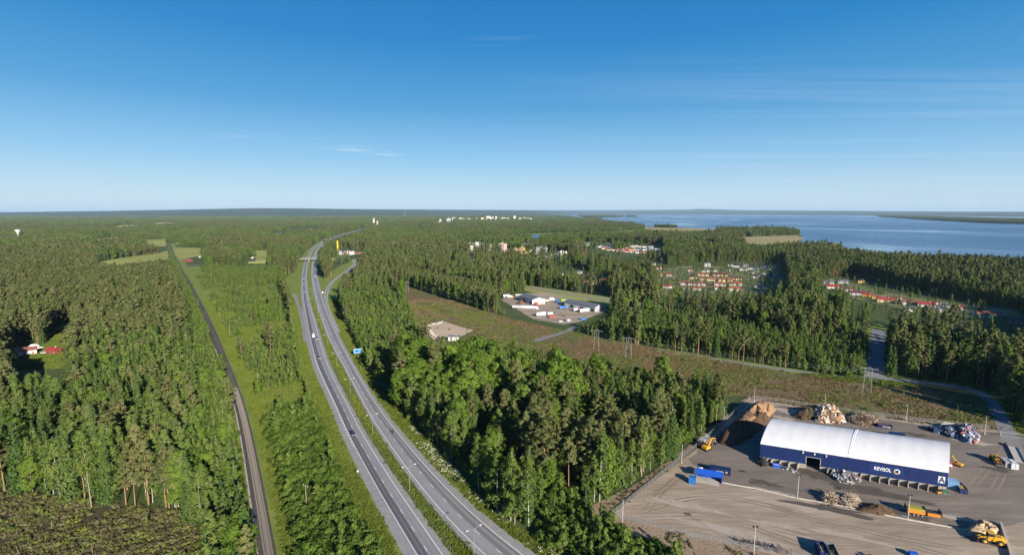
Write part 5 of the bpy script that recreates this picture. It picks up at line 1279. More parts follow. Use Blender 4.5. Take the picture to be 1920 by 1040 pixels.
container(G(1559, 1041), HR - PI / 2 + 0.08, 6.2, 2.5, 2.4, paint('dull_teal', (0.10, 0.16, 0.15), 0.5), 'open skip of brown earth beside the blue skip at the bottom edge', name='skip', cat='skip', top=False, fill=m_bark_h)
container(G(1712, 1043), HR, 2.2, 1.6, 1.5, m_bblue, 'small bright blue box at the bottom edge of the yard')
container(G(1748, 806), HR, 3.6, 2.2, 1.7, m_navy, 'dark blue bin left of the concrete wall by the entrance', name='skip', cat='skip', top=False, fill=m_scrap)
container(G(1757, 811), HR, 3.6, 2.2, 2.4, paint('deep_blue', (0.01, 0.03, 0.09), 0.5), 'dark blue skip touching the concrete wall by the entrance', name='skip', cat='skip', top=False, fill=m_scrap)
container(G(1456, 875.5), HR, 3.0, 1.7, 1.5, m_bblue, 'small blue skip with white waste in a bay under the hall', name='skip', cat='skip', top=False, fill=m_sc[1])
# bright blue shelter on a concrete slab
st = thing('shelter', 'bright blue lean-to shelter on a concrete slab in the yard', 'shelter', yard(1331, 905), HR)
MB().box(-5.2, 3.4, -1.2, 3.4, 0, 0.22).build('slab', m_concrete, st)
MB().poly([(-5.4, 0.9, 2.6), (4.6, 0.9, 2.6), (4.6, 4.0, 3.6), (-5.4, 4.0, 3.6), (-5.4, 0.9, 2.5), (4.6, 0.9, 2.5), (4.6, 4.0, 3.5), (-5.4, 4.0, 3.5)], [(0, 1, 2, 3), (7, 6, 5, 4), (0, 4, 5, 1), (1, 5, 6, 2), (2, 6, 7, 3), (3, 7, 4, 0)]).build('roof', m_bblue, st)
MB().box(4.3, 4.42, 1.0, 3.9, 0, 2.8).build('side_wall', m_bblue, st)
MB().box(-5.2, 4.3, 3.8, 3.95, 0, 3.4).build('rear_wall', m_bblue, st)
for x_ in (-5.2, -0.5): MB().box(x_, x_ + 0.14, 1.0, 1.14, 0.0, 2.5).build('post', m_steel, st)
MB().poly([(-6.3, 4.6, 0), (-5.3, 4.6, 0), (-3.0, 7.6, 0), (-4.0, 7.6, 0), (-6.3, 4.6, 2.3), (-5.3, 4.6, 2.3), (-3.0, 7.6, 2.3), (-4.0, 7.6, 2.3)], [(3, 2, 1, 0), (4, 5, 6, 7), (0, 1, 5, 4), (1, 2, 6, 5), (2, 3, 7, 6), (3, 0, 4, 7)]).build('concrete_wall', m_white, st)
container(yard(1298, 905), HR, 2.7, 2.4, 2.8, m_cblue, 'blue cubic cabin left of the bright blue shelter', name='cabin', cat='cabin')
# low white kerb of concrete blocks across the yard
def block_row(pts, label, w_=0.5, h_=0.55, L=3.0, name='kerb', cat='kerb', mat=None):
    Cn = smooth_line(GA(pts), 1.0, 2); p0 = Cn[0]
    t = thing(name, label, cat, (p0[0], p0[1], 0.1)); tot = length(Cn); k = 0; r = random.Random(5)
    m_ = MB().box(0.03, L - 0.03, -w_ / 2, w_ / 2, 0, h_, taper=0.03).mesh('block', mat or m_concrete)
    for s in np.arange(0, tot - L, L):
        a, e = at_s(Cn, s), at_s(Cn, s + L); o_ = link('block', m_, t, loc=(a[0] - p0[0], a[1] - p0[1], 0)); o_.rotation_euler.z = math.atan2(e[1] - a[1], e[0] - a[0]) + r.uniform(-.015, .015)
    return t
m_kerb = soil('white_concrete', [(0.3, (0.34, 0.32, 0.285)), (0.5, (0.42, 0.40, 0.36)), (0.7, (0.50, 0.48, 0.44))], 0.3, 2.0, 0.5)
block_row([(1354, 905), (1420, 917), (1495, 934), (1580, 949), (1690, 972), (1780, 988), (1840, 1000), (1886, 1010)], 'low white concrete kerb running across the middle of the yard', 0.32, 0.3, mat=m_kerb)
block_row([(1876, 983), (1884, 1008), (1893, 1036), (1900, 1060)], 'long concrete barrier beside the sand heap at the lower right', 0.6, 1.0, mat=m_concrete, name='barrier', cat='barrier')
# concrete retaining wall by the entrance
def wall_blocks(pts, hh, label, th=0.6):
    Cn = smooth_line(GA(pts), 0.5, 1); p0 = Cn[0]; t = thing('block_wall', label, 'wall', (p0[0], p0[1], 0.08)); r = random.Random(3)
    L = 1.6; m_ = MB().box(0.015, L - 0.015, -th / 2, th / 2, 0.012, 0.8).mesh('concrete_block', m_kerb)
    for row in range(int(hh / 0.8)):
        for s in np.arange(0 if row % 2 == 0 else 0.8, length(Cn) - L * 0.7, L):
            a, e = at_s(Cn, s), at_s(Cn, s + L); o_ = link('concrete_block', m_, t, loc=(a[0] - p0[0], a[1] - p0[1], row * 0.81)); o_.rotation_euler.z = math.atan2(e[1] - a[1], e[0] - a[0]) + r.uniform(-.01, .01)
wall_blocks([(1760, 813), (1762, 806), (1764, 802)], 2.4, 'short end of the concrete block wall beside the dark blue skip')
wall_blocks([(1764, 801), (1782, 804), (1795, 806)], 3.2, 'concrete block wall behind the dark scrap heap')
wall_blocks([(1826, 806), (1829, 818), (1830, 824)], 2.4, 'concrete block wall at the right side of the glittering scrap')

# ---- machines
def wheel(parent, x, y, r, w_, rimmat=None):
    tt = MB().tube((x, y - w_ / 2, r), (x, y + w_ / 2, r), r, r, 16).build('wheel', m_dark, parent)
    MB().tube((x, y - w_ / 2 - 0.02, r), (x, y + w_ / 2 + 0.02, r), r * 0.5, r * 0.5, 10).build('rim', rimmat or m_yel, tt)
def loader(loc, rz, mat, label, sc=1.0, lift=0.6):
    t = thing('wheel_loader', label, 'wheel loader', loc, rz); t.scale = (sc,) * 3
    MB().extrude([(-3.6, 1.0), (-3.7, 2.1), (-2.6, 2.35), (-0.9, 2.3), (-0.5, 1.0)], -0.85, 0.85, axis='y').build('engine_cover', mat, t)
    MB().box(-0.5, 2.0, -0.6, 0.6, 0.8, 1.5).build('front_frame', mat, t)
    MB().box(-1.0, 0.5, -0.75, 0.75, 1.4, 2.2).build('cab_base', mat, t)
    MB().box(-0.95, 0.5, -0.72, 0.72, 2.2, 3.2, taper=0.08).build('cab_glass', m_glass, t)
    MB().box(-1.05, 0.6, -0.8, 0.8, 3.2, 3.36).build('cab_roof', mat, t)
    MB().tube((-2.2, 0.5, 2.3), (-2.2, 0.5, 3.0), 0.08).build('exhaust', m_black, t)
    for x_ in (-2.3, 1.3):
        for y_ in (-1.1, 1.1): wheel(t, x_, y_, 0.82, 0.55, mat)
    for y_ in (-0.45, 0.45): MB().path([(0.5, y_, 1.9), (2.2, y_, 1.6), (3.3, y_, lift)], 0.14, 6).build('lift_arm', mat, t)
    MB().extrude([(3.0, lift + 0.9), (2.9, lift - 0.1), (3.2, lift - 0.5), (4.4, lift - 0.5), (3.3, lift - 0.3), (3.15, lift), (3.2, lift + 0.9)], -1.45, 1.45, axis='y').build('bucket', m_black, t)
    return t
loader(G(1853, 1016), HR + PI + 0.05, m_yel, 'yellow wheel loader with its bucket towards the left below the sand heap', 1.15, 0.7)
loader(G(1868, 868), HR - PI / 2, paint('dark_yellow', (0.38, 0.20, 0.015), 0.5), 'yellow and black wheel loader seen from the front beside grey containers', 1.1, 0.6)
def excavator(loc, rz, mat, label, sc=1.0, boom=((1.0, 2.2), (3.4, 5.0), (5.8, 3.8), (6.2, 1.4))):
    t = thing('excavator', label, 'excavator', loc, rz); t.scale = (sc,) * 3
    for y_ in (-1.1, 1.1):
        MB().extrude([(-2.0, 0.45), (-1.7, 0.05), (1.7, 0.05), (2.0, 0.45), (1.7, 0.9), (-1.7, 0.9)], y_ - 0.28, y_ + 0.28, axis='y').build('track', m_black, t)
    MB().box(-2.1, 1.0, -1.25, 1.25, 1.0, 2.1, taper=0.06).build('house', mat, t)
    MB().box(0.0, 1.35, 0.25, 1.2, 1.05, 2.85, taper=0.06).build('cab', m_glass, t)
    MB().box(0.0, 1.4, 0.22, 1.23, 2.85, 2.98).build('cab_roof', mat, t)
    b = [(x_, -0.2, z_) for x_, z_ in boom]
    MB().tube(b[0], b[1], 0.3, 0.26, 6).tube(b[1], b[2], 0.26, 0.2, 6).build('boom', mat, t)
    MB().tube(b[2], b[3], 0.22, 0.15, 6).build('stick', mat, t)
    x_, _, z_ = b[3]
    MB().extrude([(x_ - 0.2, z_), (x_ + 0.35, z_ - 0.2), (x_ + 0.25, z_ - 1.0), (x_ - 0.6, z_ - 1.0), (x_ - 0.9, z_ - 0.5), (x_ - 0.55, z_ - 0.55)], -0.8, 0.4, axis='y').build('bucket', m_black, t)
    return t
excavator(G(1325, 843), 0.6, m_yel, 'yellow excavator at the foot of the dark bark heap', 1.05, ((1.0, 2.0), (3.0, 4.6), (5.2, 4.2), (6.0, 2.0)))
excavator(G(1796, 873), 2.0, m_yel, 'small yellow excavator near the right end of the hall', 0.72)
# crusher behind the excavator
cr = thing('crusher', 'dark crushing machine with raised conveyor behind the yellow excavator', 'crusher', G(1317, 836), 0.9)
MB().box(-3, 2, -1.2, 1.2, 0.8, 2.6).build('body', m_black, cr)
MB().extrude([(-1.5, 2.6), (-2.2, 3.7), (2.2, 3.7), (1.5, 2.6)], -1.3, 1.3, axis='y').build('hopper', m_grey, cr)
MB().poly([(2, -.4, 1.2), (2, .4, 1.2), (6, .4, 3.6), (6, -.4, 3.6), (2, -.4, 1.4), (2, .4, 1.4), (6, .4, 3.8), (6, -.4, 3.8)], [(3, 2, 1, 0), (4, 5, 6, 7), (0, 1, 5, 4), (1, 2, 6, 5), (2, 3, 7, 6), (3, 0, 4, 7)]).build('conveyor', m_grey, cr)
for y_ in (-0.9, 0.9): MB().extrude([(-2.6, 0.4), (-2.3, 0), (1.4, 0), (1.7, 0.4), (1.4, 0.8), (-2.3, 0.8)], y_ - .25, y_ + .25, axis='y').build('track', m_black, cr)
# orange shredder trailer
sh = thing('shredder', 'long orange shredder trailer behind the floodlight mast in the yard', 'shredder', G(1728, 966), HR + 0.02)
MB().extrude([(-4.6, 1.0), (-4.6, 2.1), (0.6, 2.1), (0.6, 1.0)], -1.2, 1.2, axis='y').build('drum_housing', m_org, sh)
MB().extrude([(-4.6, 2.1), (-4.6, 2.9), (0.5, 2.9), (0.5, 2.1)], -1.2, 1.2, axis='y').build('drum', paint('olive_yellow', (0.30, 0.24, 0.03), 0.5), sh)
for x_ in (-5.0, 0.55, 5.0): MB().extrude([(x_, 1.6), (x_ - 0.05, 3.2), (x_ + 0.3, 3.2), (x_ + 0.6, 1.6)], -1.22, 1.22, axis='y').build('bulkhead', m_black, sh)
MB().box(1.3, 5.0, -1.2, 1.2, 1.0, 2.05).build('feed_box', m_org, sh)
MB().box(1.3, 5.0, -1.05, 1.05, 2.06, 2.35).build('feed_opening', m_black, sh)
MB().tube((5.0, 0, 0.9), (7.3, 0, 0.7), 0.12).build('drawbar', m_rust, sh)
MB().path([(-4.4, -1.3, 0.9), (-3.6, -1.3, 0.1)], 0.09).build('support_leg', m_grey, sh)
for x_ in (-2.6, -1.4, -0.2):
    for y_ in (-1.05, 1.05): wheel(sh, x_, y_, 0.5, 0.35, m_grey)
# small machines in and beside the bays
om = thing('mini_loader', 'small orange machine parked under the blue wall near the letter sign', 'machine', G(1760, 925), HR + 0.4)
MB().box(-0.9, 0.9, -0.5, 0.5, 0.35, 1.0, taper=0.08).build('body', m_org, om); MB().box(-0.4, 0.4, -0.45, 0.45, 1.0, 1.8, taper=0.05).build('cab', m_glass, om)
for x_ in (-0.6, 0.6):
    for y_ in (-0.5, 0.5): wheel(om, x_, y_, 0.33, 0.25, m_grey)
gm = thing('generator', 'green and grey generator beside the small orange machine', 'generator', G(1772, 925), HR)
MB().box(-1.1, 1.1, -0.6, 0.6, 0.3, 1.5, taper=0.05).build('housing', paint('dull_green', (0.04, 0.11, 0.07), 0.5), gm); MB().box(-1.2, 1.2, -0.65, 0.65, 0.1, 0.3).build('frame', m_grey, gm)
for x_ in (-0.7, 0.7):
    for y_ in (-0.7, 0.7): wheel(gm, x_, y_, 0.25, 0.15, m_grey)
# junk stacked in the bays, each lot its own thing
def junk(px_, py_, n, mats, size, label, rx=1.0, ry=0.7, name='junk_lot', cat='junk'):
    p = G(px_, py_); r = np.random.default_rng(int(px_)); t = thing(name, label, cat, p, HR)
    for _ in range(n):
        x_, y_ = r.uniform(-rx, rx), r.uniform(-ry, ry); s = size * r.uniform(0.5, 1.2); z = r.uniform(0, 0.8)
        MB().box(x_ - s, x_ + s, y_ - s * .6, y_ + s * .6, z, z + s * r.uniform(0.5, 1.2), taper=s * 0.15).build('piece', mats[r.integers(0, len(mats))], t)
junk(1472, 880, 9, m_sc, 0.45, 'loose blue and white junk in a bay left of the hall door')
junk(1489, 884, 8, m_sc[:3], 0.4, 'small grey junk in the bay next to the hall door')
junk(1781, 874, 12, [m_sc[0], m_sc[1], m_red], 0.7, 'grey and white junk stacked against the right end of the hall', 1.2, 2.4)
junk(1624, 1044, 6, [m_rust, m_org], 0.6, 'rusty orange lump of junk at the bottom edge of the yard', 1.2, 0.8)
junk(1745, 801, 5, m_sc[:2], 0.4, 'scattered pale bits left of the dark blue bins', 1.6, 0.7)
# dark scrap lined up along the lower fence
r_ = np.random.default_rng(77); ln = smooth_line(GA([(1384, 1015), (1430, 1024), (1480, 1038)]), 0.5, 2); p0 = ln[0]
t_ = thing('scrap_row', 'row of dark bent scrap iron along the lower fence', 'scrap', (p0[0], p0[1], 0.1))
for s in np.arange(0, length(ln), 0.9):
    c = at_s(ln, s) - p0; mb = MB()
    for _ in range(5):
        a = r_.normal(0, 0.8, 3); mb.tube((c[0] + a[0], c[1] + a[1], 0.1), (c[0] + a[0] + r_.normal(0, .9), c[1] + a[1] + r_.normal(0, .7), 0.3 + abs(r_.normal(0, .5))), 0.08, 0.08, 5)
    mb.build('bent_bar', m_black, t_)
container(G(1468, 1037), HR - 0.1, 3.0, 1.6, 1.0, m_rust, 'small rusty skip at the right end of the dark scrap row', name='skip', cat='skip', top=False, fill=m_black)
# weighbridge
wb = thing('weighbridge', 'long concrete weighbridge with steel edges at the right side of the yard', 'weighbridge', G(1905, 852), math.atan2((G(1890, 828) - G(1916, 880)).y, (G(1890, 828) - G(1916, 880)).x))
MB().box(-9, 9, -1.6, 1.6, 0.02, 0.42).build('deck', m_concrete, wb)
for y_ in (-1.75, 1.62): MB().box(-9.2, 9.2, y_, y_ + 0.12, 0.0, 0.8).build('side_rail', m_steel, wb)
MB().box(8.6, 11.4, 1.9, 2.6, 0, 0.9).build('console', m_black, wb)
# ------------------------------------------------------------------ fences, masts, lamps, poles, wires
m_mesh, t, b, o = _tree('chain_link')
t.nodes.remove(b)
tr = t.nodes.new('ShaderNodeBsdfTransparent'); df = t.nodes.new('ShaderNodeBsdfDiffuse'); mx = t.nodes.new('ShaderNodeMixShader')
df.inputs[0].default_value = (0.33, 0.34, 0.34, 1); mx.inputs[0].default_value = 0.17
t.links.new(tr.outputs[0], mx.inputs[1]); t.links.new(df.outputs[0], mx.inputs[2]); t.links.new(mx.outputs[0], o.inputs[0])
def fence(pts, label, h=2.1, gap=3.0):
    Cn = smooth_line(GA(pts), 0.6, 2.0); p0 = Cn[0]
    t_ = thing('mesh_fence', label, 'fence', (p0[0], p0[1], 0.05), 0, 'mesh fences round the yard')
    pm = MB().tube((0, 0, 0), (0, 0, h + 0.1), 0.05, 0.05, 6).mesh('fence_post', m_steel); prev = None; top = MB()
    for s in np.arange(0, length(Cn), gap):
        p = at_s(Cn, s) - p0; link('post', pm, t_, loc=(p[0], p[1], 0))
        if prev is not None:
            MB().poly([(prev[0], prev[1], 0.05), (p[0], p[1], 0.05), (p[0], p[1], h), (prev[0], prev[1], h)], [(0, 1, 2, 3)]).build('mesh_panel', m_mesh, t_)
            top.tube((prev[0], prev[1], h), (p[0], p[1], h), 0.025, 0.025, 4)
        prev = p
    top.build('top_rail', m_steel, t_)
fence([(1148, 967), (1200, 981), (1270, 1002), (1330, 1014), (1400, 1029), (1490, 1046), (1600, 1070)], 'wire mesh fence along the lower edge of the gravel yard')
fence([(1148, 966), (1198, 926), (1262, 873), (1312, 834), (1368, 784), (1408, 748)], 'wire mesh fence between the gravel yard and the pine wood')
fence([(1410, 747), (1470, 754), (1600, 774), (1740, 792), (1868, 806)], 'wire mesh fence between the yard and the heath')
gt = thing('gate', 'grey steel sliding gate across the road into the yard', 'gate', G(1876, 816), math.atan2((G(1922, 822) - G(1876, 816)).y, (G(1922, 822) - G(1876, 816)).x))
gl = (G(1922, 822) - G(1876, 816)).length
mb = MB()
for z_ in (0.15, 1.9): mb.box(0, gl, -0.05, 0.05, z_, z_ + 0.12)
mb.build('frame', m_steel, gt)
for x_ in np.arange(0, gl, 0.3): MB().box(x_, x_ + 0.05, -0.025, 0.025, 0.27, 1.9).build('bar', m_steel, gt)
for x_ in (-0.2, gl): MB().box(x_, x_ + 0.18, -0.15, 0.15, 0, 2.3).build('post', m_concrete, gt)

def mast(px_, py_, h, label, group='floodlight masts round the yard', heads=2, rz=0.0):
    t_ = thing('floodlight_mast', label, 'floodlight mast', G(px_, py_), rz, group)
    MB().tube((0, 0, 0), (0, 0, h), 0.10, 0.06, 8).build('pole', m_lgrey, t_)
    MB().box(-0.28, 0.28, -0.28, 0.28, 0, 0.35).build('footing', m_concrete, t_)
    MB().tube((-0.7, 0, h - 0.1), (0.7, 0, h - 0.1), 0.05, 0.05, 6).build('crossbar', m_steel, t_)
    for x_ in (-0.6, 0.6)[:heads]: MB().extrude([(-0.3, h - 0.05), (0.25, h + 0.15), (0.3, h + 0.5), (-0.25, h + 0.3)], x_ - 0.28, x_ + 0.28).build('floodlight', m_black, t_)
for px_, py_, h, lb in [(1495, 934, 9, 'floodlight mast on the low white kerb nearest the hall door'), (1702, 974, 9, 'floodlight mast standing by the orange shredder'), (1413, 1043, 10, 'floodlight mast at the lower fence beside the dark scrap row'),
                        (1167, 988, 10, 'floodlight mast at the lower left corner of the yard'), (1278, 868, 8.5, 'thin mast beside the fence and the pine wood'), (1357, 792, 8.5, 'thin mast in the shade of the chip heap'),
                        (1414, 752, 9, 'thin mast at the back corner of the yard'), (1546, 766, 9, 'thin mast behind the broken wood heap'), (1699, 788, 9, 'thin mast on the heath fence right of the stump heap'), (1846, 814, 9, 'thin mast on the heath fence by the gate')]:
    mast(px_, py_, h, lb)
bt = thing('birch_stump', 'bare white birch trunk standing alone at the sandy bank', 'trunk', G(1260, 853)); MB().tube((0, 0, 0), (0.1, 0, 3.6), 0.28, 0.2, 8).tube((0.1, 0, 3.6), (0.5, 0.1, 6.0), 0.2, 0.12, 8).build('trunk', m_bark_birch, bt)
# marker pole
mk = thing('marker_post', 'short orange marker post beside the lower left corner mast', 'post', G(1152, 985)); MB().tube((0, 0, 0), (0, 0, 1.6), 0.09, 0.09, 6).build('post', m_org, mk); MB().tube((0, 0, 1.6), (0, 0, 1.9), 0.1, 0.1, 6).build('cap', m_white, mk)

m_lamp = paint('lamp_grey', (0.26, 0.27, 0.26), 0.5, 0.3)
# motorway lamps with two bent arms
def lamp(p, rz, h, label):
    t_ = thing('street_lamp', label, 'street lamp', p, rz, 'two-armed lamps along the motorway median')
    MB().tube((0, 0, 0), (0, 0, h - 1.2), 0.10, 0.065, 8).build('pole', m_lamp, t_)
    for s in (-1, 1):
        pts = [(0, 0, h - 1.2), (0.25 * s, 0, h - 0.75), (0.8 * s, 0, h - 0.42), (1.6 * s, 0, h - 0.22), (2.6 * s, 0, h - 0.05)]
        a = MB().path(pts, 0.05, 6).build('arm', m_lamp, t_)
        MB().box(2.5 * s - 0.38, 2.5 * s + 0.38, -0.16, 0.16, h - 0.12, h + 0.06, taper=0.05).build('lamp_head', m_lgrey, a)
    MB().box(-0.2, 0.2, -0.2, 0.2, 0, 0.25).build('footing', m_concrete, t_)
lamp_px = [(889, 1046), (768, 919), (699, 814.5), (657, 741), (632, 688), (614.6, 650), (603, 619), (596, 594), (590.5, 574), (586.5, 556)]
words = ['nearest two-armed lamp at the bottom edge of the motorway median', 'second nearest two-armed lamp on the motorway median', 'third two-armed lamp, beside the dark motorcycle', 'fourth two-armed lamp along the motorway median', 'fifth two-armed lamp along the median, level with the blue sign',
         'sixth two-armed lamp along the median, above the blue sign', 'seventh two-armed lamp along the median, near the white van', 'eighth two-armed lamp along the motorway median', 'ninth two-armed lamp, near the gap in the median', 'farthest two-armed lamp, short of the bridge']
for (a, b_), lb in zip(lamp_px, words):
    p = G(a, b_); i = np.argmin(np.linalg.norm(RA - np.array([p.x, p.y]), axis=1)); i = min(max(i, 1), len(RA) - 2); d = RA[i + 1] - RA[i - 1]
    lamp(p, math.atan2(d[1], d[0]) - PI / 2, 10.4, lb)
def street_lamp(px_, py_, h, label, rz=0.0):
    t_ = thing('street_lamp', label, 'street lamp', G(px_, py_), rz, 'single street lamps on the back road')
    MB().tube((0, 0, 0), (0, 0, h), 0.09, 0.06, 7).build('pole', m_lgrey, t_)
    a = MB().tube((0, 0, h - 0.05), (-1.6, 0, h + 0.1), 0.05, 0.05, 6).build('arm', m_lgrey, t_); MB().box(-2.1, -1.4, -0.13, 0.13, h + 0.05, h + 0.2).build('lamp_head', m_white, a)
street_lamp(1667, 702, 9, 'street lamp at the end of the cul-de-sac'); street_lamp(1774, 714, 9, 'street lamp by the back road between cul-de-sac and bend'); street_lamp(1880, 744, 9, 'street lamp outside the bend of the back road')

# wooden telephone poles beside the railway
def tpole(px_, py_, h, label):
    t_ = thing('utility_pole', label, 'utility pole', G(px_, py_), -0.6, 'wooden poles along the railway')
    MB().tube((0, 0, 0), (0, 0, h), 0.16, 0.11, 8).build('pole', m_wood, t_)
    MB().box(-1.3, 1.3, -0.08, 0.08, h - 0.6, h - 0.42).build('crossarm', m_wood, t_)
    for x_ in (-1.15, 0, 1.15): MB().tube((x_, 0, h - 0.42), (x_, 0, h - 0.12), 0.07, 0.05, 6).build('insulator', m_white, t_)
for (a, b_, lb) in [(575, 954, 'wooden T pole nearest the bottom, among the willow scrub'), (515, 806, 'wooden T pole above the willow scrub'), (484.6, 729, 'wooden T pole in the grass beside the railway'), (453, 673, 'wooden T pole where the railway enters the shade'), (431, 628, 'small wooden T pole amid young birches'), (412, 594, 'tiny wooden T pole farthest along the railway')]:
    tpole(a, b_, 9.6, lb)
def bare(px_, py_, h, label, lean=0.0, mat=None, forks=6, r0=0.2, name='bare_trunk'):
    t_ = thing(name, label, 'tree', G(px_, py_)); r = random.Random(int(px_))
    MB().tube((0, 0, 0), (lean * h * 0.5, 0, h * 0.55), r0, r0 * 0.7, 7).tube((lean * h * 0.5, 0, h * 0.55), (lean * h, 0, h), r0 * 0.7, 0.03, 7).build('trunk', mat or m_wood, t_)
    mb = MB()
    for k in range(forks):
        z = h * (0.62 + 0.36 * k / max(1, forks)); a = r.uniform(0, 6.28); l = r.uniform(0.6, 1.7); mb.tube((lean * z, 0, z), (lean * z + math.cos(a) * l, math.sin(a) * l, z + r.uniform(.1, .8)), 0.05, 0.015, 5)
    if forks: mb.build('crown', mat or m_wood, t_)
bare(172, 953, 14, 'dead grey tree with a few bare forks at the edge of the clear-cut', -0.03, forks=9)
bare(335, 950, 15, 'leaning white birch trunk at the edge of the clear-cut', -0.12, m_bark_birch, 4)
bare(97, 990, 3.0, 'short broken grey stub in the middle of the clear-cut', 0.05, forks=0, r0=0.12)
bare(36, 1040, 3.2, 'short leaning grey stub at the lower left of the clear-cut', -0.2, forks=0, r0=0.1)
bare(174, 1038, 3.0, 'short grey stub at the bottom of the clear-cut', -0.05, forks=0, r0=0.1)
bare(531, 695, 9, 'pale bare pole-like trunk left of two among young birches', 0, forks=2); bare(527, 694, 7, 'pale bare pole-like trunk right of the railway poles', 0, forks=2)

# power line: portal pylons of two legs, a crossbeam and stays, with the wires between
m_pyl = paint('weathered_zinc', (0.30, 0.31, 0.31), 0.6, 0.2)
def pylon(px_, py_, h, label, wd=5.0, rz=-0.5, steel=True):
    t_ = thing('power_pylon', label, 'pylon', G(px_, py_), rz, 'portal pylons of the power line'); m = m_pyl
    for s in (-1, 1): MB().tube((s * wd * 0.42, 0, 0), (s * wd * 0.33, 0, h), 0.13, 0.09, 6).build('leg', m, t_)
    MB().box(-wd * 0.95, wd * 0.95, -0.09, 0.09, h - 0.2, h + 0.02).build('crossbeam', m, t_)
    MB().tube((-wd * 0.33, 0, h), (0, 0, h + 1.2), 0.09).tube((wd * 0.33, 0, h), (0, 0, h + 1.2), 0.09).build('peak', m, t_)
    MB().tube((-wd * .38, 0, h * 0.5), (wd * .34, 0, h * 0.92), 0.06).tube((wd * .38, 0, h * 0.5), (-wd * .34, 0, h * 0.92), 0.06).build('brace', m, t_)
    for x_ in (-wd * 0.85, 0, wd * 0.85): MB().tube((x_, 0, h - 1.5), (x_, 0, h - 0.2), 0.06, 0.06, 6).build('insulator', m_grey, t_)
    return t_
py_list = [(1118, 655, 15.5, 'white portal pylon beside the far edge of the heath'), (1178, 672, 15.5, 'grey lattice pylon in front of the heath'), (1625, 737, 15.5, 'slim pylon at the cul-de-sac end of the heath'), (764, 549, 15, 'far pylon beyond the young pines'), (548, 473, 15, 'distant pylon left of the motorway bend'), (621, 503, 16, 'pylon standing in the ramp loop'), (614, 500, 16, 'pylon in the ramp loop nearest the bridge')]
for a in py_list: pylon(*a)
def wires(P0, P1, n=14, off=(-4.2, 0, 4.2), h=14.0, sag=2.2, label='thin overhead wires of the power line above the heath'):
    a, b_ = G(*P0), G(*P1); d = (b_ - a); nrm = Vector((-d.y, d.x, 0)).normalized()
    t_ = thing('overhead_wires', label, 'wires', a)
    for o_ in off:
        pts = []
        for k in range(n + 1):
            u_ = k / n; p = a + d * u_ + nrm * o_ - a; pts.append((p.x, p.y, h - sag * 4 * u_ * (1 - u_)))
        MB().path(pts, 0.022, 4).build('wire', m_grey, t_)
wires((1118, 655), (1178, 672), label='thin overhead wires between the white pylon and the lattice pylon')
wires((1178, 672), (1625, 737), label='thin overhead wires from the lattice pylon to the slim pylon')
wires((1625, 737), (1960, 800), label='thin overhead wires leaving the heath on the right')
wires((1118, 655), (764, 549), label='thin overhead wires towards the far pylon')

# signs
def board(px_, py_, wd, h0, h1, label, rz, posts=2):
    t_ = thing('road_sign', label, 'road sign', G(px_, py_), rz)
    MB().box(-wd / 2, wd / 2, -0.06, 0.0, h0, h1).build('edge_plate', m_white, t_)
    MB().box(-wd / 2 + 0.12, wd / 2 - 0.12, -0.09, -0.064, h0 + 0.12, h1 - 0.12).build('face', paint('sign_blue', (0.05, 0.24, 0.58), 0.4), t_)
    MB().box(-wd * 0.30, wd * 0.12, -0.12, -0.094, h0 + (h1 - h0) * 0.40, h0 + (h1 - h0) * 0.62).build('inset_plate', m_navy, t_)
    for x_ in np.linspace(-wd * 0.32, wd * 0.32, posts): MB().tube((x_, 0.08, 0), (x_, 0.08, h0 + 1.0), 0.09, 0.09, 6).build('post', m_steel, t_)
board(671, 667, 5.6, 2.2, 5.6, 'blue road sign with a white edge on the right verge of the motorway', 0.32)
t_ = thing('marker_sign', 'small white marker sign on the left verge of the motorway', 'sign', G(671, 891)); MB().tube((0, 0, 0), (0, 0, 2.0), 0.05).build('post', m_steel, t_); MB().box(-0.3, 0.3, -0.03, 0.0, 1.6, 2.3).build('plate', m_white, t_)
t_ = thing('gore_sign', 'white and dark exit marker where the ramp leaves the motorway', 'sign', G(605, 551)); MB().tube((0, 0, 0), (0, 0, 2.5), 0.08).build('post', m_steel, t_); MB().box(-0.9, 0.9, -0.05, 0, 1.2, 3.2).build('plate', m_white, t_)

# ------------------------------------------------------------------ road traffic
def car(loc, rz, mat, label, sc=1.0, h=1.45, van=False, name='car', cat='car'):
    t_ = thing(name, label, cat, loc, rz); t_.scale = (sc,) * 3
    if van:
        pr = [(-2.6, 0.35), (-2.65, 2.15), (-2.4, 2.3), (1.2, 2.3), (1.9, 1.45), (2.6, 1.15), (2.7, 0.4)]
        MB().extrude(pr, -0.98, 0.98, axis='y').build('body', mat, t_)
        MB().poly([(1.26, -.85, 2.2), (1.26, .85, 2.2), (1.92, .85, 1.5), (1.92, -.85, 1.5)], [(0, 1, 2, 3)]).build('windscreen', m_glass, t_)
        for y_ in (-1, 1): MB().box(0.2, 1.2, y_ * 0.985 - 0.008, y_ * 0.985 + 0.008, 1.45, 2.05).build('side_window', m_glass, t_)
    else:
        MB().extrude([(-2.15, 0.3), (-2.2, 0.85), (-1.9, 0.95), (1.0, 0.95), (2.05, 0.78), (2.15, 0.35)], -0.88, 0.88, axis='y').build('body', mat, t_)
        MB().extrude([(-1.85, 0.95), (-1.25, 1.42), (0.25, 1.42), (1.05, 0.95)], -0.76, 0.76, axis='y').build('cabin_glass', m_glass, t_)
        MB().box(-1.2, 0.2, -0.7, 0.7, 1.42, 1.47).build('roof', mat, t_)
    for x_ in (-1.35, 1.4):
        for y_ in (-0.82, 0.82): wheel(t_, x_, y_, 0.33, 0.2, m_grey)
    for y_ in (-0.6, 0.6): MB().box(2.05 if not van else 2.6, 2.18 if not van else 2.72, y_ - 0.16, y_ + 0.16, 0.6, 0.75).build('headlight', m_white, t_)
    return t_
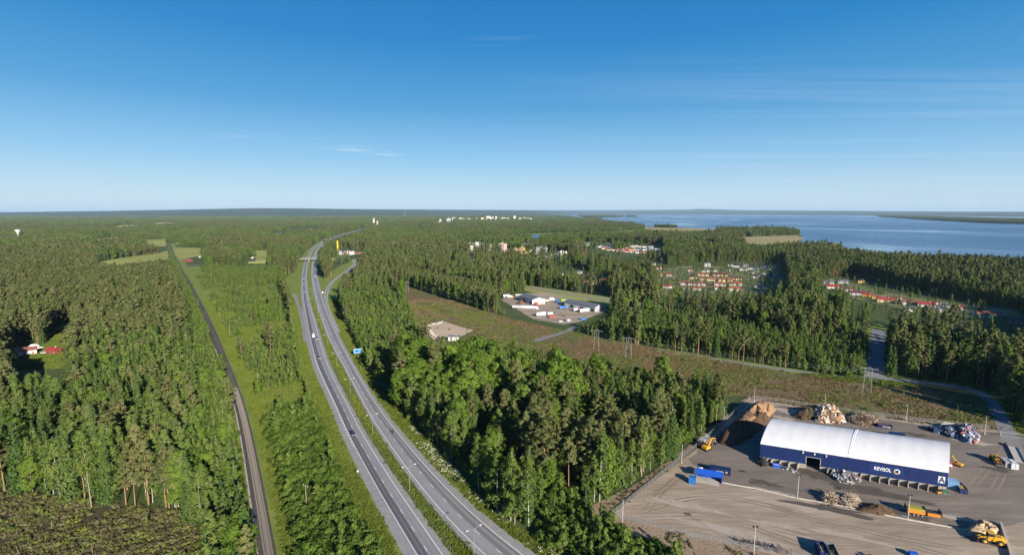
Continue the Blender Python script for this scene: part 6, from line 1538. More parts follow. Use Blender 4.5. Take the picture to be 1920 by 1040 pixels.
def on_road(px_, py_, line, toward=True):
    p = G(px_, py_); i = np.argmin(np.linalg.norm(line - np.array([p.x, p.y]), axis=1)); i = min(max(i, 1), len(line) - 2); d = line[i + 1] - line[i - 1]
    a = math.atan2(d[1], d[0]); return Vector((p.x, p.y, 0.09)), a + (PI if toward else 0)
m_cdark = paint('dark_car_paint', (0.015, 0.02, 0.035), 0.25, wear=0); m_cblue = paint('navy_car_paint', (0.02, 0.035, 0.08), 0.25, wear=0)
for px_, py_, m, lb, v in [(661.5, 814, m_cdark, 'dark car nearest the camera, coming down the left lanes', 0), (587.5, 631, m_white, 'white van in the left lanes, overtaken by a dark car', 1), (595, 635.5, m_cblue, 'dark blue car passing the white van', 0), (598.5, 671.5, m_cdark, 'small black car between the white van and the nearest car', 0),
                           (570, 548, m_cdark, 'far dark car in the left lanes, lowest of three below the bridge', 0), (569.5, 533, m_cdark, 'far dark car in the left lanes, middle of three below the bridge', 0), (569.5, 523, m_cblue, 'far dark car in the left lanes, closest to the bridge', 0)]:
    p, a = on_road(px_, py_, LA); car(p, a, m, lb, van=bool(v), sc=1.0)
p, a = on_road(591, 518.5, RA, False); car(p, a, m_white, 'white car driving away in the right lanes below the bridge')
mc = thing('motorcycle', 'black motorcycle with rider driving away in the right lanes', 'motorcycle', *on_road(736.5, 811.5, RB, False)); 
MB().extrude([(-0.9, 0.55), (-0.95, 0.85), (0.1, 0.8), (0.4, 1.05), (0.75, 0.95), (0.6, 0.45), (-0.4, 0.4)], -0.18, 0.18, axis='y').build('body', m_black, mc)
for x_ in (-0.75, 0.8): MB().tube((x_, -0.08, 0.33), (x_, 0.08, 0.33), 0.33, 0.33, 14).build('wheel', m_dark, mc)
MB().tube((0.55, -0.4, 1.15), (0.55, 0.4, 1.15), 0.03).build('handlebar', m_steel, mc)
rd_ = thing('person', 'rider in black clothing and a dark helmet on the black motorcycle', 'person', mc.location, mc.rotation_euler.z)
def figure(parent, pts, edges, rad, mat, name='body'):
    me = bpy.data.meshes.new(name); me.from_pydata(pts, edges, []); me.materials.append(mat)
    o_ = link(name, me, parent); sk_ = o_.modifiers.new('skin', 'SKIN'); me.skin_vertices or None
    bm = bmesh.new(); bm.from_mesh(me); ly = bm.verts.layers.skin.verify()
    for v_, r__ in zip(bm.verts, rad): v_[ly].radius = (r__, r__); v_[ly].use_root = (v_.index == 0)
    bm.to_mesh(me); bm.free(); o_.modifiers.new('sub', 'SUBSURF').levels = 1; return o_
figure(rd_, [(-0.35, 0, 0.92), (-0.2, 0, 1.2), (0.0, 0, 1.42), (0.08, 0, 1.56), (0.12, 0, 1.7), (0.0, 0.22, 1.38), (0.25, 0.28, 1.2), (0.5, 0.3, 1.17), (0.0, -0.22, 1.38), (0.25, -0.28, 1.2), (0.5, -0.3, 1.17), (0.12, 0.2, 0.86), (-0.05, 0.2, 0.45), (0.12, 0.2, 0.38), (0.12, -0.2, 0.86), (-0.05, -0.2, 0.45), (0.12, -0.2, 0.38)],
       [(0, 1), (1, 2), (2, 3), (3, 4), (2, 5), (5, 6), (6, 7), (2, 8), (8, 9), (9, 10), (0, 11), (11, 12), (12, 13), (0, 14), (14, 15), (15, 16)], [.17, .16, .17, .07, .12, .08, .055, .04, .08, .055, .04, .09, .06, .045, .09, .06, .045], m_black)
bmh = bmesh.new(); bmesh.ops.create_icosphere(bmh, subdivisions=2, radius=0.15); meh = bpy.data.meshes.new('helmet'); bmh.to_mesh(meh); bmh.free(); meh.materials.append(m_cdark); link('helmet', meh, rd_, loc=(0.13, 0, 1.7))

# ------------------------------------------------------------------ overpass
b0, b1 = G(551, 491.5), G(609, 488.5); bd = (b1 - b0); bl = bd.length
br = thing('overpass_bridge', 'grey concrete overpass bridge crossing both motorway carriageways', 'bridge', b0, math.atan2(bd.y, bd.x))
m_deck = paint('bridge_concrete', (0.13, 0.13, 0.125), 0.8, wear=0.2)
MB().box(-14, bl + 10, -5.0, 5.0, 5.3, 7.1).build('deck', m_deck, br)
MB().box(-14, bl + 10, -3.9, 3.9, 7.1, 7.16).build('roadway', m_street, br)
for y_ in (-5.0, 4.7):
    MB().box(-14, bl + 10, y_, y_ + 0.3, 7.1, 7.5).build('parapet', m_deck, br)
    mb = MB(); mb.box(-14, bl + 10, y_ + 0.1, y_ + 0.2, 8.25, 8.35)
    for x_ in np.arange(-14, bl + 10, 3.0): mb.box(x_, x_ + 0.1, y_ + 0.1, y_ + 0.2, 7.5, 8.25)
    mb.build('railing', m_steel, br)
for f in (0.14, 0.47, 0.86):
    for y_ in (-3.2, 3.2): MB().tube((bl * f, y_, 0), (bl * f, y_, 5.3), 0.6, 0.6, 10).build('pillar', m_concrete, br)
for x0_, x1_ in ((-16, -3), (bl + 1, bl + 14)):
    MB().extrude([(x0_, 0), (x1_, 0), (x1_ - (2 if x0_ < 0 else -2) if x0_ < 0 else x1_, 6.0), (x0_ if x0_ < 0 else x0_ + 2, 6.0)], -5, 5, axis='y').build('abutment', m_concrete, br)
# earth ramps that carry the road up to the bridge
for nm, P, Q_ in (('embankment', G(440, 494), b0 + bd.normalized() * -13), ('embankment', G(618, 486.5), b1 + bd.normalized() * 9)):
    d = (Q_ - P); L_ = d.length; e = Vector((-d.y, d.x, 0)).normalized(); mb = MB()
    p = [P + e * -9, P + e * 9, Q_ + e * 14, Q_ + e * -14, P + e * -5, P + e * 5, Q_ + e * 5, Q_ + e * -5]
    zz = [0, 0, 0, 0, 0.6, 0.6, 7.0, 7.0]
    mb.poly([(v_.x, v_.y, z_) for v_, z_ in zip(p, zz)], [(3, 2, 1, 0), (4, 5, 6, 7), (0, 1, 5, 4), (1, 2, 6, 5), (2, 3, 7, 6), (3, 0, 4, 7)])
    tag(mb.build(nm, m_grass), kind='structure')
    mb = MB(); a_, b_ = P, Q_
    mb.poly([(P.x - e.x * 4, P.y - e.y * 4, 0.66), (P.x + e.x * 4, P.y + e.y * 4, 0.66), (Q_.x + e.x * 4, Q_.y + e.y * 4, 7.12), (Q_.x - e.x * 4, Q_.y - e.y * 4, 7.12)], [(0, 1, 2, 3)])
    tag(mb.build('approach_road', m_street), kind='structure')
    for sg in (-1, 1):
        mb = MB(); nn_ = 30
        for k in range(nn_):
            c0, c1 = P + (Q_ - P) * (k / nn_) + e * (4.4 * sg), P + (Q_ - P) * ((k + 1) / nn_) + e * (4.4 * sg); za, zb = 0.64 + 6.45 * k / nn_, 0.64 + 6.45 * (k + 1) / nn_
            mb.poly([(c0.x, c0.y, za), (c1.x, c1.y, zb), (c1.x, c1.y, zb + 1.1), (c0.x, c0.y, za + 1.1), (c0.x + e.x * .2, c0.y + e.y * .2, za), (c1.x + e.x * .2, c1.y + e.y * .2, zb), (c1.x + e.x * .2, c1.y + e.y * .2, zb + 1.1), (c0.x + e.x * .2, c0.y + e.y * .2, za + 1.1)], [(0, 1, 2, 3), (4, 5, 6, 7), (3, 2, 6, 7)])
        tag(mb.build('road_barrier', m_deck), 'grey road barrier along the %s edge of the %s bridge approach' % ('near' if (e * sg).y < 0 else 'far', 'western' if P.x < b0.x else 'eastern'), 'barrier')
# ------------------------------------------------------------------ houses
ORD = 'first second third fourth fifth sixth seventh eighth ninth tenth eleventh twelfth thirteenth fourteenth fifteenth sixteenth seventeenth eighteenth nineteenth twentieth'.split()
ORD += ['twenty-' + w_ for w_ in ORD[:9]] + ['thirtieth'] + ['thirty-' + w_ for w_ in ORD[:9]] + ['fortieth'] + ['forty-' + w_ for w_ in ORD[:9]]
ROOFS = {k: paint('roof_' + k, c, 0.7, wear=0.15) for k, c in dict(red=(0.27, 0.032, 0.028), brick=(0.20, 0.072, 0.055), maroon=(0.11, 0.028, 0.032), orange=(0.29, 0.085, 0.042), grey=(0.12, 0.125, 0.14), dark=(0.035, 0.04, 0.052), navy=(0.03, 0.05, 0.10)).items()}
WALLS = {k: paint('wall_' + k, c, 0.8, wear=0.08) for k, c in dict(white=(0.52, 0.515, 0.50), cream=(0.58, 0.48, 0.30), yellow=(0.58, 0.34, 0.08), grey=(0.36, 0.38, 0.40), turquoise=(0.16, 0.36, 0.40), brown=(0.30, 0.16, 0.09), pink=(0.50, 0.36, 0.34), tan=(0.46, 0.31, 0.19), redbrown=(0.22, 0.05, 0.035)).items()}
m_win = paint('window_glass', (0.035, 0.045, 0.055), 0.12, wear=0)
HMESH = {}
def house(px_, py_, wpx, roof, wall, label, rz, group=None, storeys=1, depth=None, name='house', cat='house', z=0.0, detail=True):
    p = G(px_, py_); mp = mpp(px_, py_); L = max(5.0, wpx * mp); D = depth or min(max(5.5, L * 0.55), 9.0); H = (3.1 * storeys + 0.5) if detail or cat != 'house' or py_ < 440 else 1.9 * storeys; RZ = D * 0.25 if detail else D * 0.34
    t_ = thing(name, label, cat, (p.x, p.y, z), rz, group)
    w_ = MB().box(-L / 2, L / 2, -D / 2, D / 2, 0, H)
    for x_ in (-L / 2, L / 2 - 0.02): w_.poly([(x_, -D / 2, H), (x_, D / 2, H), (x_, 0, H + RZ), (x_ + 0.02, -D / 2, H), (x_ + 0.02, D / 2, H), (x_ + 0.02, 0, H + RZ)], [(0, 2, 1), (3, 4, 5), (0, 1, 4, 3), (1, 2, 5, 4), (2, 0, 3, 5)])
    w_.build('wall', WALLS[wall], t_)
    o_ = 0.55; e = RZ * (D / 2 + o_) / (D / 2) - RZ
    mb = MB()
    for s in (-1, 1):
        a = [(-L / 2 - o_, s * (D / 2 + o_), H - e + 0.02), (L / 2 + o_, s * (D / 2 + o_), H - e + 0.02), (L / 2 + o_, 0, H + RZ + 0.02), (-L / 2 - o_, 0, H + RZ + 0.02)]
        mb.poly(a + [(x_, y_, z_ + 0.16) for x_, y_, z_ in a], [(3, 2, 1, 0), (4, 5, 6, 7), (0, 1, 5, 4), (1, 2, 6, 5), (2, 3, 7, 6), (3, 0, 4, 7)])
    rf = mb.build('roof', ROOFS[roof], t_)
    if detail:
        MB().box(L * 0.18, L * 0.18 + 0.7, -0.2, 0.6, H + RZ * 0.5, H + RZ + 0.9).build('chimney', WALLS['grey'], rf)
        n = max(2, int(L / 3.6))
        for st_ in range(storeys):
            for i in range(n):
                x_ = -L / 2 + L * (i + 0.5) / n
                MB().box(x_ - 0.65, x_ + 0.65, -D / 2 - 0.05, -D / 2 + 0.02, st_ * 2.9 + 1.1, st_ * 2.9 + 2.3).build('window', m_win, t_)
        for x_ in (-L / 2 - 0.05, L / 2 - 0.02): MB().box(x_, x_ + 0.07, -0.6, 0.6, 1.1, 2.3).build('window', m_win, t_)
        MB().box(L * 0.30, L * 0.30 + 0.95, -D / 2 - 0.07, -D / 2 + 0.02, 0.1, 2.2).build('door', WALLS['brown'], t_)
    return t_
g1 = 'houses of the estate beyond the pines'
E1 = [(1235, 505, 10, 'red', 'white', 'small red-roofed house at the left end of the estate, the upper one'), (1236, 518, 10, 'red', 'cream', 'small red-roofed house at the left end of the estate, the lower one'), (1255, 518, 13, 'red', 'white', 'bright red-roofed white house left of the estate street'), (1294, 509, 8, 'red', 'white', 'narrow red house with a white gable above the brick-roofed terraces'),
      (1300, 523, 13, 'maroon', 'cream', 'dark red house with a cream gable at the left end of the terraces'), (1316, 517, 24, 'brick', 'cream', 'brick-roofed terrace at the back of the estate, the left of two'), (1327, 526, 26, 'brick', 'cream', 'long brick-roofed terrace in the middle of the estate'), (1351, 518, 24, 'maroon', 'cream', 'maroon-roofed terrace at the back of the estate, the right of two'), (1360, 528, 24, 'brick', 'cream', 'brick-roofed terrace with cream walls right of the middle'), (1381, 525, 18, 'maroon', 'cream', 'maroon-roofed terrace with a cream gable at the right end'),
      (1286, 534, 22, 'brick', 'white', 'brick-red roof at the front left of the estate behind the pines'), (1311, 535, 21, 'brick', 'white', 'brick-red roof at the front middle of the estate behind the pines'), (1350, 536, 20, 'brick', 'white', 'brick-red roof at the front right of the estate behind the pines'), (1379, 535, 22, 'orange', 'white', 'orange-red roof above the brightest one at the right of the estate'), (1252, 540, 15, 'red', 'white', 'red-roofed house with a white end wall at the lower left of the estate'), (1307, 544, 14, 'red', 'white', 'red roof half hidden by pines below the front row'), (1287, 543, 14, 'brick', 'white', 'brick roof half hidden by pines below the front row'), (1346, 543, 18, 'brick', 'white', 'brick-red roof half hidden by pines right of the red one'), (1377, 545, 20, 'orange', 'white', 'brightest orange-red roof at the lower right of the estate'),
      (1326, 500, 11, 'grey', 'white', 'white two-storey house behind the brick terraces'), (1319, 510, 8, 'dark', 'white', 'small dark-roofed white house behind the terraces, left of three'), (1328, 510, 8, 'dark', 'white', 'small dark-roofed white house behind the terraces, middle of three'), (1338, 509, 12, 'dark', 'white', 'dark-roofed white house behind the terraces, right of three'), (1369, 499, 12, 'dark', 'white', 'dark-roofed house at the back left of the white cluster'), (1382, 501, 12, 'dark', 'white', 'dark-roofed house second from left at the back of the white cluster'), (1397, 500, 11, 'grey', 'white', 'white-fronted house at the back of the white cluster'), (1364, 508, 9, 'dark', 'white', 'white gabled house at the left edge of the white cluster'), (1393, 507, 14, 'grey', 'white', 'grey-roofed long house in the white cluster'), (1412, 505, 18, 'navy', 'white', 'navy-roofed long house in the white cluster'), (1434, 501, 15, 'dark', 'white', 'dark-roofed house at the back right of the white cluster'), (1443, 507, 13, 'navy', 'white', 'navy-roofed house with a white gable in the white cluster'), (1452, 504, 10, 'grey', 'white', 'grey-roofed house at the right of the white cluster'), (1473, 503, 10, 'navy', 'grey', 'navy house standing alone at the right of the white cluster'),
      (1408, 513, 10, 'navy', 'white', 'navy-roofed house above the twin white gables'), (1416, 511, 10, 'dark', 'white', 'white gabled house left of centre in the white cluster'), (1414, 521, 11, 'dark', 'white', 'white gable at the front of the white cluster, left of two'), (1424, 520, 12, 'dark', 'white', 'white gable at the front of the white cluster, right of two'), (1435, 516, 11, 'grey', 'white', 'grey-roofed house beside the twin white gables'), (1447, 521, 17, 'dark', 'white', 'wide dark roof at the front right of the white cluster'), (1457, 518, 10, 'grey', 'cream', 'small cream gable at the right of the white cluster'), (1422, 540, 14, 'navy', 'white', 'navy roof standing alone below the white cluster'), (1425, 555, 14, 'navy', 'white', 'lowest navy roof below the white cluster')]
for i, (a, b_, c, r1, w1, lb) in enumerate(E1): house(a, b_, c, r1, w1, lb, R.choice((-0.42, -0.35, -0.5, 1.1 if c < 12 else -0.4)), g1, 2 if 'two-storey' in lb else 1)
E3 = [(1532, 529, 6, 'brick', 'cream', 'tiny cream hut at the left end of the lakeside row'), (1554, 532, 16, 'grey', 'white', 'grey-roofed white house at the left of the lakeside row'), (1580, 531, 16, 'grey', 'grey', 'grey house with a grey roof at the back left of the lakeside row'), (1614, 530, 10, 'dark', 'yellow', 'dark-roofed orange cottage standing back from the row'), (1563, 541, 24, 'red', 'white', 'red-roofed white house nearest the left end of the lakeside row'), (1591, 546, 14, 'maroon', 'white', 'small maroon roof at the left of the maroon pair'), (1607, 553, 24, 'maroon', 'white', 'big maroon-roofed house with a white gable'), (1627, 557, 16, 'red', 'yellow', 'red roof left of the orange gable'), (1642, 560, 12, 'brick', 'yellow', 'orange-walled gable house in the lakeside row'), (1660, 566, 26, 'red', 'cream', 'long red-roofed house with a cream gable'), (1683, 562, 12, 'brick', 'white', 'small brick-roofed house between two long red ones'),
      (1704, 571, 26, 'brick', 'white', 'long brown-red roof in the middle of the lakeside row'), (1736, 575, 26, 'red', 'white', 'bright red-roofed white house right of the middle of the row'), (1755, 571, 12, 'maroon', 'grey', 'small dark red house behind the bright red one'), (1772, 577, 10, 'dark', 'grey', 'grey house behind young spruces in the lakeside row'), (1794, 581, 14, 'red', 'white', 'white-gabled red house right of the young spruces'), (1853, 594, 36, 'orange', 'turquoise', 'long orange-roofed house with turquoise walls at the right end of the row'), (1705, 583, 18, 'grey', 'white', 'grey roof in front of the brown-red one'), (1755, 584, 14, 'grey', 'white', 'grey roof in front of the small dark red house'), (1908, 606, 24, 'dark', 'grey', 'dark-roofed house at the right edge of the picture'), (1663, 512, 8, 'grey', 'white', 'small grey house in the lakeside pines, left of two'), (1731, 518, 9, 'grey', 'white', 'small grey house in the lakeside pines, right of two'), (1761, 533, 9, 'grey', 'white', 'pale house glimpsed in the pines behind the row')]
for a, b_, c, r1, w1, lb in E3: house(a, b_, c, r1, w1, lb, R.choice((-0.5, -0.42, -0.55)), 'houses in the lakeside row')
E4 = [(1099, 530, 7, 'red', 'white', 'small red-roofed house near the main street, leftmost of three'), (1113, 533, 11, 'brick', 'white', 'brick-roofed house with a white gable, middle of three'), (1132, 529, 14, 'red', 'cream', 'red-roofed cream house, rightmost of three'), (1049, 517, 13, 'grey', 'white', 'grey-roofed white house at the left of the three by the wood'), (1066, 515, 15, 'navy', 'white', 'navy-roofed white house in the middle of the three by the wood'), (1084, 513, 14, 'grey', 'white', 'grey-roofed white house at the right of the three by the wood'),
      (1158, 500, 10, 'dark', 'white', 'low white house far left of the estate'), (1165, 506, 11, 'brick', 'white', 'brick-roofed white house far left of the estate'), (1175, 507, 8, 'grey', 'white', 'small white gable far left of the estate'), (1205, 499, 8, 'dark', 'white', 'small white house left of the estate among pines'), (1224, 497, 9, 'grey', 'white', 'grey-roofed house left of the estate among pines'), (1213, 507, 13, 'red', 'white', 'red roof left of the estate among pines')]
for a, b_, c, r1, w1, lb in E4: house(a, b_, c, r1, w1, lb, R.choice((-0.4, -0.5, 1.0)), 'scattered houses near the main street')
# far cluster: dark roofs at the back, red roofs in front, tints and places differ
rr = np.random.default_rng(40); n_ = 0
for row, (ya, yb, x0_, x1_, roofs) in enumerate([(457, 460.5, 1100, 1180, ('dark', 'grey')), (460, 464, 1104, 1225, ('dark', 'grey', 'navy')), (463.5, 468, 1118, 1238, ('navy', 'dark', 'grey')), (467, 470, 1132, 1190, ('red', 'orange')), (468, 472, 1185, 1245, ('dark', 'navy')), (470, 474.5, 1144, 1195, ('red', 'brick')), (473.5, 477.5, 1204, 1232, ('orange', 'red'))]):
    for a in np.arange(x0_, x1_, 7.0):
        f = (a - x0_) / (x1_ - x0_); rf = roofs[int(rr.integers(0, len(roofs)))]; w1 = ('white', 'white', 'white', 'cream')[int(rr.integers(0, 4))]
        side = 'left' if f < 0.34 else 'middle' if f < 0.67 else 'right'; rowname = ('hindmost', 'second', 'third', 'upper red', 'right-hand', 'lower red', 'front orange')[row]
        ix = int(round((a - x0_) / 7.0)); house(a + rr.uniform(-2, 2), ya + (yb - ya) * f + rr.uniform(-.6, .6), rr.uniform(6.5, 9.5), rf, w1, '%s-roofed %s house, %s from the left in the %s row of the far estate' % (rf, w1, ORD[ix], rowname), rr.choice((-0.4, -0.55, 1.1, 0.3)), 'houses of the far estate', int(rr.integers(1, 3)), detail=False); n_ += 1
# lone far houses and farms
for a, b_, c, r1, w1, lb in [(410, 420.5, 6, 'grey', 'white', 'white block standing out of the far forest left of the motorway'), (470, 483, 9, 'dark', 'white', 'low pale house beside the small meadow'), (377, 481, 8, 'grey', 'white', 'grey house between field and meadow'), (352, 489, 16, 'brick', 'redbrown', 'low red-brown barn by the railway field'), (234, 479, 5, 'brick', 'cream', 'tiny cream house at the edge of the hay field'), (201, 447, 9, 'brick', 'pink', 'pinkish farmhouse above the far western field'), (212, 447.5, 6, 'grey', 'white', 'white outbuilding right of the pinkish farmhouse'), (157, 448, 5, 'grey', 'white', 'white cottage left of the far western field'), (131, 447, 4, 'grey', 'white', 'tiny white cottage in the far west'), (174, 430.5, 3, 'grey', 'white', 'tiny white house left of the distant field'),
                           (524, 437, 7, 'navy', 'white', 'bluish house left of the distant red village'), (538, 435, 5, 'grey', 'white', 'white house at the left of the distant red village'), (546, 432.5, 5, 'grey', 'white', 'white house in the middle left of the distant red village'), (553, 430.5, 5, 'dark', 'white', 'small white house rising to the distant red village'), (565, 436, 4, 'grey', 'cream', 'cream house below the distant red village'), (577, 430, 7, 'red', 'pink', 'red roof in the distant red village, left'), (584, 428, 8, 'brick', 'pink', 'red roof in the distant red village, middle'), (591, 430, 6, 'red', 'white', 'red roof in the distant red village, right'),
                           (543, 408, 9, 'grey', 'white', 'long white hall far beyond the motorway bend'), (505, 408.5, 4, 'grey', 'white', 'white speck of a house far left of the long hall'), (611, 404.5, 6, 'grey', 'white', 'white block far on the plain, left of three'), (642, 404, 5, 'grey', 'white', 'white block far on the plain, middle of three'), (659, 403.5, 4, 'grey', 'white', 'white block far on the plain, right of three'), (730, 419, 3, 'grey', 'white', 'white cottage right of the striped tower'), (748, 418.5, 8, 'grey', 'white', 'low white sheds right of the striped tower'), (787, 426.5, 6, 'brick', 'tan', 'tan block in the forest below the far town'), (820, 458, 8, 'grey', 'white', 'pale house left of the white flats'), (1005, 452, 4, 'grey', 'white', 'white house beside the pond, left'), (1012, 451, 5, 'brick', 'white', 'white house beside the pond, right'), (987, 457, 8, 'grey', 'white', 'white house beside the park lawn'), (768, 450, 5, 'grey', 'white', 'pale roof in the forest right of the chimney'), (848, 488, 4, 'grey', 'white', 'tiny white gable in the pines, left'), (887, 486, 5, 'grey', 'white', 'tiny white gable in the pines below the flats')]:
    house(a, b_ + 1.5, c, r1, w1, lb, R.choice((0.3, -0.3, 0.9)), None, 1 if c > 4 else 2, detail=c >= 8)
# farm at the left edge
house(47, 664, 33, 'brick', 'white', 'red-roofed farmhouse with white walls deep in the pine wood at the left', 0.75, None, 1)
house(101, 662, 20, 'red', 'redbrown', 'low red shed beside the lawn at the left edge', -0.15, None, 1, depth=5)
house(31, 664, 9, 'grey', 'white', 'small white hut left of the red-roofed farmhouse', 0.9, None, 1)
car(G(66, 650), 0.3, m_white, 'white van parked behind the farmhouse', van=True, name='van', cat='van'); car(G(73, 653), 0.9, m_white, 'white car parked behind the farmhouse', sc=1.1); car(G(84, 662), 0.1, m_lgrey, 'grey car parked between farmhouse and red shed', sc=1.1)

# ------------------------------------------------------------------ flats, plant, towers, far town
def block(px_, py_, wpx, hpx, wall, label, rz=-0.25, depth=12.0, name='apartment_block', cat='apartment block', group=None, stripe=None, hidden=6.0, win=True):
    p = G(px_, py_ + hidden * 0.6); mp = mpp(px_, py_ + hidden * 0.6); L = wpx * mp / max(0.5, math.cos(rz)); H = hpx * mp + hidden
    t_ = thing(name, label, cat, (p.x, p.y, 0), rz, group)
    MB().box(-L / 2, L / 2, -depth / 2, depth / 2, 0, H).build('wall', WALLS[wall], t_)
    MB().box(-L / 2 - 0.2, L / 2 + 0.2, -depth / 2 - 0.2, depth / 2 + 0.2, H, H + 0.5).build('roof', ROOFS['grey'], t_)
    MB().box(-L * 0.12, L * 0.12, -depth * 0.2, depth * 0.2, H + 0.5, H + 2.6).build('roof_house', WALLS[wall], t_)
    if win:
        n, f = max(2, int(L / 4.2)), max(2, int(H / 3.0)); wm = MB().box(-0.9, 0.9, -0.05, 0.02, 0, 1.5).mesh('window', m_win)
        for st_ in range(f):
            for i in range(n): link('window', wm, t_, loc=(-L / 2 + L * (i + .5) / n, -depth / 2, st_ * 3.0 + 1.0))
        for st_ in range(f):
            for i in range(2):
                o_ = link('window', wm, t_, loc=(L / 2, -depth / 4 + depth / 2 * i, st_ * 3.0 + 1.0)); o_.rotation_euler.z = PI / 2
    if stripe: MB().box(-L / 2 - 0.06, -L / 2 + L * 0.22, -depth / 2 - 0.12, -depth / 2 - 0.06, 0, H - 0.3).build('stair_panel', WALLS[stripe], t_)
    return t_
gA = 'apartment blocks in the forest'
for a in [(893, 460, 30, 5, 'white', 'long low white block behind the front white flats', -0.2, 12), (885, 467, 20, 5, 'white', 'low white block at the left end of the flats', -0.2, 12), (906, 467, 11, 7, 'white', 'bright white cube-like block in the flats', -0.25, 14), (921, 466, 13, 6, 'cream', 'yellowish block between white flats and pink tower', -0.25, 12), (942, 471, 12, 14, 'pink', 'pale pink tower block', -0.45, 16), (934, 475, 13, 4, 'grey', 'long low grey block below the pink tower', -0.1, 12), (966, 478, 26, 10, 'tan', 'wide brown-tan block with a dark red stair panel', -0.2, 14), (979, 474, 9, 9, 'yellow', 'orange-yellow block behind the brown-tan one', -0.3, 12), (986, 480, 13, 6, 'tan', 'tan block right of the brown-tan one', -0.2, 12), (997, 477, 8, 6, 'cream', 'small cream block left of the grey tower', -0.2, 12), (1016, 480, 15, 15, 'grey', 'tall pale grey tower block', -0.45, 17), (1007, 474, 4, 9, 'cream', 'slim cream tower behind the grey tower block', -0.2, 8), (1040, 484, 18, 8, 'grey', 'stepped grey-white block right of the grey tower', 0.35, 12), (1053, 478, 16, 6, 'white', 'white long block at the right end of the flats', 0.35, 12), (1028, 486, 12, 5, 'grey', 'low grey hall below the grey tower block', -0.1, 12)]:
    block(a[0], a[1], a[2], a[3], a[4], a[5], a[6], a[7], group=gA, stripe='redbrown' if 'stair' in a[5] else None)
# heating plant with the yellow chimney
hp = thing('heating_plant', 'white and brown heating plant at the ramp end', 'plant building', G(648, 477), -0.3)
MB().box(-20, 20, -9, 9, 0, 9).build('wall', WALLS['white'], hp); MB().box(-20.3, 20.3, -9.3, 9.3, 9, 9.6).build('roof', ROOFS['dark'], hp)
MB().box(9, 19, -12, -9.05, 0, 11).build('annex', WALLS['pink'], hp); MB().box(-27, -20.05, -8, 6, 0, 12).build('boiler_house', WALLS['brown'], hp)
for i in range(7): MB().box(-17 + i * 4, -14.6 + i * 4, -9.08, -8.98, 4, 6.5).build('window', m_win, hp)
house(671, 476, 16, 'brick', 'brown', 'low brown hall right of the heating plant', -0.3)
ch = thing('chimney', 'tall yellow chimney beside the heating plant', 'chimney', G(633.5, 475)); MB().tube((0, 0, 0), (0, 0, 33), 2.2, 1.9, 14).build('stack', paint('chimney_yellow', (0.70, 0.42, 0.02), 0.5), ch); MB().tube((0, 0, 33), (0, 0, 33.6), 2.0, 2.0, 14).build('cap', m_org, ch)
wt = thing('water_tower', 'white funnel-shaped water tower in the forest at the far left', 'water tower', G(35, 449)); MB().tube((0, 0, 0), (0, 0, 24), 3.0, 3.0, 14).build('shaft', WALLS['white'], wt); MB().tube((0, 0, 24), (0, 0, 37), 3.2, 9.0, 18).tube((0, 0, 37), (0, 0, 39), 9.0, 8.2, 18).build('tank', WALLS['white'], wt)
tw = thing('water_tower', 'pink and white striped tower beside the far end of the motorway', 'tower', G(701, 424))
for k in range(5): MB().tube((0, 0, k * 11), (0, 0, k * 11 + 11), 7, 7, 14).build('band', WALLS['white' if k % 2 else 'pink'], tw)
MB().tube((0, 0, 55), (0, 0, 59), 9, 9, 14).build('tank', WALLS['white'], tw)
for a, b_, w1, h1, wl, lb in [(823, 418, 9, 5, 'white', 'bright white church-like building below the far town'), (826, 417, 2.4, 9, 'white', 'slim white tower of the church-like building'), (843, 416.5, 13, 4, 'white', 'low bright white hall below the far town'), (816, 420, 9, 3, 'cream', 'cream buildings left of the church-like building'), (706, 424, 12, 3, 'cream', 'low cream buildings at the foot of the striped tower'), (708, 417, 2, 6, 'grey', 'slim grey silo right of the striped tower')]:
    block(a, b_, w1, h1, wl, lb, -0.1, 16, 'building', 'building', hidden=8, win=False)
rr = np.random.default_rng(61)
for i, a in enumerate(sorted([rr.uniform(838, 1000) if i > 12 else rr.uniform(885, 930) for i in range(46)])):
    y_ = rr.uniform(403.6, 406.2); hh = rr.uniform(1.4, 3.2) + (2.0 if 890 < a < 930 and i % 3 == 0 else 0); w1 = rr.uniform(2.5, 8)
    wl = ('white', 'white', 'white', 'cream', 'grey', 'pink')[int(rr.integers(0, 6))]; sz_ = 'tall' if hh > 4 else 'wide' if w1 > 5 else 'small'; pl = 'left end' if a < 880 else 'middle' if a < 935 else 'right end'
    block(a, y_, w1, hh, wl, '%s %s building, %s from the left in the far white town' % (sz_, wl, ORD[i]), rr.uniform(-.3, .3), 30, 'town_building', 'building', 'buildings of the far town', hidden=14, win=False)
mst = thing('radio_mast', 'thin pale radio mast on the skyline right of the motorway', 'mast', G(759, 408)); MB().tube((0, 0, 0), (0, 0, 130), 3.0, 1.5, 6).build('mast', WALLS['pink'], mst)
block(965, 405, 4, 6.5, 'white', 'tallest white block at the right of the far white town', 0, 30, 'town_building', 'building', 'buildings of the far town', hidden=14, win=False)

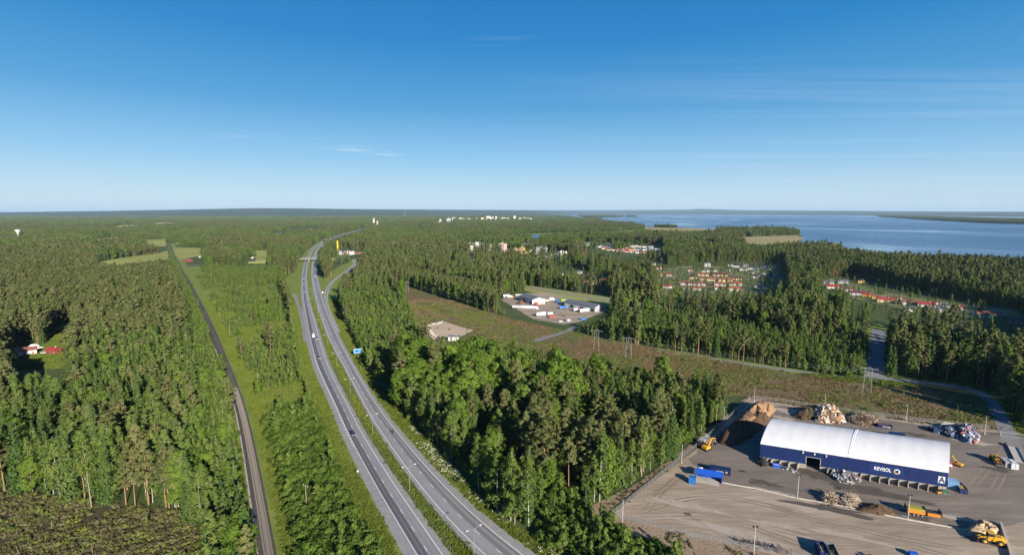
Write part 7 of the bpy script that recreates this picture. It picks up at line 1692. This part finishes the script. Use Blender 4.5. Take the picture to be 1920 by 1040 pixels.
# ------------------------------------------------------------------ industrial yard
def shed(corner, gable_end, back, h, label, roof, wall):
    c, g_, b_ = G(*corner), G(*gable_end), G(*back); lx = (b_ - c).length; e = (b_ - c).normalized(); nrm = Vector((-e.y, e.x, 0)); 
    if nrm.dot(g_ - c) < 0: nrm = -nrm
    D = abs((g_ - c).dot(nrm)); rz = math.atan2(-e.y, -e.x); t_ = thing('workshop', label, 'workshop', c, rz)          # local x runs from the back to the front gable
    s = -1 if (Vector((-math.sin(rz), math.cos(rz), 0)).dot(nrm) < 0) else 1
    y0_, y1_ = (0, D) if s > 0 else (-D, 0); ym = (y0_ + y1_) / 2; rise = D * 0.13
    MB().extrude([(y0_, 0), (y1_, 0), (y1_, h), (ym, h + rise), (y0_, h)], -lx, 0).build('wall', wall, t_)
    mb = MB()
    for ya, yb, za, zb in ((y0_ - 0.5, ym, h - 0.05, h + rise + 0.05), (ym, y1_ + 0.5, h + rise + 0.05, h - 0.05)):
        a = [(-lx - .5, ya, za), (.5, ya, za), (.5, yb, zb), (-lx - .5, yb, zb)]; mb.poly(a + [(x_, y_, z_ + .2) for x_, y_, z_ in a], [(3, 2, 1, 0), (4, 5, 6, 7), (0, 1, 5, 4), (1, 2, 6, 5), (2, 3, 7, 6), (3, 0, 4, 7)])
    mb.build('roof', roof, t_)
    for k in range(3): MB().box(0.02, 0.1, y0_ + D * (0.12 + 0.28 * k), y0_ + D * (0.34 + 0.28 * k), 0.05, h * 0.75).build('door', m_grey, t_)
    n = int(lx / 7); yf = y0_ if s > 0 else y1_
    for k in range(n): MB().box(-lx + lx * (k + .2) / n, -lx + lx * (k + .75) / n, yf - 0.08 if s > 0 else yf, yf if s > 0 else yf + 0.08, 0.05, h * 0.6).build('door', m_black if k % 2 else m_lgrey, t_)
shed((998, 571.5), (1016, 567.5), (974, 563), 6.0, 'grey-roofed workshop at the left of the truck yard', ROOFS['grey'], WALLS['white'])
shed((1116, 585), (1129, 580.5), (1058, 574), 5.5, 'long grey-roofed workshop at the right of the truck yard', ROOFS['grey'], WALLS['grey'])
def truck(px_, py_, L, mat, cabm, label, rz, cab=True, H=3.4, tank=False, name='truck', cat='truck'):
    t_ = thing(name, label, cat, G(px_, py_), rz)
    if tank: MB().tube((-L / 2, 0, 2.1), (L / 2 - (2.4 if cab else 0), 0, 2.1), 1.2, 1.2, 12).build('tank', mat, t_)
    else: MB().box(-L / 2, L / 2 - (2.4 if cab else 0), -1.25, 1.25, 1.0, H + 0.3, taper=0.03).build('cargo_box', mat, t_)
    MB().box(-L / 2 + 0.1, L / 2 - 0.3, -0.5, 0.5, 0.65, 0.98).build('chassis', m_black, t_)
    if cab:
        MB().extrude([(L / 2 - 2.1, 0.6), (L / 2 - 2.1, 3.1), (L / 2 - 0.4, 3.0), (L / 2, 1.8), (L / 2, 0.6)], -1.2, 1.2, axis='y').build('cab', cabm, t_)
        MB().poly([(L / 2 - 0.33, -1.0, 2.85), (L / 2 - 0.33, 1.0, 2.85), (L / 2 + 0.02, 1.0, 1.9), (L / 2 + 0.02, -1.0, 1.9)], [(0, 1, 2, 3)]).build('windscreen', m_glass, t_)
    for x_ in (-L / 2 + 1.0, -L / 2 + 2.2, L / 2 - 1.3):
        for y_ in (-1.0, 1.0): wheel(t_, x_, y_, 0.5, 0.35, m_grey)
TB, TR_, TY, TG = paint('truck_blue', (0.02, 0.16, 0.50), 0.4), paint('truck_red', (0.42, 0.06, 0.03), 0.4), paint('truck_yellow', (0.60, 0.42, 0.03), 0.4), paint('truck_green', (0.22, 0.42, 0.08), 0.4)
for a in [(972, 578, 14, m_lgrey, TB, 'long silver trailer at the left front of the truck yard', -0.25, False, 2.8), (993, 579, 20, m_white, m_white, 'longest white trailer truck at the front of the truck yard', -0.25, True, 3.2), (1014, 592, 11, m_white, m_white, 'white box trailer at the lower edge of the truck yard', 0.45, False, 3.6), (1095, 585, 12, m_white, m_white, 'white box trailer parked before the long workshop', 0.5, False, 3.6), (1080, 583, 7, m_white, TR_, 'red and white truck beside the white trailer', 0.5, True, 3.0), (1056, 578.5, 9, TB, TB, 'bright blue truck at the left end of the long workshop', 0.2, True, 2.6), (1034, 596, 6, TR_, TR_, 'orange-red truck cab at the lower edge of the truck yard', 0.3, True, 2.4), (1031, 590, 6, m_lgrey, m_lgrey, 'grey truck behind the orange-red cab', 0.3, True, 2.6),
          (1034, 563, 7, m_white, m_white, 'white box truck between the two workshops', 0.5, True, 3.4), (1023, 566, 8, m_lgrey, m_lgrey, 'silver trailer beside the left workshop', 0.4, False, 2.8), (949, 557, 8, m_white, m_white, 'white box trailer at the back left corner of the truck yard', 0.4, False, 3.2), (956, 558, 7, m_white, TY, 'white truck with a yellow cab at the back left', 0.3, True, 3.0), (1047, 567, 7, TB, m_navy, 'dark blue truck behind the bright blue one', 1.2, True, 3.2), (1055, 565, 7, TG, TG, 'lime green truck behind the long workshop', 0.6, True, 2.6), (1063, 568, 6, TY, TY, 'yellow truck touching the long workshop', 0.6, True, 2.4), (977, 569, 7, m_rust, TR_, 'dark red truck in the shade of the left workshop', 1.0, True, 3.0), (1005, 572, 5, TR_, TR_, 'red tractor unit before the left workshop', 0.9, True, 2.0)]:
    truck(*a)
truck(976, 556, 13, m_lgrey, m_org, 'tanker with an orange cab behind the left workshop', -0.3, True, 3, True)
car(G(1051, 603), 0.4, m_white, 'white car at the bottom edge of the truck yard'); car(G(1066, 602), 0.9, m_lgrey, 'grey van at the bottom edge of the truck yard', van=True, name='van', cat='van'); car(G(1094, 600), 0.1, TB, 'blue van parked at the lower right of the truck yard', van=True, name='van', cat='van')
excavator(G(1058, 593), 2.6, paint('dull_orange', (0.30, 0.13, 0.03), 0.5), 'small dark excavator in the middle of the truck yard', 0.7)
for a, b_, lb in [(1880, 594, 'white caravan right of the long orange-roofed house')]: truck(a, b_, 6, m_white, m_white, lb, 0.2, False, 2.4, name='caravan', cat='caravan')
car(G(1893, 597), 0.3, m_white, 'white car parked right of the caravan', sc=1.1)
for k, (a, b_) in enumerate([(1651, 636), (1652, 643), (1651, 650)]): car(G(a, b_), 1.4, (m_cdark, m_cblue, m_grey)[k], ('dark car at the top of the cul-de-sac', 'navy car in the middle of the cul-de-sac', 'grey car lowest in the cul-de-sac')[k])
# sand pad: site hut and big white sacks along its edges
house(851, 637.5, 20, 'grey', 'white', 'long low white site hut on the bare sand pad', -0.05, None, 1, depth=4.5)
container(G(823, 637), 0.2, 3.0, 2.2, 1.8, m_black, 'dark container left of the white site hut')
rr = np.random.default_rng(8); sackm = []
for v in range(3):
    mb = MB(); mb.box(-0.7, 0.7, -0.7, 0.7, 0, 0.9, taper=0.06); mb.box(-0.6, 0.6, -0.6, 0.6, 0.9, 1.25, taper=0.22); sackm.append(mb.mesh('white_sack', m_white))
for k in range(26):
    f = k / 15; q = (800 + 30 * f, 610.5 - 6.5 * f) if k < 16 else (797 + (k - 16) * 2.2, 613 + (k - 16) * 1.9)
    o_ = link('white_sack', sackm[k % 3], None, loc=G(q[0] + rr.uniform(-2, 2), q[1] + rr.uniform(-1.4, 1.4), 0.07)); o_.rotation_euler.z = rr.uniform(0, 3); o_.scale = (rr.uniform(.4, .8),) * 3
    tag(o_, '%s big white sack along the %s edge of the sand pad, counted from %s' % (ORD[k if k < 16 else k - 16], 'upper' if k < 16 else 'left', 'the left' if k < 16 else 'the top'), 'sack', 'big white sacks on the ' + ('upper' if k < 16 else 'left') + ' edge of the sand pad')
# ------------------------------------------------------------------ ground cover: grass, flowers, heath, clear-cut scrub
m_gr = leaf_mat('grass_blades', (0.056, 0.090, 0.013), (0.101, 0.137, 0.022), (0.174, 0.185, 0.047), 0.2)
m_fw = leaf_mat('white_blossom', (0.426, 0.448, 0.291), (0.560, 0.560, 0.426), (0.694, 0.694, 0.582), 0.1)
m_fy = leaf_mat('yellow_blossom', (0.314, 0.269, 0.022), (0.448, 0.347, 0.022), (0.560, 0.448, 0.045), 0.1)
m_hb = leaf_mat('heath_shrub', (0.10, 0.088, 0.036), (0.165, 0.125, 0.060), (0.23, 0.16, 0.088), 0.1)
m_hg = leaf_mat('heath_green', (0.085, 0.112, 0.024), (0.13, 0.155, 0.038), (0.185, 0.20, 0.062), 0.15)
m_cs = leaf_mat('clearcut_scrub', (0.058, 0.060, 0.026), (0.10, 0.094, 0.042), (0.165, 0.145, 0.082), 0.12)
def tuft(name, seed, size, n, h, mats, flat=0.0, card=0.3, asp=0.6):
    r = np.random.default_rng(seed); P = np.c_[r.uniform(-size / 2, size / 2, n), r.uniform(-size / 2, size / 2, n), np.zeros(n)]; hh = h * r.uniform(0.4, 1.2, n)
    d = r.normal(size=(n, 3)); d[:, 2] = 0; d /= np.linalg.norm(d, axis=1)[:, None]; lean = np.c_[r.normal(0, .3, n), r.normal(0, .3, n), np.ones(n)]; w_ = card * r.uniform(.6, 1.4, n)
    up = lean * hh[:, None]; V = np.stack([P - d * w_[:, None] / 2, P + d * w_[:, None] / 2, P + up + d * w_[:, None] * asp, P + up - d * w_[:, None] * asp], 1).reshape(-1, 3)
    me = np_mesh(name, V, qidx(V), mats, r.integers(0, len(mats), n)); tint_attr(me, np.repeat(r.uniform(0, 1, n), 4)); return me
def blob(name, seed, n, rad, h, card, mats, per=26):
    r = np.random.default_rng(seed); C = [(r.uniform(-rad, rad), r.uniform(-rad, rad), h * r.uniform(.2, .7)) for _ in range(n)]
    V, tn = cards(r, C, [rad * .5 * r.uniform(.6, 1.1) for _ in range(n)], per, card, 0.7, squash=h / rad * 0.6); me = np_mesh(name, V, qidx(V), mats, np.repeat(r.integers(0, len(mats), n), per)); tint_attr(me, tn); return me
def source(name, meshes):
    c = bpy.data.collections.new(name)
    for i, m in enumerate(meshes): c.objects.link(bpy.data.objects.new('%s_%d' % (name, i), m))
    return c
s_grass = source('grass_source', [tuft('grass_tuft', k, 2.0, 46, 0.42, [m_gr], card=0.22) for k in range(4)])
s_white = source('flower_source', [blob('flower_tuft', k, 6, 0.9, 0.9, 0.20, [m_fw, m_gr], 12) for k in range(3)])
s_yel = source('yellow_source', [blob('yellow_tuft', k, 5, 0.9, 0.6, 0.16, [m_fy, m_gr], 12) for k in range(3)])
s_heath = source('heath_source', [blob('heath_tuft', k, 5, 1.15, 0.34, 0.30, [m_hb] if k < 3 else [m_hg], 20) for k in range(6)])
s_cut = source('clearcut_source', [blob('scrub_tuft', k, 6, 0.9, 1.0, 0.36, [m_cs] if k < 4 else [m_hg], 20) for k in range(5)])
def cover(name, poly, coll, nv, sp, label, ymax, s_lo=0.7, s_hi=1.3, test=None, seed=1, var=None):
    r = np.random.default_rng(seed); Q = GA(poly)[:, :2]; lo, hi = Q.min(0), np.minimum(Q.max(0), [1e9, ymax]); lo[1] = max(lo[1], 126)
    hw = hi[1] * 1.08 + 10; lo[0], hi[0] = max(lo[0], -hw), min(hi[0], hw)
    xs, ys = np.meshgrid(np.arange(lo[0], hi[0], sp), np.arange(lo[1], hi[1], sp)); X, Y = xs.ravel() + r.uniform(-.5, .5, xs.size) * sp, ys.ravel() + r.uniform(-.5, .5, xs.size) * sp
    k = inside(Q, X, Y); X, Y = X[k], Y[k]; a, b_ = PX(X, Y); k = (a > -40) & (a < 1960)
    if test is not None: k &= test(X, Y, a, b_)
    X, Y = X[k], Y[k]
    if len(X): scatter(name, coll, np.c_[X, Y, np.full(len(X), 0.03)], r.uniform(0, 6.28, len(X)), r.uniform(s_lo, s_hi, len(X)), var(X, Y, r) if var else r.integers(0, nv, len(X)), label, sxy=np.exp(r.normal(0, .2, len(X))))
    print(name, len(X))
ROADS = [np.r_[LA, LB[::-1]], np.r_[RA, RB[::-1]], np.r_[PA, PB[::-1]], np.r_[SA, SB[::-1]]]
def off_road(X, Y, a, b_):
    k = np.ones(X.shape, bool)
    for p in ROADS:
        for dx, dy in ((1, 0), (-1, 0), (0, 1), (0, -1)): k &= ~inside(p, X + dx * 0.9, Y + dy * 0.9)
    return k
cover('grass', VERGE, s_grass, 4, 1.45, 'rough green grass on the motorway verges', 620, test=off_road)
cover('railway_grass', RAIL, s_grass, 4, 1.5, 'rough green grass beside the railway', 560, test=lambda X, Y, a, b_: np.min(np.linalg.norm(np.c_[X, Y][:, None] - RC[None], axis=2), axis=1) > 4.6)
def near_line(L_, lo, hi): return lambda X, Y: (lambda d: (d > lo) & (d < hi))(np.min(np.linalg.norm(np.c_[X, Y][:, None] - L_[None], axis=2), axis=1))
nl = near_line(RB, 2.8, 7.0)
cover('cow_parsley', VERGE, s_white, 3, 1.1, 'white flowering cow parsley along the right verge', 330, 0.6, 1.2, lambda X, Y, a, b_: off_road(X, Y, a, b_) & nl(X, Y) & (a > 770) & (low_noise(X, Y, 7, 5) > 0.42), 3)
nm_ = near_line(RA, 1.6, 9.0)
cover('yellow_flowers', VERGE, s_yel, 3, 1.1, 'yellow flowers in the motorway median', 420, 0.6, 1.1, lambda X, Y, a, b_: off_road(X, Y, a, b_) & nm_(X, Y) & inside([(600, 600), (640, 600), (720, 800), (680, 800)], a, b_) & (low_noise(X, Y, 11, 8) > 0.5), 4)
cover('heather', CORRIDOR, s_heath, 6, 2.0, 'brown and green heather and low scrub under the power line', 620, 0.35, 1.6, lambda X, Y, a, b_: (low_noise(X, Y, 8, 77) > 0.30) & ~inside([(785, 612), (830, 599), (896, 619), (870, 645), (800, 645)], a, b_) & ~inside(DRIVE, a, b_), seed=5, var=lambda X, Y, r: np.where(low_noise(X, Y, 26, 31) + r.normal(0, .13, len(X)) > 0.43, r.integers(0, 3, len(X)), r.integers(3, 6, len(X))))
cover('clearcut_scrub', CLEARCUT, s_cut, 5, 1.35, 'olive brown scrub and seedlings over the clear-cut', 400, 0.3, 1.5, lambda X, Y, a, b_: low_noise(X, Y, 6, 78) > 0.26, seed=6)
bank = lambda X, Y, a, b_: ~inside([(1140, 968), (1200, 925), (1265, 872), (1310, 838), (1370, 783), (1412, 748), (1470, 757), (1600, 777), (1740, 795), (1870, 808), (2450, 850), (2450, 1300), (1560, 1070), (1400, 1025), (1270, 998)], a, b_)
cover('bank_scrub', YARD, s_cut, 5, 1.8, 'sparse scrub on the sandy bank outside the yard fence', 330, 0.3, 0.8, lambda X, Y, a, b_: bank(X, Y, a, b_) & (low_noise(X, Y, 7, 12) > 0.62), 7)
cover('meadow_grass', STRIP, s_grass, 4, 2.2, 'long grass between the young trees beside the railway', 620)
cover('lawn_grass', FARM, s_grass, 4, 1.6, 'green lawn beside the farmhouse', 460)
cover('roadside_grass', BACKROAD, s_grass, 4, 1.8, 'green grass along the back road', 330, test=lambda X, Y, a, b_: np.min(np.linalg.norm(np.c_[X, Y][:, None] - BR[None], axis=2), axis=1) > 4.2)
# ------------------------------------------------------------------ haze: the air itself
hz = MB().box(-56000, 56000, -1900, 51500, -2, 420)
mh = bpy.data.materials.new('haze_air'); mh.use_nodes = True
t = mh.node_tree; t.nodes.clear()
o = t.nodes.new('ShaderNodeOutputMaterial'); pv = t.nodes.new('ShaderNodeVolumePrincipled')
pv.inputs['Color'].default_value = (0.50, 0.74, 1.0, 1); pv.inputs['Density'].default_value = 1.9e-5; pv.inputs['Anisotropy'].default_value = 0.0
t.links.new(pv.outputs[0], o.inputs['Volume'])
tag(hz.build('haze', mh), kind='stuff')
